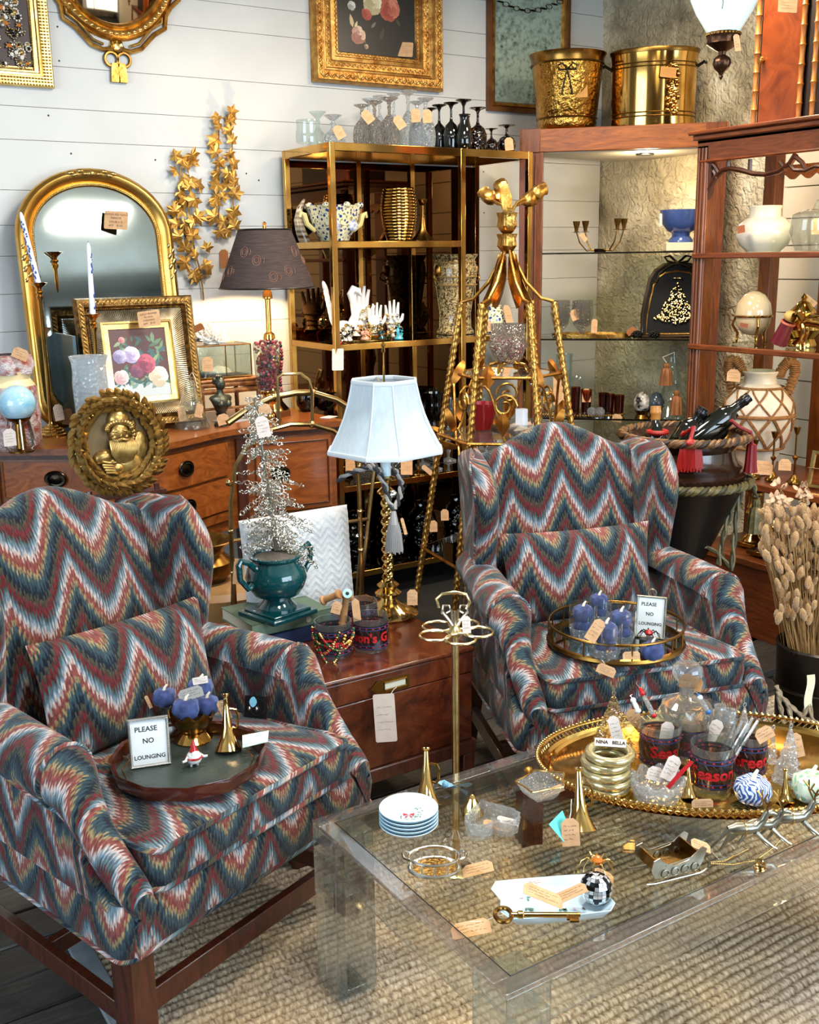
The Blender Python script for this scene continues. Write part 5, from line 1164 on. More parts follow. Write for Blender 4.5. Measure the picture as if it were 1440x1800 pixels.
q_ = at(536, 420, Y=4.52); solo('striped_curve', MB().tube([(0, 0, 0), (-.02, 0, .05), (-.03, .0, .10), (-.02, 0, .15), (.005, 0, .19)], [.026, .024, .02, .014, .005], 12), mat('striped_curve', (90, 52, 26), .2, col2=(226, 206, 170), scale=1, stretch=(4, 4, 60), coat=.5, detail=0), 'curved brown and cream striped form left of the painted jardiniere', 'horn', (q_.x, 4.52, S1))  # curved tube in brown and cream stripes, no identified object
# tray of jewellery hands
YT = 4.36; q_ = at(645, 602, Y=YT); t = thing('jewel_tray', 'oval gold gallery tray on the middle etagere shelf, under the jewellery display', 'tray', (q_.x, YT, S2))
part(t, 'floor', MB().lathe([(0, 0), (.12, 0), (.12, .006), (0, .006)], 36, MD_i((1, .8, 1, 1))), BRASSD)
part(t, 'gallery', MB().lathe([(.12, .004), (.126, .026), (.122, .026), (.117, .006)], 72, MD_i((1, .8, 1, 1)), rad=lambda a, z: 1+.012*cos(48*a)), BRASS)
WPOR = mat('white_porcelain', (232, 230, 226), .15, coat=.4)
def hand(name, label, px, pyb, pyt, Y, rz, m, seed, ring):
    q_ = at(px, pyb, Y=Y); h = at(px, pyt, Y=Y).z-S2-.008; k = h/.20
    t = thing(name, label, 'display hand', (q_.x, Y, S2+.0075), rz, 'porcelain jewellery hands')
    bm_ = MB(); bm_.grid([[(a_*k*cos(TAU*i/14), b_*k*sin(TAU*i/14), z*k) for i in range(14)] for z, a_, b_ in ((0, .034, .030), (.006, .036, .032), (.02, .026, .022), (.05, .024, .018), (.075, .034, .017), (.10, .040, .016), (.118, .038, .013), (.124, .02, .008))], cu=True)
    part(t, 'palm', bm_, m)
    for i, (x, l_, tl) in enumerate(((-.030, .052, -.10), (-.010, .074, -.03), (.010, .080, .02), (.029, .066, .08))):
        part(t, 'finger', MB().tube([(x*k, 0, .112*k), ((x+tl*.3*l_)*k, -.004*k, (.115+l_*.5)*k), ((x+tl*l_)*k, -.012*k, (.115+l_)*k)], [.0095*k, .0085*k, .0055*k], 8), m)
    part(t, 'thumb', MB().tube([(.028*k, 0, .07*k), (.052*k, -.006*k, .095*k), (.058*k, -.012*k, .122*k)], [.012*k, .010*k, .006*k], 8), m)
    rr = RNG(seed); b = MB()
    for i in range(26): a = rr.uniform(PI, TAU); z = rr.uniform(.02, .12); w_ = .036 if z > .07 else .026; b.ball((w_*k*cos(a), .022*k*sin(a)-.004, z*k), rr.uniform(.005, .009), 6, 5, mi=rr.randrange(4))
    for z in (.03, .05, .075): 
        for i in range(20): a = TAU*i/20; w_ = .026 if z < .06 else .035; b.ball((w_*k*cos(a), .021*k*sin(a), z*k+.004*sin(a)), .0042, 6, 4, mi=1)
    part(t, 'rings_and_chains', b, [JW[0], GOLDL, SILV, JW[3]], kind='stuff')
    if ring: part(t, 'cocktail_ring', MB().lathe([(0, .014), (.014, .011), (.02, 0), (.014, -.006)], 10, FX(MT_r((0, .13*k, -.0))) @ MT_r((0, 0, .022))), JW[6])
    return t
hand('jewellery_hand', 'tallest white hand wearing a large red ring', 635, 592, 500, 4.40, .2, WPOR, 3, True)
hand('jewellery_hand', 'white hand in the middle of the tray heaped with chains and dials', 660, 596, 530, 4.34, -.3, WPOR, 4, False)
hand('jewellery_hand', 'white hand on the right wrapped in pearls beside the turquoise piece', 690, 598, 525, 4.34, -.5, WPOR, 5, False)
q_ = at(606, 600, Y=4.30); t = thing('swan_planter', 'white ceramic swan with a raised wing at the front etagere post', 'figurine', (q_.x, 4.31, S2))
part(t, 'body', MB().ball((0, .0, .05), .05, 14, 9, sc=(1.1, .8, .95)), WPOR)
b = MB(); b.tube([(.03, -.02, .06), (.055, -.02, .12), (.045, -.02, .18), (.03, -.02, .215), (.045, -.02, .235), (.07, -.02, .225), (.085, -.02, .205)], [.026, .02, .017, .016, .018, .016, .006], 10); part(t, 'neck', b, WPOR)
b = MB()
for i in range(6): b.ball((0, 0, 0), .03, 8, 5, MT_r((-.055-.006*i, 0, .10+.028*i)) @ MR_o(-.35, 4, 'Y'), (.42, .25, 1.25))
part(t, 'wing', b, WPOR)
for px, py, m, sc_, lab, cat in ((612, 565, JW[0], (1.5, .8, 1.2), 'pale ribbed brooch cluster beneath the swan', 'brooch'), (607, 590, SILV, (1.5, .8, 1.1), 'black and silver flower brooch cluster at the front of the tray', 'brooch'), (643, 588, mat('peach_coral', (216, 150, 120), .4), (1.5, .7, .8), 'peach coral bracelet mound at the tray centre', 'bracelet'), (702, 583, mat('turquoise_stone', (76, 170, 184), .3), (.9, .6, 1.3), 'turquoise stone pendant at the right end of the tray', 'pendant'), (670, 570, mat('deep_teal_stone', (10, 74, 78), .15), (.8, .6, 1.4), 'deep teal tassel pendant between the hands', 'pendant')):
    q_ = at(px, py, Y=4.27); z_ = max(S2+.02, q_.z); b = MB(); rr = RNG(px)
    b.ball((0, 0, z_-S2-.002 if z_-S2 < .06 else .03), .018, 10, 7, sc=sc_)
    for i in range(44): a, e = rr.uniform(0, TAU), rr.uniform(-.9, 1.5); b.ball((.021*sc_[0]*cos(a)*cos(e), .021*sc_[1]*sin(a)*cos(e), (z_-S2)*(.5 if z_-S2 > .06 else 1)+.021*sc_[2]*sin(e)), rr.uniform(.004, .007), 6, 4, mi=rr.randrange(3))
    b.lathe([(.02, 0), (.022, .004), (.012, .02)], 12)
    solo('jewel_cluster', b, [m, GOLDL, JW[1]] if px != 607 else [SILV, SILV, JW[1]], lab, cat, (q_.x, 4.275, S2+.007 if 600 < px < 700 else S2))

# tall patterned urn vase
YU = 4.42; q_ = at(800, 598, Y=YU); hu = at(800, 447, Y=YU).z-S2; ru = 40*dep(q_)/FPX
def vine():
    m, tt, N, L, o = nt('brown_vine_glaze'); b = N('BsdfPrincipled'); L(b.outputs[0], o.inputs[0]); tc = N('TexCoord')
    n = N('TexNoise'); n.inputs['Scale'].default_value = 62; n.inputs['Detail'].default_value = 2; n.inputs['Distortion'].default_value = 1.6; L(tc.outputs['Object'], n.inputs[0])
    L(ramp(N, L, n.outputs[0], ((.42, lin((64, 46, 26))), (.52, lin((150, 126, 80))), (.6, lin((190, 168, 118))))), b.inputs['Base Color']); b.inputs['Roughness'].default_value = .25; b.inputs['Coat Weight'].default_value = .4; MATS['vine'] = m; return m
VINE = vine()
t = thing('urn_vase', 'tall vine patterned vase with lion ring handles at the right of the middle shelf', 'vase', (q_.x, YU, S2))
part(t, 'body', MB().lathe([(0, 0), (ru*.82, 0), (ru*.84, .01), (ru*.72, .03), (ru*.70, hu*.25), (ru*.84, hu*.55), (ru*.95, hu*.75), (ru*.93, hu*.85), (ru*.86, hu*.93), (ru*.96, hu*.97), (ru, hu), (ru*.88, hu), (ru*.8, hu*.9)], 40), VINE)
for z in (.72, .62, .90): part(t, 'band', MB().ring(ru*(.945 if z < .9 else .89)+.001, .0035, 40, 6, TR((0, 0, hu*z))), mat('tan_glaze', (150, 118, 66), .25))
for s_ in (-1, 1):
    part(t, 'lion_mask', MB().ball((s_*ru*.98, -.015, hu*.80), .024, 10, 7, sc=(.7, .9, 1.2)), GOLD); part(t, 'ring_handle', MB().ring(.022, .004, 18, 6, MT_r((s_*ru*1.06, -.02, hu*.72)) @ MR_o(R(80), 4, 'X') @ MR_o(.4, 4, 'Y')), GOLD)
for px, py, m, lab in ((868, 550, DELFT, 'small blue and white jar by the right etagere post'),):
    q_ = at(px, 596, Y=4.30); h = at(px, 532, Y=4.30).z-S2; r_ = 24*dep(q_)/FPX
    t = thing('ginger_jar', lab, 'jar', (q_.x, 4.30, S2)); part(t, 'jar', MB().lathe([(0, 0), (r_*.6, 0), (r_*.95, h*.3), (r_, h*.55), (r_*.6, h*.8), (r_*.55, h*.88), (r_*.6, h*.9), (.01, h)], 26), DELFT)
    price_tag(t, 862, 572, dep(q_)-.08, .045, .06, 0, seed=3)
    price_tag(t, 893, 552, dep(q_)-.08, .05, .09, 12, yaw=40, seed=4)
q_ = at(594, 632, Y=EY0-.01); price_tag(ET, 594, 632, dep(q_), .052, .096, 0, yaw=-10, seed=5, m=PAPER, clip=False)
# lower shelf glassware
def stem_glass(name, label, px, pyt, Y, wpx, m, bowl_h=.5, group=None, z0=S3, foot=None, balls=True):
    q_ = at(px, pyt, Y=Y); h = q_.z-z0; r_ = wpx/2*dep(q_)/FPX
    t = thing(name, label, 'goblet', (q_.x, Y, z0), group=group)
    part(t, 'bowl', MB().lathe([(.008, h*(1-bowl_h)), (r_*.7, h*(1-bowl_h)+.012), (r_, h*(1-bowl_h*.6)), (r_*.86, h*.85), (r_*.98, h), (r_*.95, h), (r_*.8, h*.85), (r_*.6, h*(1-bowl_h)+.03)], 30), m)
    sp = [(0, 0), (r_*.8, 0), (r_*.8, .004), (.012, .014), (.006, .02)]; n = 3
    if balls:
        for i in range(n): z = .02+(h*(1-bowl_h)-.02)*(i+.5)/n; sp += [(.006, z-.015), (.013, z), (.006, z+.015)]
    sp += [(.007, h*(1-bowl_h)+.001)]
    part(t, 'stem', MB().lathe(sp, 20), foot or CRYS); return t
BLUG = glass('petrol_blue_glass', (26, 52, 78), .25, gain=1.8)
t = stem_glass('wine_goblet', 'tall petrol blue bowled goblet with a beaded clear stem on the lower etagere shelf', 763, 690, 4.30, 36, BLUG, .38); price_tag(t, 760, 708, dep(t.location)-.1, .045, .03, 4, seed=3)
for px, py, Y, w_, lab in ((742, 706, 4.42, 34, 'clear goblet left of the petrol blue one, behind'), (788, 700, 4.45, 36, 'clear goblet right of the petrol blue one, behind'), (838, 696, 4.42, 36, 'clear goblet seen between the gilt stand legs'), (855, 738, 4.34, 30, 'shorter clear goblet at the right, behind the chair'), (700, 716, 4.45, 30, 'clear goblet just right of the white lampshade, behind')):
    stem_glass('wine_goblet', lab, px, py, Y, w_, GLASS if px != 838 else CRYS, .4, 'clear goblets on the lower shelf')
t = stem_glass('gold_compote', 'gold crackled pedestal glass below the white lampshade edge', 735, 782, 4.27, 50, mat('gold_lustre_glass', (206, 160, 70), .12, .9, bump=.8, bscale=80), .45, foot=BRASS, balls=False); price_tag(t, 751, 826, dep(t.location)-.06, .022, .06, 50, seed=6)
q_ = at(742, 720, Y=4.5); solo('red_tumbler', MB().lathe([(0, 0), (.045, 0), (.06, .22), (.062, .28), (.058, .28), (.045, .02), (0, .02)], 28), glass('ruby_glass', (130, 8, 18), .3, gain=1.2), 'tall ruby red glass vase behind the white lampshade', 'vase', (at(742, 690, Y=4.5).x, 4.5, S3+.10))
solo('vase_riser', MB().box((0, 0, .05), (.16, .14, .1)), TOPG, 'smoked block riser under the ruby red vase', 'riser', (at(742, 690, Y=4.5).x, 4.5, S3))
for px, py, lab in ((640, 815, 'brown tag bottle left of the white lamp stem, low'), (705, 820, 'clear cut bowl behind the tassel cord')):
    q_ = at(px, py, Y=4.32); t = solo('cut_bowl', MB().lathe([(0, 0), (.04, 0), (.05, .01), (.075, .07), (.08, .085), (.075, .085), (.05, .02), (0, .012)], 32, rad=lambda a, z: 1+.04*cos(12*a)), CRYSF, {640: 'cut glass bowl left of the white lamp stem on the lower shelf', 705: 'cut glass bowl right of the white lamp stem on the lower shelf'}[px], 'bowl', (q_.x, 4.34, S3), group='cut bowls on the lower shelf'); price_tag(t, px+(-22 if px == 640 else 10), py-2, dep(q_)-.1, .055, .09, 0, seed=px)
for px, py in ((782, 905), (723, 1048), (762, 925)): price_tag(ET, px, py, dep(at(px, py, Y=4.19)), .038, .055, 2, seed=px)
bt = MB()
for i in range(24):
    x = EX0+.1+(.9*i/24); b_ = .03+.012*(i % 3)

for k, (x, lab) in enumerate(((2.52, 'dark amber glass jar low behind the brass lamp stem'), (2.72, 'dark amber glass jar low in the middle of the bottom shelf'), (2.90, 'dark amber glass jar low behind the gilt stand legs'), (3.12, 'dark amber glass jar at the right of the bottom shelf'))):
    solo('amber_jar', MB().lathe([(0, 0), (.06, 0), (.075, .03), (.078, .12), (.06, .18), (.035, .2), (.035, .23), (.04, .235), (0, .24)], 24), glass('amber_glass', (90, 48, 20), .3, gain=1.6, bump=.4, bscale=40), lab, 'jar', (x, 4.42, .1215), group='amber jars on the bottom shelf')
# ================================================================ gilt rope plant stand
GC = V((2.40, 3.09, 0)); GD = dep(GC+V((0, 0, 1)))
def gp(px, py): return at(px, py, d=dep(GC+V((0, 0, 1.2))))
ROPE = mat('gilt_rope', (206, 162, 84), .3, .9, col2=(150, 104, 44), scale=30)
zt_ring = gp(880, 530).z; zsh = gp(895, 655).z; ztop = gp(898, 330).z
t = thing('gilt_stand', 'gilt rope twist obelisk stand with a tulip finial behind the right chair', 'stand', GC)
def twist(mb, A, B, r, pitch=.05, n=None):
    A, B = V(A), V(B); L_ = (B-A).length; M = MT_r(A) @ rot_to(B-A); n = int(L_/.008); rows = []
    for i in range(n+1):
        z = L_*i/n; rows.append([(r*(1+.22*cos(2*(a-TAU*z/pitch)))*cos(a), r*(1+.22*cos(2*(a-TAU*z/pitch)))*sin(a), z) for a in (TAU*j/10 for j in range(10))])
    mb.grid(rows, M, cu=True); return mb
angs = [R(20+60*i) for i in range(6)]; rt, rb = .165, .385
for a in angs:
    d_ = V((cos(a), sin(a), 0)); part(t, 'leg', twist(MB(), d_*rb, d_*rt+V((0, 0, zt_ring)), .0115), ROPE)
    up = part(t, 'canopy_rib', MB().tube([d_*rt+V((0, 0, zt_ring)), d_*.12+V((0, 0, zt_ring+.012)), d_*.065+V((0, 0, zt_ring+.07)), d_*.03+V((0, 0, zt_ring+.14)), d_*.016+V((0, 0, gp(897, 440).z))], [.006, .006, .007, .006, .005], 8), GOLD)
    LFB = leaf_mesh('leaf', GOLD, .19, .05, .3)
    if a in angs[::1]: put(t, 'leaf', LFB, MT_r(GC+d_*.03+V((0, 0, zt_ring+.165))) @ MR_o(a+PI/2, 4, 'Z') @ MR_o(R(-110), 4, 'X'))
cos5 = lambda a: cos(5*a)
zA, zB, zC = gp(897, 446).z, gp(897, 412).z, gp(897, 374).z
bell_ = lambda z, h: [(.008, z), (.020, z+h*.12), (.034, z+h*.4), (.030, z+h*.75), (.036, z+h), (.031, z+h), (.022, z+h*.7)]
for z, h in ((zA, zB-zA), (zB-.004, zC-zB)): part(t, 'tulip_cup', MB().lathe(bell_(z, h), 30, rad=lambda a, z: 1+.10*cos5(a)), GOLD)
for i, (px, py) in enumerate(((855, 352), (938, 350), (882, 350), (898, 330), (918, 342), (908, 356))):
    e = gp(px, py)-GC; e.y += (-.03, .02, .03, .05, -.04, -.05)[i]; e.x += (0, 0, .01, .0, .02, .0)[i]; st_ = part(t, 'tulip', MB().lathe([(0, -.012), (.020, .0), (.027, .02), (.020, .05), (.024, .062), (.006, .03)], 12, MT_r(e) @ rot_to(V((e.x*2.2, e.y*2.2, .12))), rad=lambda a, z: 1+.14*cos5(a*.6)), GOLD)
    part(st_, 'flower_stem', MB().tube([(0, 0, zC-.03), (e.x*.35, e.y*.35, zC+(e.z-zC)*.5), (e.x, e.y, e.z)], .0048, 6), GOLD)
put(t, 'leaf', leaf_mesh('leaf', GOLD, .12, .05, .3), MT_r(GC+V((-.02, -.02, zC-.02))) @ MR_o(R(30), 4, 'Z') @ MR_o(R(80), 4, 'X'))
part(t, 'glass_shelf', MB().lathe([(0, 0), (.19, 0), (.19, .008), (0, .008)], 6, TR((0, 0, zsh-.008), R(20))), GLASS)
b = MB(); pts = [(.195*cos(a), .195*sin(a), zsh-.003) for a in angs]; b.tube(pts, .006, 6, closed=True); part(t, 'shelf_rim', b, GOLD)
zs2 = gp(905, 765).z; b = MB(); b.tube([(.25*cos(a), .25*sin(a), zs2-.008) for a in angs], .006, 6, closed=True); part(t, 'shelf_rim', b, GOLD)
part(t, 'glass_shelf', MB().lathe([(0, 0), (.245, 0), (.245, .007), (0, .007)], 6, TR((0, 0, zs2-.008), R(20))), GLASS)
zs3 = gp(800, 985).z; part(t, 'glass_shelf', MB().lathe([(0, 0), (.31, 0), (.31, .007), (0, .007)], 6, TR((0, 0, zs3-.008), R(20))), TOPG); b = MB(); b.tube([(.315*cos(a), .315*sin(a), zs3-.008) for a in angs], .006, 6, closed=True); part(t, 'shelf_rim', b, GOLD)
SCL = leaf_mesh('leaf', mat('amber_gilt', (196, 134, 52), .36, .8, col2=(150, 92, 34), scale=30), .09, .05, .25)
for k, a in enumerate(angs):
    d1 = V((cos(a), sin(a), 0)); d2 = V((cos(a+R(60)), sin(a+R(60)), 0)); rA = .20
    b = MB(); pts = []
    for i in range(20):
        f = i/19; s_ = .15+.7*f; p_ = d1*(1-s_)+d2*s_; zz = zsh-.03-.30*f+.03*sin(f*9); rad_ = .205+.06*f; pts.append(p_*rad_+V((0, 0, zz)))
    b.tube(pts, .005, 6); c0 = (d1*.5+d2*.5)*.20
    for i in range(1): 
        cc = [c0+V((0, 0, zsh-.10))+(d2-d1)*(.045*cos(j*.5)*(1-j/22))+V((0, 0, .045*sin(j*.5)*(1-j/22))) for j in range(18)]; b.tube(cc, .005, 6)
    part(t, 'scroll', b, GOLD)
    for j, f in enumerate((2, 9, 15)): put(t, 'leaf', SCL, MT_r(GC+pts[f]) @ MR_o(a+R(120), 4, 'Z') @ MR_o(R(60+50*j), 4, 'X'))
# fish bowl with beads on gold feet
cb = V((GC.x-.01, GC.y-.02, zsh+.001)); rb_ = 34*dep(cb)/FPX; hb = gp(900, 568).z-zsh
t = thing('bead_bowl', 'crackled clear glass bowl of red and white beads on scrolled gold feet', 'bowl', cb)
part(t, 'glass_bowl', MB().lathe([(.02, .03), (rb_*.7, .05), (rb_, hb*.55), (rb_*.88, hb*.86), (rb_*.9, hb), (rb_*.86, hb)], 32), CRYSF)
for k in range(4): a = TAU*k/4+.5; part(t, 'foot', MB().tube([(.03*cos(a), .03*sin(a), .036), (.065*cos(a), .065*sin(a), .03), (.078*cos(a), .078*sin(a), .004), (.06*cos(a), .06*sin(a), .008)], [.014, .012, .008, .005], 8, sy=.6), BRASS)
b = MB(); rr = RNG(2)
for i in range(120): a, e, q2 = rr.uniform(0, TAU), rr.uniform(-1.2, .6), rb_*.8*rr.random()**.4; b.ball((q2*cos(a)*cos(e), q2*sin(a)*cos(e), hb*.55+q2*sin(e)*.8), .007, 6, 5, mi=rr.choice((0, 0, 1, 2)))
part(t, 'beads', b, [JB[0], JW[0], JB[2]], kind='stuff'); b = MB()
for i in range(8): b.ball((rb_*.98, -.05, hb*.45-.017*i), (.011, .006, .008)[i % 3], 8, 6, mi=i % 2)
part(t, 'hanging_beads', b, [JB[0], SILV])
# shell dish on the lower shelf of the stand
ct = V((GC.x+.01, GC.y-.10, zs2+.001)); t = thing('shell_dish', 'clear glass dish of pink shells with a pale crystal, low on the gilt stand', 'dish', ct)
part(t, 'dish', MB().lathe([(0, .002), (.05, .002), (.085, .03), (.09, .05), (.086, .05), (.05, .008)], 28), GLASS)
solo('pale_crystal', MB().prism([(.025, 0), (.018, .018), (-.012, .02), (-.025, 0), (-.01, -.02), (.016, -.018)], 0, .085), mat('selenite', (226, 232, 240), .2, sss=.2), 'pale upright crystal block in the shell dish', 'crystal', ct+V((-.005, .02, .008)))
rr = RNG(9)
for k in range(7):
    a = k*.9; solo('pink_shell', MB().lathe([(0, 0), (.022, .004), (.026, .01), (.0, .026)], 16, TR((0, 0, 0), 0, rr.uniform(.2, .9)), rad=lambda a, z: 1+.08*cos(9*a)), mat('pink_shell', (222, 176, 156), .35, col2=(236, 214, 196), scale=30), 'one of the small pink shells heaped in the glass dish', 'shell', ct+V((.05*cos(a), .05*sin(a)-.01, .02)), k, 'pink shells in the glass dish')
q_ = V((GC.x-.03, GC.y+.10, zs2+.001)); solo('red_bowl', MB().lathe([(0, 0), (.03, 0), (.05, .08), (.055, .10), (.05, .10), (.03, .01), (0, .01)], 24), RED, 'small bright red cup behind the shell dish', 'cup', q_)
# ================================================================ corner cabinet contents
def cc(px, py, yl, z=None):      # a point on the view ray at local depth yl behind the cabinet front
    return at(px, py, s=7.8+yl*sqrt(2))
G1, G2, G3, GT = 1.5625, 1.1385, .7355, 2.1485
# two brass buckets on the beam
def bucket(px, pyb, pyt, wt, yl, name, label, shape, m):
    b0 = cc(px, pyb, yl); tp = cc(px, pyt, yl); zb0 = GT if True else b0.z; h = tp.z-zb0; r_ = wt/2*dep(b0)/FPX
    return thing(name, label, 'planter', (b0.x, b0.y, zb0)), h, r_
HAM = mat('hammered_brass', (196, 148, 70), .2, 1, col2=(150, 104, 44), scale=10, bump=.9, bscale=50)
t, h, r_ = bucket(996, 215, 97, 132, .14, 'brass_bucket', 'hammered brass bucket with an embossed bow on the corner cabinet top', 0, HAM)
part(t, 'body', MB().lathe([(0, 0), (r_*.70, 0), (r_*.76, .008), (r_*.79, .03), (r_*.77, h*.14), (r_*.79, h*.16), (r_*.87, h*.55), (r_*.93, h*.82), (r_*.95, h*.90)], 48), HAM)
part(t, 'rim', MB().lathe([(r_*.95, h*.86), (r_*.955, h*.88), (r_*.96, h*.93), (r_*1.0, h*.985), (r_*1.015, h), (r_*.98, h), (r_*.93, h*.9)], 48), BRASSD)
for z, k in ((h*.15, .79), (h*.86, .955)): part(t, 'band', MB().ring(r_*k, .005, 48, 6, TR((0, 0, z))), BRASSD)
vd = V((CP.x-t.location.x, CP.y-t.location.y, 0)).normalized(); av = math.atan2(vd.y, vd.x); b = MB()
sp = lambda da, z, o=.004: ((r_*(.80+.16*z)+o)*cos(av+da), (r_*(.80+.16*z)+o)*sin(av+da), z*h)
for s_ in (-1, 1):
    b.tube([sp(0, .74), sp(s_*.14, .82), sp(s_*.26, .80), sp(s_*.24, .74), sp(0, .74)], .004, 6); b.tube([sp(0, .74), sp(s_*.07, .62), sp(s_*.13, .5), sp(s_*.17, .42)], .0035, 6)
part(t, 'embossed_bow', b, BRASSDK); price_tag(t, 1022, 160, dep(t.location+V((0, 0, .1)))-.16, .06, .06, 2, clip=False, seed=2, m=mat('tag_on_brass', (170, 124, 66), .8))
t, h, r_ = bucket(1147, 206, 91, 150, .15, 'brass_planter', 'oval polished brass planter with embossed flowers and loop handles on the corner cabinet', 0, BRASS)
OV = MR_o(R(-45), 4, 'Z') @ MD_i((1, .72, 1, 1))
part(t, 'body', MB().lathe([(0, 0), (r_*.97, 0), (r_*.98, .01), (r_*.96, h*.12), (r_*.965, h*.13), (r_*.97, h*.8), (r_*1.0, h*.95)], 64, OV), BRASS)
part(t, 'rim', MB().lathe([(r_*1.0, h*.94), (r_*1.03, h*.985), (r_*1.02, h), (r_*.99, h), (r_*.97, h*.9)], 64, OV), BRASSD)
for z in (h*.12, h*.17, h*.76, h*.81): part(t, 'band', MB().ring(r_*.975, .0035, 64, 6, TR((0, 0, z)) @ OV), BRASSD)
b = MB(); rr = RNG(5)
def onov(px, z): # find angle facing camera
    return None
for i in range(46):
    a = R(-108)+R(45)+rr.uniform(-.13, .13); z = h*(.14+.64*i/46); a2 = a
    b.ball(tuple(OV @ V((r_*.985*cos(a2), r_*.985*sin(a2), z))), rr.uniform(.008, .014), 7, 5)
part(t, 'embossed_flowers', b, BRASS, kind='stuff')
for s_ in (-1, 1): part(t, 'handle', MB().tube([OV @ V(p) for p in ((s_*r_*.97, -.03, h*.78), (s_*r_*1.12, -.03, h*.84), (s_*r_*1.17, 0, h*.82), (s_*r_*1.12, .03, h*.84), (s_*r_*.97, .03, h*.78))], .005, 6), BRASSDK)
price_tag(t, 1175, 127, dep(t.location+V((0, 0, .1)))-.2, .075, .05, -6, clip=False, seed=7, m=mat('tag_on_brass', (170, 124, 66), .8))
# candelabrum, blue bowl
q_ = cc(1055, 440, .12); s_l = dep(q_)/FPX; t = thing('candelabrum', 'low four cup brass candelabrum on the top glass shelf', 'candlestick', (q_.x, q_.y, G1))
lx = V((c45, -c45, 0)); b = MB(); part(t, 'base', MB().box((0, 0, .008), (.05, .03, .016)), BRASSDK)
for k, (px, py) in enumerate(((1014, 395), (1029, 394), (1086, 390), (1097, 390))):
    e = cc(px, py, .12)-q_; e.z = cc(px, py, .12).z-G1; dx = e.dot(lx); off = (-.03, .03, -.03, .03)[k]*1; off_v = V((c45, c45, 0))*off
    part(t, 'arm', MB().tube([lx*dx*.1+V((0, 0, .012)), lx*dx*.55+off_v*.3+V((0, 0, .006)), lx*dx*.85+off_v*.7+V((0, 0, e.z*.35)), lx*dx+off_v*.6+V((0, 0, e.z-.035))], .0035, 6), BRASSD)
    part(t, 'cup', MB().lathe([(0, -.04), (.022, -.038), (.008, -.034), (.010, -.02), (.016, .0), (.019, .016), (.016, .016), (0, 0)], 16, MT_r(lx*dx+off_v*.6+V((0, 0, e.z)))), BRASSD)
price_tag(t, 1026, 417, dep(q_)-.1, .045, .022, -50, seed=3, m=KRAFT)
q_ = cc(1196, 437, .10); t = solo('white_box', MB().box((0, 0, .02), (.15, .13, .04)), mat('cream_box', (224, 208, 176), .6), 'flat cream box under the blue footed bowl', 'box', (q_.x, q_.y, G1), R(-40), bev=.003)
hb = cc(1196, 369, .1).z-G1-.0405; r_ = 38*dep(q_)/FPX
t = thing('footed_bowl', 'glazed blue footed bowl on a cream box, top glass shelf', 'bowl', (q_.x, q_.y, G1+.0405)); BG = mat('cornflower_glaze', (62, 84, 142), .15, coat=.6, col2=(74, 98, 158), scale=8)
part(t, 'bowl', MB().lathe([(r_*.4, hb*.28), (r_*.62, hb*.36), (r_*.9, hb*.6), (r_, hb), (r_*.96, hb), (r_*.84, hb*.62), (0, hb*.4)], 36), BG)
part(t, 'foot', MB().lathe([(0, 0), (r_*.56, 0), (r_*.55, .012), (r_*.40, hb*.2), (r_*.42, hb*.3)], 30), BG); price_tag(t, 1162, 386, dep(q_)-.1, .012, .06, 0, seed=4, m=mat('white_loop', (220, 206, 196), .8))
# velvet framed brooch tree
q_ = cc(1188, 586, .14); s_l = dep(q_)/FPX; bw2, bh2 = 60*s_l, (cc(1188, 463, .14).z-G2)
FTM = MT_r((q_.x, q_.y, G2+.004)) @ MR_o(R(-40), 4, 'Z') @ MR_o(R(-8), 4, 'X')
t = thing('velvet_picture', 'black velvet arched picture of a gold brooch tree with a ribbon bow, middle glass shelf', 'picture', (q_.x, q_.y, G2))
def bell(k): return [(-bw2*k, 0), (bw2*k, 0)]+[(bw2*k*x, bh2*k*y+(bh2*(1-k)*.4)) for x, y in ((.97, .3), (.88, .55), (.82, .66), (.78, .78), (.62, .9), (.4, .97), (0, 1.0), (-.4, .97), (-.62, .9), (-.78, .78), (-.82, .66), (-.88, .55), (-.97, .3))]
part(t, 'velvet', MB().prism(bell(.96), -.006, .006, FTM @ FX()), DARKV, world=True)
part(t, 'outer_rim', MB().tube([(x, y, .004) for x, y in bell(1.0)], .010, 8, FTM @ FX(), closed=True), mat('bronze_rim', (64, 48, 30), .4, .6), world=True)
part(t, 'gilt_rim', MB().tube([(x*.86, y*.86+.012, .008) for x, y in bell(1.0)], .005, 8, FTM @ FX(), closed=True), GOLD, world=True)
b = MB()
for s_ in (-1, 1): b.tube([(0, bh2, .01), (s_*.04, bh2+.035, .012), (s_*.065, bh2+.03, .012), (s_*.05, bh2+.008, .012), (0, bh2, .01), (s_*.05, bh2-.02, .014), (s_*.09, bh2-.05, .012), (s_*.10, bh2-.09, .012), (s_*.13, bh2-.10, .012)], .0062, 6, FTM @ FX())
part(t, 'ribbon_bow', b, BRASSDK, world=True)
b = MB(); rr = RNG(8)
for i in range(270):
    f = sqrt(rr.random()); y = bh2*(.74-.58*f); x = rr.uniform(-1, 1)*bw2*.68*f
    if f > .9: y += abs(x)/bw2*.05
    b.ball((0, 0, 0), rr.uniform(.005, .008), 6, 4, FTM @ FX(MT_r((x, -.012, y))))
for s_ in (-1, 1): b.ring(.012, .003, 12, 5, FTM @ FX(MT_r((s_*.012, -.012, bh2*.79)) @ MR_o(R(90), 4, 'X')))
part(t, 'brooch_tree', b, GOLDL, world=True, kind='stuff')
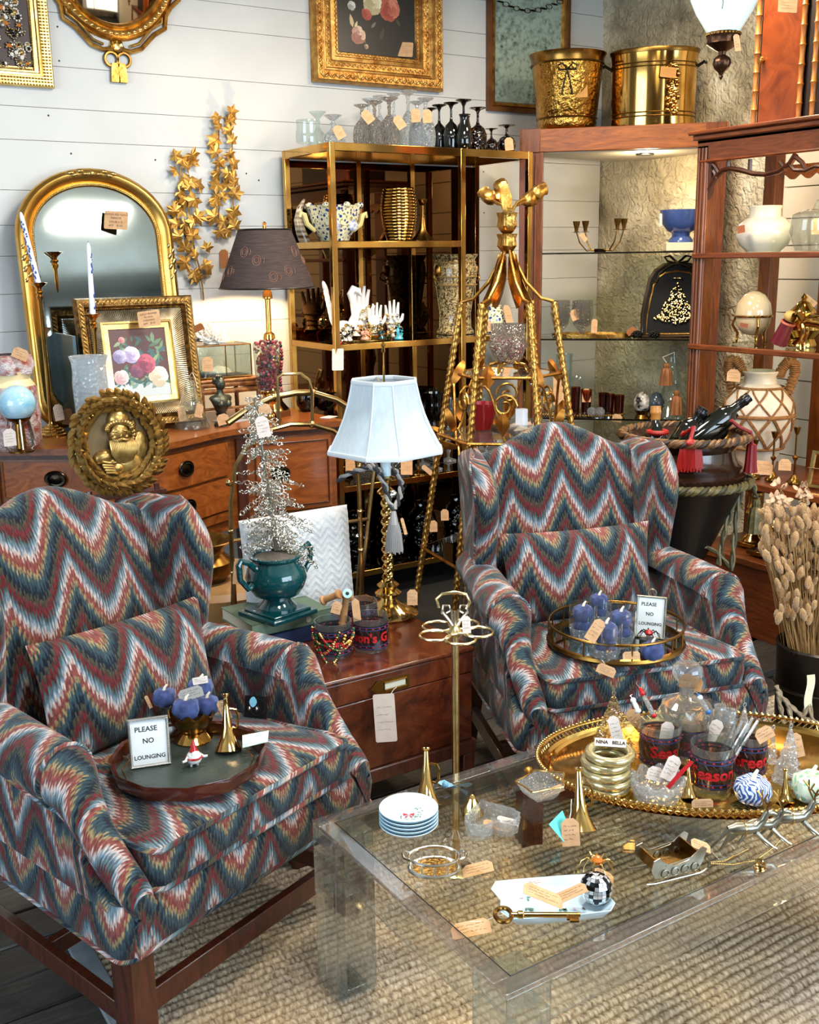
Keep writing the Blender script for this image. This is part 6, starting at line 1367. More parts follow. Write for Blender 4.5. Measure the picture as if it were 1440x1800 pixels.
for k, (px, lab) in enumerate(((1120, 'dark pinecone on the left at the foot of the velvet picture'), (1150, 'dark pinecone at the foot of the velvet picture, right one'))):
    q2 = cc(px, 588, .04); b = MB()
    for i in range(40): a, z = i*2.4, .004+.034*i/40; r2 = .024*sin(PI*(.15+.8*i/40)); b.ball((r2*cos(a), r2*sin(a), z), .0075, 6, 4, sc=(1.1, 1.1, .6))
    solo('pinecone', b, BLACK, lab, 'pinecone', (q2.x, q2.y, G2), group='dark pinecones')
# gold tray with cut glass cups
q_ = cc(1040, 594, .10); t = thing('gilt_tray', 'long oval gilt gallery tray on the middle glass shelf', 'tray', (q_.x, q_.y, G2), R(-45)); TD = MD_i((1, .42, 1, 1))
part(t, 'floor', MB().lathe([(0, 0), (.19, 0), (.19, .005), (0, .005)], 40, TD), MIRR); part(t, 'gallery', MB().lathe([(.19, 0), (.20, .002), (.203, .022), (.198, .024), (.19, .006)], 80, TD, rad=lambda a, z: 1+.006*cos(60*a)), GOLD)
price_tag(t, 1110, 582, dep(q_)-.1, .05, .03, 35, seed=8, m=mat('brown_kraft', (150, 92, 48), .9)); price_tag(t, 1045, 573, dep(q_)-.12, .03, .07, -3, seed=2)
for px, py, w_, tg, lab in ((985, 583, 34, None, 'cut glass cup at the left on the gilt tray'), (1023, 583, 38, (1012, 553, 20), 'cut glass cup with a curled tag on the gilt tray')):
    q2 = cc(px, py, .08); h = cc(px, 528, .08).z-G2-.006; r2 = w_/2*dep(q2)/FPX
    t = solo('cut_cup', MB().lathe([(0, 0), (r2*.8, 0), (r2*.8, .006), (r2*.25, .014), (r2*.25, .024), (r2*.8, h*.35), (r2, h*.62), (r2*.9, h), (r2*.86, h), (r2*.7, h*.4), (0, h*.3)], 32, rad=lambda a, z: 1+.03*cos(12*a)), CRYSF, lab, 'cup', (q2.x, q2.y, G2+.006), group='cut glass cups')
    if tg: price_tag(t, tg[0], tg[1], dep(q2)-.05, .05, .055, tg[2], seed=4)
# bottom glass shelf
q_ = cc(1010, 735, .12); t = thing('mirror_tray', 'beaded gilt tray of amber glasses on the lowest glass shelf', 'tray', (q_.x, q_.y, G3), R(-45))
part(t, 'floor', MB().lathe([(0, 0), (.25, 0), (.25, .006), (0, .006)], 48, TD), MIRR); b = MB()
for i in range(110): a = TAU*i/110; b.ball((.253*cos(a), .253*.42*sin(a), .012), .0062, 6, 4)
part(t, 'beaded_rim', b, GOLD, kind='stuff'); price_tag(t, 1085, 735, dep(q_)-.12, .05, .04, -12, seed=8)
AMBG = glass('amber_lustre_glass', (206, 150, 96), .2, gain=1.4)
for k, (px, py, pt, w_, yl, lab) in enumerate(((1010, 728, 680, 20, .10, 'amber flash glass at the left of the tray'), (1030, 728, 684, 20, .13, 'amber flash glass with a tag, second on the tray'), (1070, 726, 692, 20, .15, 'amber flash glass in the tray centre'), (1088, 726, 694, 19, .13, 'amber flash glass right of the tray centre'), (1060, 722, 690, 18, .18, 'amber flash glass at the back of the tray'))):
    q2 = cc(px, py, yl); h = cc(px, pt, yl).z-G3-.008; r2 = w_/2*dep(q2)/FPX; t = solo('amber_tumbler', MB().lathe([(0, 0), (r2*.8, 0), (r2*.85, h*.3), (r2, h), (r2*.95, h), (r2*.75, .01), (0, .01)], 20), AMBG, lab, 'glass', (q2.x, q2.y, G3+.007), group='amber flash glasses')
    if k == 1: price_tag(t, 1031, 695, dep(q2)-.04, .045, .07, 0, seed=4)
q2 = cc(990, 735, .05); h = cc(993, 622, .05).z-G3; t = solo('tall_pitcher', MB().lathe([(0, 0), (.04, 0), (.042, h*.96), (.046, h), (.042, h), (.038, .01), (0, .01)], 26), GLASS, 'tall clear cylinder glass at the left of the lowest glass shelf', 'vase', (q2.x, q2.y, G3)); price_tag(t, 983, 683, dep(q2)-.08, .06, .17, 0, seed=3, clip=False)
q2 = cc(1013, 733, .22); solo('arched_bottle', MB().tube([(-.035, 0, .0), (-.035, 0, .14), (-.02, 0, .18), (.0, 0, .19), (.02, 0, .18), (.035, 0, .14), (.035, 0, 0)], .012, 8), GLASS, 'arched clear glass handle form behind the amber glasses', 'ornament', (q2.x, q2.y, G3), R(-45))
for k, (px, lab, m) in enumerate(((1040, 'clear glass bauble at the front of the tray, left', CRYS), (1055, 'clear glass bauble at the front of the tray, right', CRYS))):
    q2 = cc(px, 735, .03); solo('glass_bauble', MB().ball((0, 0, .025), .025, 14, 9), m, lab, 'bauble', (q2.x, q2.y, G3+.007), group='clear glass baubles')
for px, lab, m in ((1128, 'speckled white and black egg on the lowest glass shelf', mat('speckled_egg', (214, 208, 198), .2, col2=(40, 34, 34), scale=40, detail=1)), (1152, 'dark blue grey egg beside the speckled egg', mat('slate_egg', (44, 52, 62), .15, col2=(64, 74, 86), scale=10))):
    q2 = cc(px, 738, .06); k_ = 16*dep(q2)/FPX/.02; t = thing('stone_egg', lab, 'egg', (q2.x, q2.y, G3)); part(t, 'egg', MB().lathe([(0, .012*k_), (.012*k_, .015*k_), (.019*k_, .028*k_), (.018*k_, .040*k_), (.010*k_, .054*k_), (0, .058*k_)], 20), m); part(t, 'egg_stand', MB().lathe([(.016*k_, 0), (.012*k_, .008*k_), (.016*k_, .018*k_)], 18), BRASSD)
q2 = cc(1178, 738, .10); h = cc(1172, 612, .10).z-G3; t = thing('glass_tree', 'tall clear glass tree bottle with two bronze tassels on the lowest glass shelf', 'bottle', (q2.x, q2.y, G3)); part(t, 'bottle', glass_tree(MB(), h, 34*dep(q2)/FPX, 4), GLASS)
TAS = mat('bronze_silk', (156, 100, 48), .55, col2=(110, 62, 26), scale=80, stretch=(1, 1, .1))
def tassel(mb, r_, h): return mb.lathe([(.0, h*.05), (r_*.4, h*.02), (r_*.5, -h*.08), (r_*.35, -h*.18), (r_*.7, -h*.26), (r_*.85, -h*.5), (r_, -h), (0, -h)], 20, rad=lambda a, z: 1+.08*cos(10*a))
for px, py, hh in ((1172, 640, 36), (1190, 688, 40)): part(t, 'tassel', MB(MT_r(cc(px, py, .03)-V((q2.x, q2.y, G3)))).add(*(lambda m_: (m_.v, m_.f))(tassel(MB(), 11*dep(q2)/FPX, hh*dep(q2)/FPX)), smooth=True), TAS)
part(t, 'cord', MB().tube([(0, -.01, h-.02), cc(1165, 628, .04)-V(t.location), cc(1172, 638, .03)-V(t.location)], .002, 5), TWINE)
# hanging painted glass lamp
HL = at(1270, 90, d=3.55); k = HL and dep(HL)/FPX; t = thing('hanging_lamp', 'painted milk glass pendant lamp with a bronze finial, hanging top right', 'lamp', HL)
zt_ = (90-(-60))*k; GLOBE = mat('milk_glass', (218, 234, 228), .12, emit=(206, 240, 232), estr=.16, coat=.4)
part(t, 'glass_globe', MB().lathe([(22*k, 24*k), (30*k, 34*k), (48*k, 62*k), (58*k, 84*k), (62*k, 105*k), (58*k, 130*k), (44*k, 152*k), (36*k, 160*k)], 40), GLOBE)
part(t, 'bronze_gallery', MB().lathe([(28*k, 30*k), (30*k, 25*k), (27*k, 20*k), (28*k, 12*k), (16*k, 4*k), (7*k, -1*k), (6*k, -6*k), (14*k, -12*k), (16*k, -20*k), (13*k, -28*k), (5*k, -36*k), (3*k, -40*k), (4*k, -43*k), (0, -48*k)], 28, rad=lambda a, z: 1+(.05*cos(16*a))), mat('dark_bronze', (72, 48, 34), .35, .9))
b = MB()
for i in range(28): a = TAU*i/28; b.ball((29*k*cos(a), 29*k*sin(a), 27*k), 2.6*k, 6, 4)
part(t, 'bead_ring', b, BRASSD); price_tag(t, 1296, 75, dep(HL)-.06, .02, .055, 8, seed=5); part(t, 'chain', MB().tube([(0, 0, 160*k), (0, 0, 3.03-HL.z)], .006, 6), BRASSDK)
gf = math.atan2(-HL.y, -HL.x); b = MB()
def gpt(da, z): r2 = {84: 58, 70: 51.5, 100: 61.5, 60: 47, 92: 60}.get(z, 55); return ((r2+.6)*k*cos(gf+da), (r2+.6)*k*sin(gf+da), z*k)
b.tube([gpt(-.1, 100), gpt(-.22, 92), gpt(-.1, 84), gpt(.02, 92), gpt(-.1, 92)], .0018, 5); b.tube([gpt(-.1, 84), gpt(-.05, 70), gpt(-.08, 60)], .0016, 5)
part(t, 'painted_scroll', b, mat('grey_paint', (120, 128, 120), .5)); b = MB()
for da, z in ((-.62, 84), (-.5, 92), (-.66, 92), (.42, 92), (.5, 100), (.36, 100), (.62, 84), (.7, 92)): b.ball(gpt(da, z), .006, 6, 4, sc=(1, 1, 1.5))
part(t, 'painted_leaves', b, mat('teal_paint', (40, 140, 130), .5))
# ================================================================ right cabinet contents
def rcp(px, py, X): return at(px, py, X=X)
R1, R2, R3, R4 = 1.5505, 1.1825, .6505, .3305
q_ = rcp(1342, 440, 3.66); h = rcp(1342, 362, 3.66).z-R1; r_ = 48*dep(q_)/FPX
t = solo('bulbous_vase', MB().lathe([(0, 0), (r_*.6, 0), (r_*.62, .006), (r_*.86, h*.16), (r_, h*.38), (r_*.95, h*.58), (r_*.74, h*.71), (r_*.56, h*.77), (r_*.55, h*.92), (r_*.6, h*.98), (r_*.57, h), (r_*.48, h*.96), (r_*.46, h*.8)], 44), mat('white_glaze', (226, 218, 196), .12, coat=.7), 'wide white glazed vase on the lit top cabinet shelf', 'vase', (q_.x, q_.y, R1)); price_tag(t, 1303, 403, dep(q_)-r_-.005, .03, .03, 3, yaw=-35, clip=False, seed=3, m=mat('rust_label', (140, 76, 40), .8))
q_ = rcp(1430, 438, 3.62); r_ = 42*dep(q_)/FPX; h = rcp(1430, 356, 3.62).z-R1
t = thing('pumpkin_jar', 'clear ribbed glass pumpkin jar at the right of the lit cabinet shelf', 'jar', (q_.x, q_.y, R1)); part(t, 'jar', MB().lathe([(0, 0), (r_*.7, .004), (r_, h*.4), (r_*.9, h*.75), (r_*.5, h*.86), (r_*.2, h*.84)], 64, rad=lambda a, z: 1+.06*abs(cos(5*a))), GLASS); part(t, 'lid_stem', MB().tube([(0, 0, h*.84), (.004, 0, h*.95), (.014, 0, h*1.04)], [.014, .009, .007], 8), GLASS); price_tag(t, 1436, 398, dep(q_)-.1, .04, .06, 0, seed=4)
# alabaster egg on stand
q_ = rcp(1322, 600, 3.60); s_l = dep(q_)/FPX; t = thing('alabaster_egg', 'large alabaster egg in a brass claw stand, second cabinet shelf', 'egg', (q_.x, q_.y, R2)); zc = rcp(1322, 551, 3.6).z-R2
part(t, 'egg', MB().lathe([(0, zc-38*s_l), (16*s_l, zc-35*s_l), (28*s_l, zc-20*s_l), (31*s_l, zc), (28*s_l, zc+18*s_l), (18*s_l, zc+32*s_l), (8*s_l, zc+38*s_l), (0, zc+39*s_l)], 30), mat('alabaster', (226, 200, 160), .15, col2=(208, 176, 130), scale=6, coat=.5, sss=.2)); part(t, 'brass_ring', MB().ring(31.5*s_l, .005, 30, 6, TR((0, 0, zc-4*s_l))), BRASS)
for i in range(3): a = TAU*i/3-2.2; c_, s_ = cos(a), sin(a); part(t, 'claw_leg', MB().tube([(38*s_l*c_, 38*s_l*s_, zc-2*s_l), (31*s_l*c_, 31*s_l*s_, zc-6*s_l), (36*s_l*c_, 36*s_l*s_, zc-20*s_l), (26*s_l*c_, 26*s_l*s_, zc-34*s_l), (28*s_l*c_, 28*s_l*s_, .006), (34*s_l*c_, 34*s_l*s_, .004)], [.003, .005, .006, .006, .006, .004], 8), BRASS)
price_tag(t, 1308, 572, dep(q_)-.085, .032, .018, -12, yaw=-15, clip=False, seed=3, m=mat('rust_label', (140, 76, 40), .8))
q_ = rcp(1408, 612, 3.66); h = rcp(1410, 515, 3.66).z-R2; r_ = 36*dep(q_)/FPX
t = thing('brass_ginger_jar', 'lidded polished brass jar behind the brass animal, second cabinet shelf', 'jar', (q_.x, q_.y, R2)); part(t, 'body', MB().lathe([(0, 0), (r_*.7, 0), (r_*.72, .01), (r_*.6, .03), (r_, h*.32), (r_*.9, h*.5), (r_*.5, h*.6), (r_*.55, h*.63)], 32), BRASS); part(t, 'lid', MB().lathe([(r_*.62, h*.63), (r_*.6, h*.68), (r_*.35, h*.78), (r_*.3, h*.82), (r_*.12, h*.86), (r_*.16, h*.92), (.0, h)], 28), BRASS); price_tag(t, 1424, 528, dep(q_)-.05, .024, .06, 50, seed=3)
q_ = rcp(1366, 608, 3.54); k = dep(q_)/FPX; b = MB(); tp = V((rcp(1388, 562, 3.54).x, rcp(1388, 562, 3.54).y, rcp(1388, 562, 3.54).z-R2))-V((q_.x, q_.y, 0))
t = thing('tassel', 'burgundy silk tassel with a gold knot hanging at the brass jar', 'tassel', (q_.x, q_.y, R2)); top = V((tp.x, tp.y, tp.z)); MT_ = MT_r(top) @ rot_to(top.normalized())
part(t, 'skirt', MB().lathe([(10*k, -3*k), (11*k, -12*k), (13*k, -36*k), (14*k, -46*k), (0, -46*k)], 22, MT_, rad=lambda a, z: 1+.07*cos(11*a)), mat('burgundy_silk', (104, 14, 28), .5)); part(t, 'gold_knot', MB().ball((0, 0, 6*k), 12*k, 14, 9, MT_, (1, 1, .8)), mat('gold_silk', (206, 164, 90), .5)); part(t, 'band', MB().ring(11*k, 2.5*k, 20, 6, MT_ @ TR((0, 0, -6*k))), mat('coral_silk', (190, 96, 70), .5))
# brass hound
q_ = rcp(1428, 618, 3.52); k = dep(q_)/FPX; t = thing('brass_hound', 'slender brass animal figure with a down curved neck at the right edge', 'figurine', (q_.x, q_.y, R2), R(-90)); b = MB()
b.tube([(-.05, 0, .10), (-.02, 0, .112), (.03, 0, .108), (.07, 0, .10)], [.016, .024, .026, .02], 10); b.tube([(-.04, 0, .108), (-.07, 0, .135), (-.09, 0, .13), (-.10, 0, .105)], [.016, .013, .012, .008], 8)
for x in (-.045, .06):
    for y in (-.012, .012): b.tube([(x, y, .10), (x+.006, y, .06), (x-.004, y, .03), (x, y, .004), (x-.012, y, .003)], [.012, .008, .005, .005, .004], 7)
part(t, 'body', b, BRASS); part(t, 'tail', MB().tube([(.075, 0, .10), (.10, 0, .08), (.105, 0, .05)], .004, 6), BRASS)
# rope netted amphora
q_ = rcp(1327, 833, 3.62); h = rcp(1327, 650, 3.62).z-R3; r_ = 60*dep(q_)/FPX; AP = [(0, 0), (r_*.5, 0), (r_*.52, h*.03), (r_*.6, h*.16), (r_*.86, h*.36), (r_, h*.56), (r_*.94, h*.7), (r_*.72, h*.82), (r_*.47, h*.88), (r_*.44, h*.94), (r_*.52, h*.985), (r_*.5, h), (r_*.4, h*.98), (r_*.38, h*.88)]
def apr(z):
    for (r1, z1), (r2, z2) in zip(AP[1:-3], AP[2:-3]):
        if z1 <= z <= z2: return r1+(r2-r1)*(z-z1)/max(1e-6, z2-z1)
    return r_*.45
t = thing('roped_amphora', 'white amphora netted in tan rope with coiled rope handles in the cabinet', 'vase', (q_.x, q_.y, R3)); part(t, 'body', MB().lathe(AP, 44), mat('chalk_glaze', (222, 210, 190), .4, col2=(196, 180, 156), scale=8))
TROPE = mat('tan_rope', (150, 102, 52), .8, col2=(110, 70, 32), scale=80); b = MB(); NS = 9
for i in range(NS):
    for s_ in (-1, 1):
        for za, zb_, tw, off in ((.26, .58, .36, 0), (.26, .58, .36, .04), (.58, .84, .36, 0)):
            pts = []
            for j in range(9): f = j/8; z = h*(za+(zb_-za)*f); a = TAU*i/NS+s_*tw*f*1.9+off+(0 if za < .5 else .68*s_); pts.append(((apr(z)+.003)*cos(a), (apr(z)+.003)*sin(a), z))
            b.tube(pts, .0042, 5)
for z in (.26, .575, .585, .84): b.ring(apr(h*z)+.003, .006, 40, 6, TR((0, 0, h*z)))
part(t, 'rope_net', b, TROPE)
pa_ = math.atan2(.84, -.54)
for s_ in (-1, 1):
    d_ = V((cos(pa_), sin(pa_), 0))*s_; pts = [d_*(r_*.78)+V((0, 0, h*.80)), d_*(r_*.92)+V((0, 0, h*.98)), d_*(r_*.9)+V((0, 0, h*1.08)), d_*(r_*.74)+V((0, 0, h*1.10)), d_*(r_*.56)+V((0, 0, h*1.02)), d_*(r_*.5)+V((0, 0, h*.94))]
    hn = part(t, 'handle', MB().tube(pts, .017, 9), TROPE); b = MB()
    for i in range(28):
        f = i/28*5; j = min(4, int(f)); c_ = pts[j].lerp(pts[j+1], f-j); dd = (pts[j+1]-pts[j]).normalized(); b.ring(.0185, .004, 12, 5, MT_r(c_) @ rot_to(dd))
    part(hn, 'coils', b, TROPE, kind='stuff')
price_tag(t, 1290, 660, dep(q_)-.14, .055, .05, -5, seed=3)
def plain_stick(name, label, px, pyb, pyt, X, m, r_=.03, z0=R3, tg=None):
    q_ = rcp(px, pyb, X); h = rcp(px, pyt, X).z-z0; t = thing(name, label, 'candlestick', (q_.x, q_.y, z0), group='brass candlesticks on the cabinet ledge')
    part(t, 'foot', MB().lathe([(0, 0), (r_, 0), (r_, .004), (r_*.6, .02), (.006, .034)], 22), m); part(t, 'shaft', MB().lathe([(.005, .03), (.004, h*.4), (.008, h*.42), (.012, h*.47), (.004, h*.5), (.004, h-.03)], 14), m); part(t, 'cup', MB().lathe([(.004, h-.03), (.008, h-.024), (.014, h-.004), (.015, h), (.011, h), (0, h-.01)], 16), m)
    if tg: price_tag(t, tg[0], tg[1], dep(q_)-.06, tg[3], tg[4], tg[2], seed=px)
plain_stick('candlestick', 'tallest slim candlestick right of the roped amphora', 1396, 838, 750, 3.56, BRASSD, tg=(1380, 817, -3, .05, .045)); plain_stick('candlestick', 'slim candlestick in front of the amphora foot', 1358, 832, 758, 3.54, BRASSD, tg=(1341, 822, -5, .08, .055)); plain_stick('candlestick', 'slim twisted candlestick left of the amphora foot', 1325, 830, 772, 3.52, BRASSD)
q_ = rcp(1432, 848, 3.53); t = thing('photo_frame', 'small gold bamboo photo frame leaning at the right edge of the ledge', 'frame', (q_.x, q_.y, R3)); FMx = MT_r((q_.x, q_.y, R3+.001)) @ MR_o(R(-75), 4, 'Z') @ MR_o(R(-16), 4, 'X') @ MT_r((.03, 0, .075))
part(t, 'frame', rect_frame(.12, .15, [(0, 0), (0, .008), (.004, .014), (.014, .012), (.018, .004)], FX(FMx)), GOLDL, world=True); part(t, 'photo', MB().box((0, 0, 0), (.09, .12, .002), FMx), mat('tan_photo', (150, 124, 84), .4), world=True)
# two black column candleholders low in the cabinet
for px, pyb, pyt, X, lab in ((1316, 1062, 862, 3.62, 'tall black column candle holder with brass collars, left in the low bay'), (1346, 1068, 900, 3.55, 'black column candle holder on a square foot with a tag, right in the low bay')):
    q_ = rcp(px, pyb, X); h = min(.30, rcp(px, pyt, X).z-R4); t = thing('column_holder', lab, 'candle holder', (q_.x, q_.y, R4), group='black column candle holders')
    part(t, 'square_foot', MB().box((0, 0, .016), (.13, .13, .02)), BRASSD, bev=.003)
    for sx in (-.05, .05):
        for sy in (-.05, .05): part(t, 'ball_foot', MB().ball((sx, sy, .004), .006, 8, 6), BRASS)
    part(t, 'brass_base', MB().lathe([(.05, .026), (.045, .034), (.03, .05), (.024, .06)], 24), BRASS); part(t, 'column', MB().lathe([(.024, .06), (.022, h*.6)], 24), BLACK); part(t, 'brass_collar', MB().lathe([(.022, h*.6), (.034, h*.62), (.03, h*.67), (.02, h*.69), (.03, h*.72), (.028, h*.76), (.024, h*.8), (.024, h*.92), (.034, h*.96), (.034, h), (0, h)], 24), BRASS)
    if px == 1346: price_tag(t, 1352, 1062, dep(q_)-.1, .045, .06, 25, seed=6)
# burl cabinet with bamboo trim on top
q_ = rcp(1330, 205, 3.62); zt_c = 2.0265; t = thing('bamboo_cabinet', 'small burl wood cabinet with bamboo edging standing on the display cabinet', 'cabinet', (3.72, 2.86, zt_c))
y0c, y1c = rcp(1327, 205, 3.58).y, rcp(1407, 180, 3.58).y; y2c = rcp(1445, 180, 3.58).y-.35; BURLO = wood('orange_burl', (84, 32, 8), (128, 60, 22), .3, 6, (1, 1, 1), .4, dist=2); hc = .62
part(t, 'carcase', MB().box((3.72, (y0c+y2c)/2, zt_c+hc/2), (.26, y0c-y2c, hc)), mat('dark_stain', (30, 18, 12), .4), world=True, bev=.003)
dp = part(t, 'door', MB().box((3.583, (y0c-.012+y1c)/2, zt_c+hc/2), (.014, y0c-y1c-.02, hc-.02)), BURLO, world=True, bev=.003)
part(dp, 'knob', MB().lathe([(0, 0), (.006, 0), (.006, .008), (.013, .014), (.010, .022), (0, .024)], 16, MT_r((3.577, y0c-.03, rcp(1340, 107, 3.58).z)) @ MR_o(R(-90), 4, 'Y')), GOLD, world=True)
part(t, 'door', MB().box((3.583, (y1c+y2c)/2-.01, zt_c+hc/2), (.014, y1c-y2c-.03, hc-.02)), mat('dark_stain', (30, 18, 12), .4), world=True, bev=.003)
for y in (y0c, y1c, y1c-.06):
    b = MB(); prof = []
    for i in range(9): z = hc*i/9; prof += [(.011, z+.004), (.0095, z+hc/18), (.011, z+hc/9-.004), (.014, z+hc/9)]
    part(t, 'bamboo_edge', b.lathe(prof, 10, TR((3.574, y, zt_c))), mat('bamboo_gold', (176, 112, 44), .35, col2=(140, 80, 26), scale=20), world=True)
price_tag(t, 1385, 10, dep((3.57, y1c, 2.5)), .07, .05, -3, clip=False, seed=3)
# ================================================================ drum pot of bottles
DC = V((2.92, 2.71, 0)); ddp = 3.9; DK = lambda px, py: at(px, py, d=dep(DC+V((0, 0, .9))))
kk = dep(DC+V((0, 0, .9)))/FPX; zr = DK(1203, 765).z; zb_ = DK(1203, 838).z; rr_ = 112*kk
t = thing('drum_pot', 'dark turned wood pot with twisted cord rims behind the right chair', 'pot', (DC.x, DC.y, zb_)); hp = zr-zb_; DW = mat('dark_turned_wood', (52, 30, 18), .22, col2=(34, 20, 12), scale=6, coat=.5)
part(t, 'body', MB().lathe([(0, 0), (rr_*.95, 0), (rr_*.98, hp*.12), (rr_*.88, hp*.2), (rr_*.92, hp*.3), (rr_*.84, hp*.38), (rr_*.80, hp*.5), (rr_*.78, hp*.7), (rr_*.86, hp*.85), (rr_*.95, hp), (rr_*.86, hp), (rr_*.7, hp*.7), (0, hp*.3)], 48), DW)
def cord(mb, R_, r, n=26, strands=3, T=None, closed=True):
    for s_ in range(strands):
        pts = []
        for i in range(n*6): a = TAU*i/(n*6); ph = TAU*s_/strands+a*n; pts.append(((R_+r*.6*cos(ph))*cos(a), (R_+r*.6*cos(ph))*sin(a), r*.6*sin(ph)))
        mb.tube(pts, r*.58, 6, T, closed=True, mi=s_ % 2)
    return mb
CORD = [mat('cord_gold', (120, 82, 42), .5, col2=(80, 52, 24), scale=60), mat('cord_dark', (44, 28, 18), .6)]; CORDG = [mat('cord_sage', (112, 100, 58), .5, col2=(80, 72, 40), scale=60), mat('cord_olive', (56, 52, 28), .6)]
part(t, 'rim_cord', cord(MB(), rr_*.97, .015, 22, 3, TR((0, 0, hp+.004))), CORD); 
pedz = zb_-.004; pd = thing('draped_pedestal', 'black tapered pedestal with a sage twisted cord and tassel under the dark pot', 'pedestal', DC)
part(pd, 'taper', MB().lathe([(0, pedz), (rr_*1.0, pedz), (rr_*.96, pedz-.02), (rr_*.3, pedz-.36), (rr_*.25, pedz-.42), (rr_*.7, .03), (rr_*.75, 0), (0, 0)], 40), BLACK)
part(pd, 'rim_cord', cord(MB(), rr_*1.03, .016, 22, 3, TR((0, 0, pedz-.008))), CORDG)
b = MB(); e0 = DK(1308, 842)-DC
for s_, (px, py) in enumerate(((1296, 870), (1270, 930), (1258, 1000))): pass
def strand(pts, r): 
    m_ = MB(); pts = [V(p) for p in pts]
    for s_ in range(2):
        o_ = []
        for i in range(len(pts)-1):
            for j in range(6): f = j/6; c_ = pts[i].lerp(pts[i+1], f); ph = (i*6+j)*.8+PI*s_; o_.append(c_+V((r*.7*cos(ph), r*.7*sin(ph)*.6, r*.4*sin(ph))))
        m_.tube(o_, r*.75, 6, mi=s_)
    return m_
for pl_ in ([(1306, 842), (1292, 880), (1278, 920), (1268, 960), (1262, 1000)], [(1306, 842), (1296, 900), (1290, 960), (1286, 1010)]): part(pd, 'hanging_cord', strand([DK(x, y)-DC for x, y in pl_], .009), CORDG)
ts = [DK(x, y)-DC for x, y in ((1308, 842), (1325, 850), (1330, 880))]; part(pd, 'hanging_cord', strand(ts, .009), CORDG); part(pd, 'tassel', MB(MT_r(ts[-1])).add(*(lambda m_: (m_.v, m_.f))(tassel(MB(), .03, .12)), smooth=True), CORDG[0])
lp = [DK(x, y)-DC for x, y in ((1215, 962), (1240, 960), (1268, 975), (1285, 1000))]; part(pd, 'hanging_cord', strand(lp, .008), CORDG)
BOT = mat('dark_bottle_glass', (10, 14, 8), .06, spec=.8); FOIL = mat('black_foil', (20, 20, 20), .25, .3)
def bottle(label, base, tip, L_, m, cap, sc_=1.0):
    a, c_ = V(base), V(tip); d_ = (c_-a).normalized(); o = thing('wine_bottle', label, 'bottle', c_-d_*L_, group='wine bottles in the drum pot'); o.rotation_euler = d_.to_track_quat('Z', 'Y').to_euler(); s_ = sc_
    part(o, 'glass', MB().lathe([(0, 0), (.036*s_, 0), (.037*s_, .01), (.037*s_, L_*.58), (.03*s_, L_*.66), (.0155*s_, L_*.74), (.0145*s_, L_-.005), (0, L_-.005)], 22), m); part(o, 'foil', MB().lathe([(.0152*s_, L_*.80), (.0158*s_, L_-.03), (.018*s_, L_-.026), (.018*s_, L_-.018), (.0165*s_, L_-.014), (.0165*s_, L_), (0, L_)], 18), cap); return o
inn = V((DC.x, DC.y, zb_+hp*.45)); bottle('leaning black bottle reaching furthest up right', inn+V((-.02, .03, .0)), DK(1303, 697)+V((.02, -.02, 0)), .27, BOT, FOIL, 1.15); bottle('black foil bottle left of the longest one', inn+V((-.0, .05, 0)), DK(1238, 717), .2, BOT, FOIL, 1.3); bottle('short dark bottle at the lower right under the longest one', inn+V((.03, .0, 0)), DK(1290, 728)+V((.03, .02, 0)), .19, BOT, FOIL, 1.1)
cb_ = DK(1155, 745); bottle('amber capped bottle standing at the left with a red cord collar', inn+V((cb_.x-DC.x, cb_.y-DC.y, 0)), DK(1153, 714), .25, BOT, mat('amber_cap', (176, 120, 56), .3), 1.15)
RS = mat('scarlet_silk', (168, 26, 18), .45, col2=(130, 12, 10), scale=120, stretch=(1, 1, .06)); q_ = DK(1187, 768)-V((fw.x, fw.y, 0)).normalized()*(rr_*.95)
t = thing('red_tassel', 'broad scarlet silk tassel hanging over the front of the drum pot', 'tassel', q_); b = MB(); k2 = kk*.92
for i in range(30): x = (-22+44*i/29)*k2; b.tube([(x*.35*c45*1.1, -x*.35*c45*.9, 10*k2), (x*.8*.84, -x*.8*.54, 2*k2), (x*.84, -x*.54, -24*k2), (x*.86, -x*.55, (-42-4*sin(i*1.7))*k2)], .0034, 5)
part(t, 'fringe', b, RS, kind='stuff'); part(t, 'cord', MB().tube([(0, 0, 8*k2), (.02, .02, 14*k2), (.035, .02, 34*k2), (.05, .04, 30*k2), (.06, .1, 12*k2), (.09, .12, 14*k2)], .007, 7), RS); part(t, 'head', MB().ball((0, 0, 8*k2), 10*k2, 12, 8, sc=(1.3, 1.0, .7)), RS)
q_ = DK(1308, 770)-V((fw.x, fw.y, 0)).normalized()*(rr_*.4); t = thing('red_tassel', 'long dark red tassel at the right side of the drum pot', 'tassel', q_); part(t, 'fringe', MB().lathe([(.0, 0), (8*kk, -4*kk), (10*kk, -40*kk), (12*kk, -52*kk), (0, -52*kk)], 20, rad=lambda a, z: 1+.08*cos(10*a)), mat('crimson_silk', (122, 14, 20), .5)); part(t, 'cord', MB().tube([(0, 0, -2*kk), (-.01, 0, 18*kk), (-.05, .02, 28*kk), (-.08, .03, 40*kk)], .007, 7), mat('crimson_silk', (122, 14, 20), .5))
q_ = DK(1153, 757)-V((fw.x, fw.y, 0)).normalized()*.03; solo('cord_collar', MB().ring(.032, .009, 20, 8), RS, 'red cord ring around the amber capped bottle', 'cord', q_)
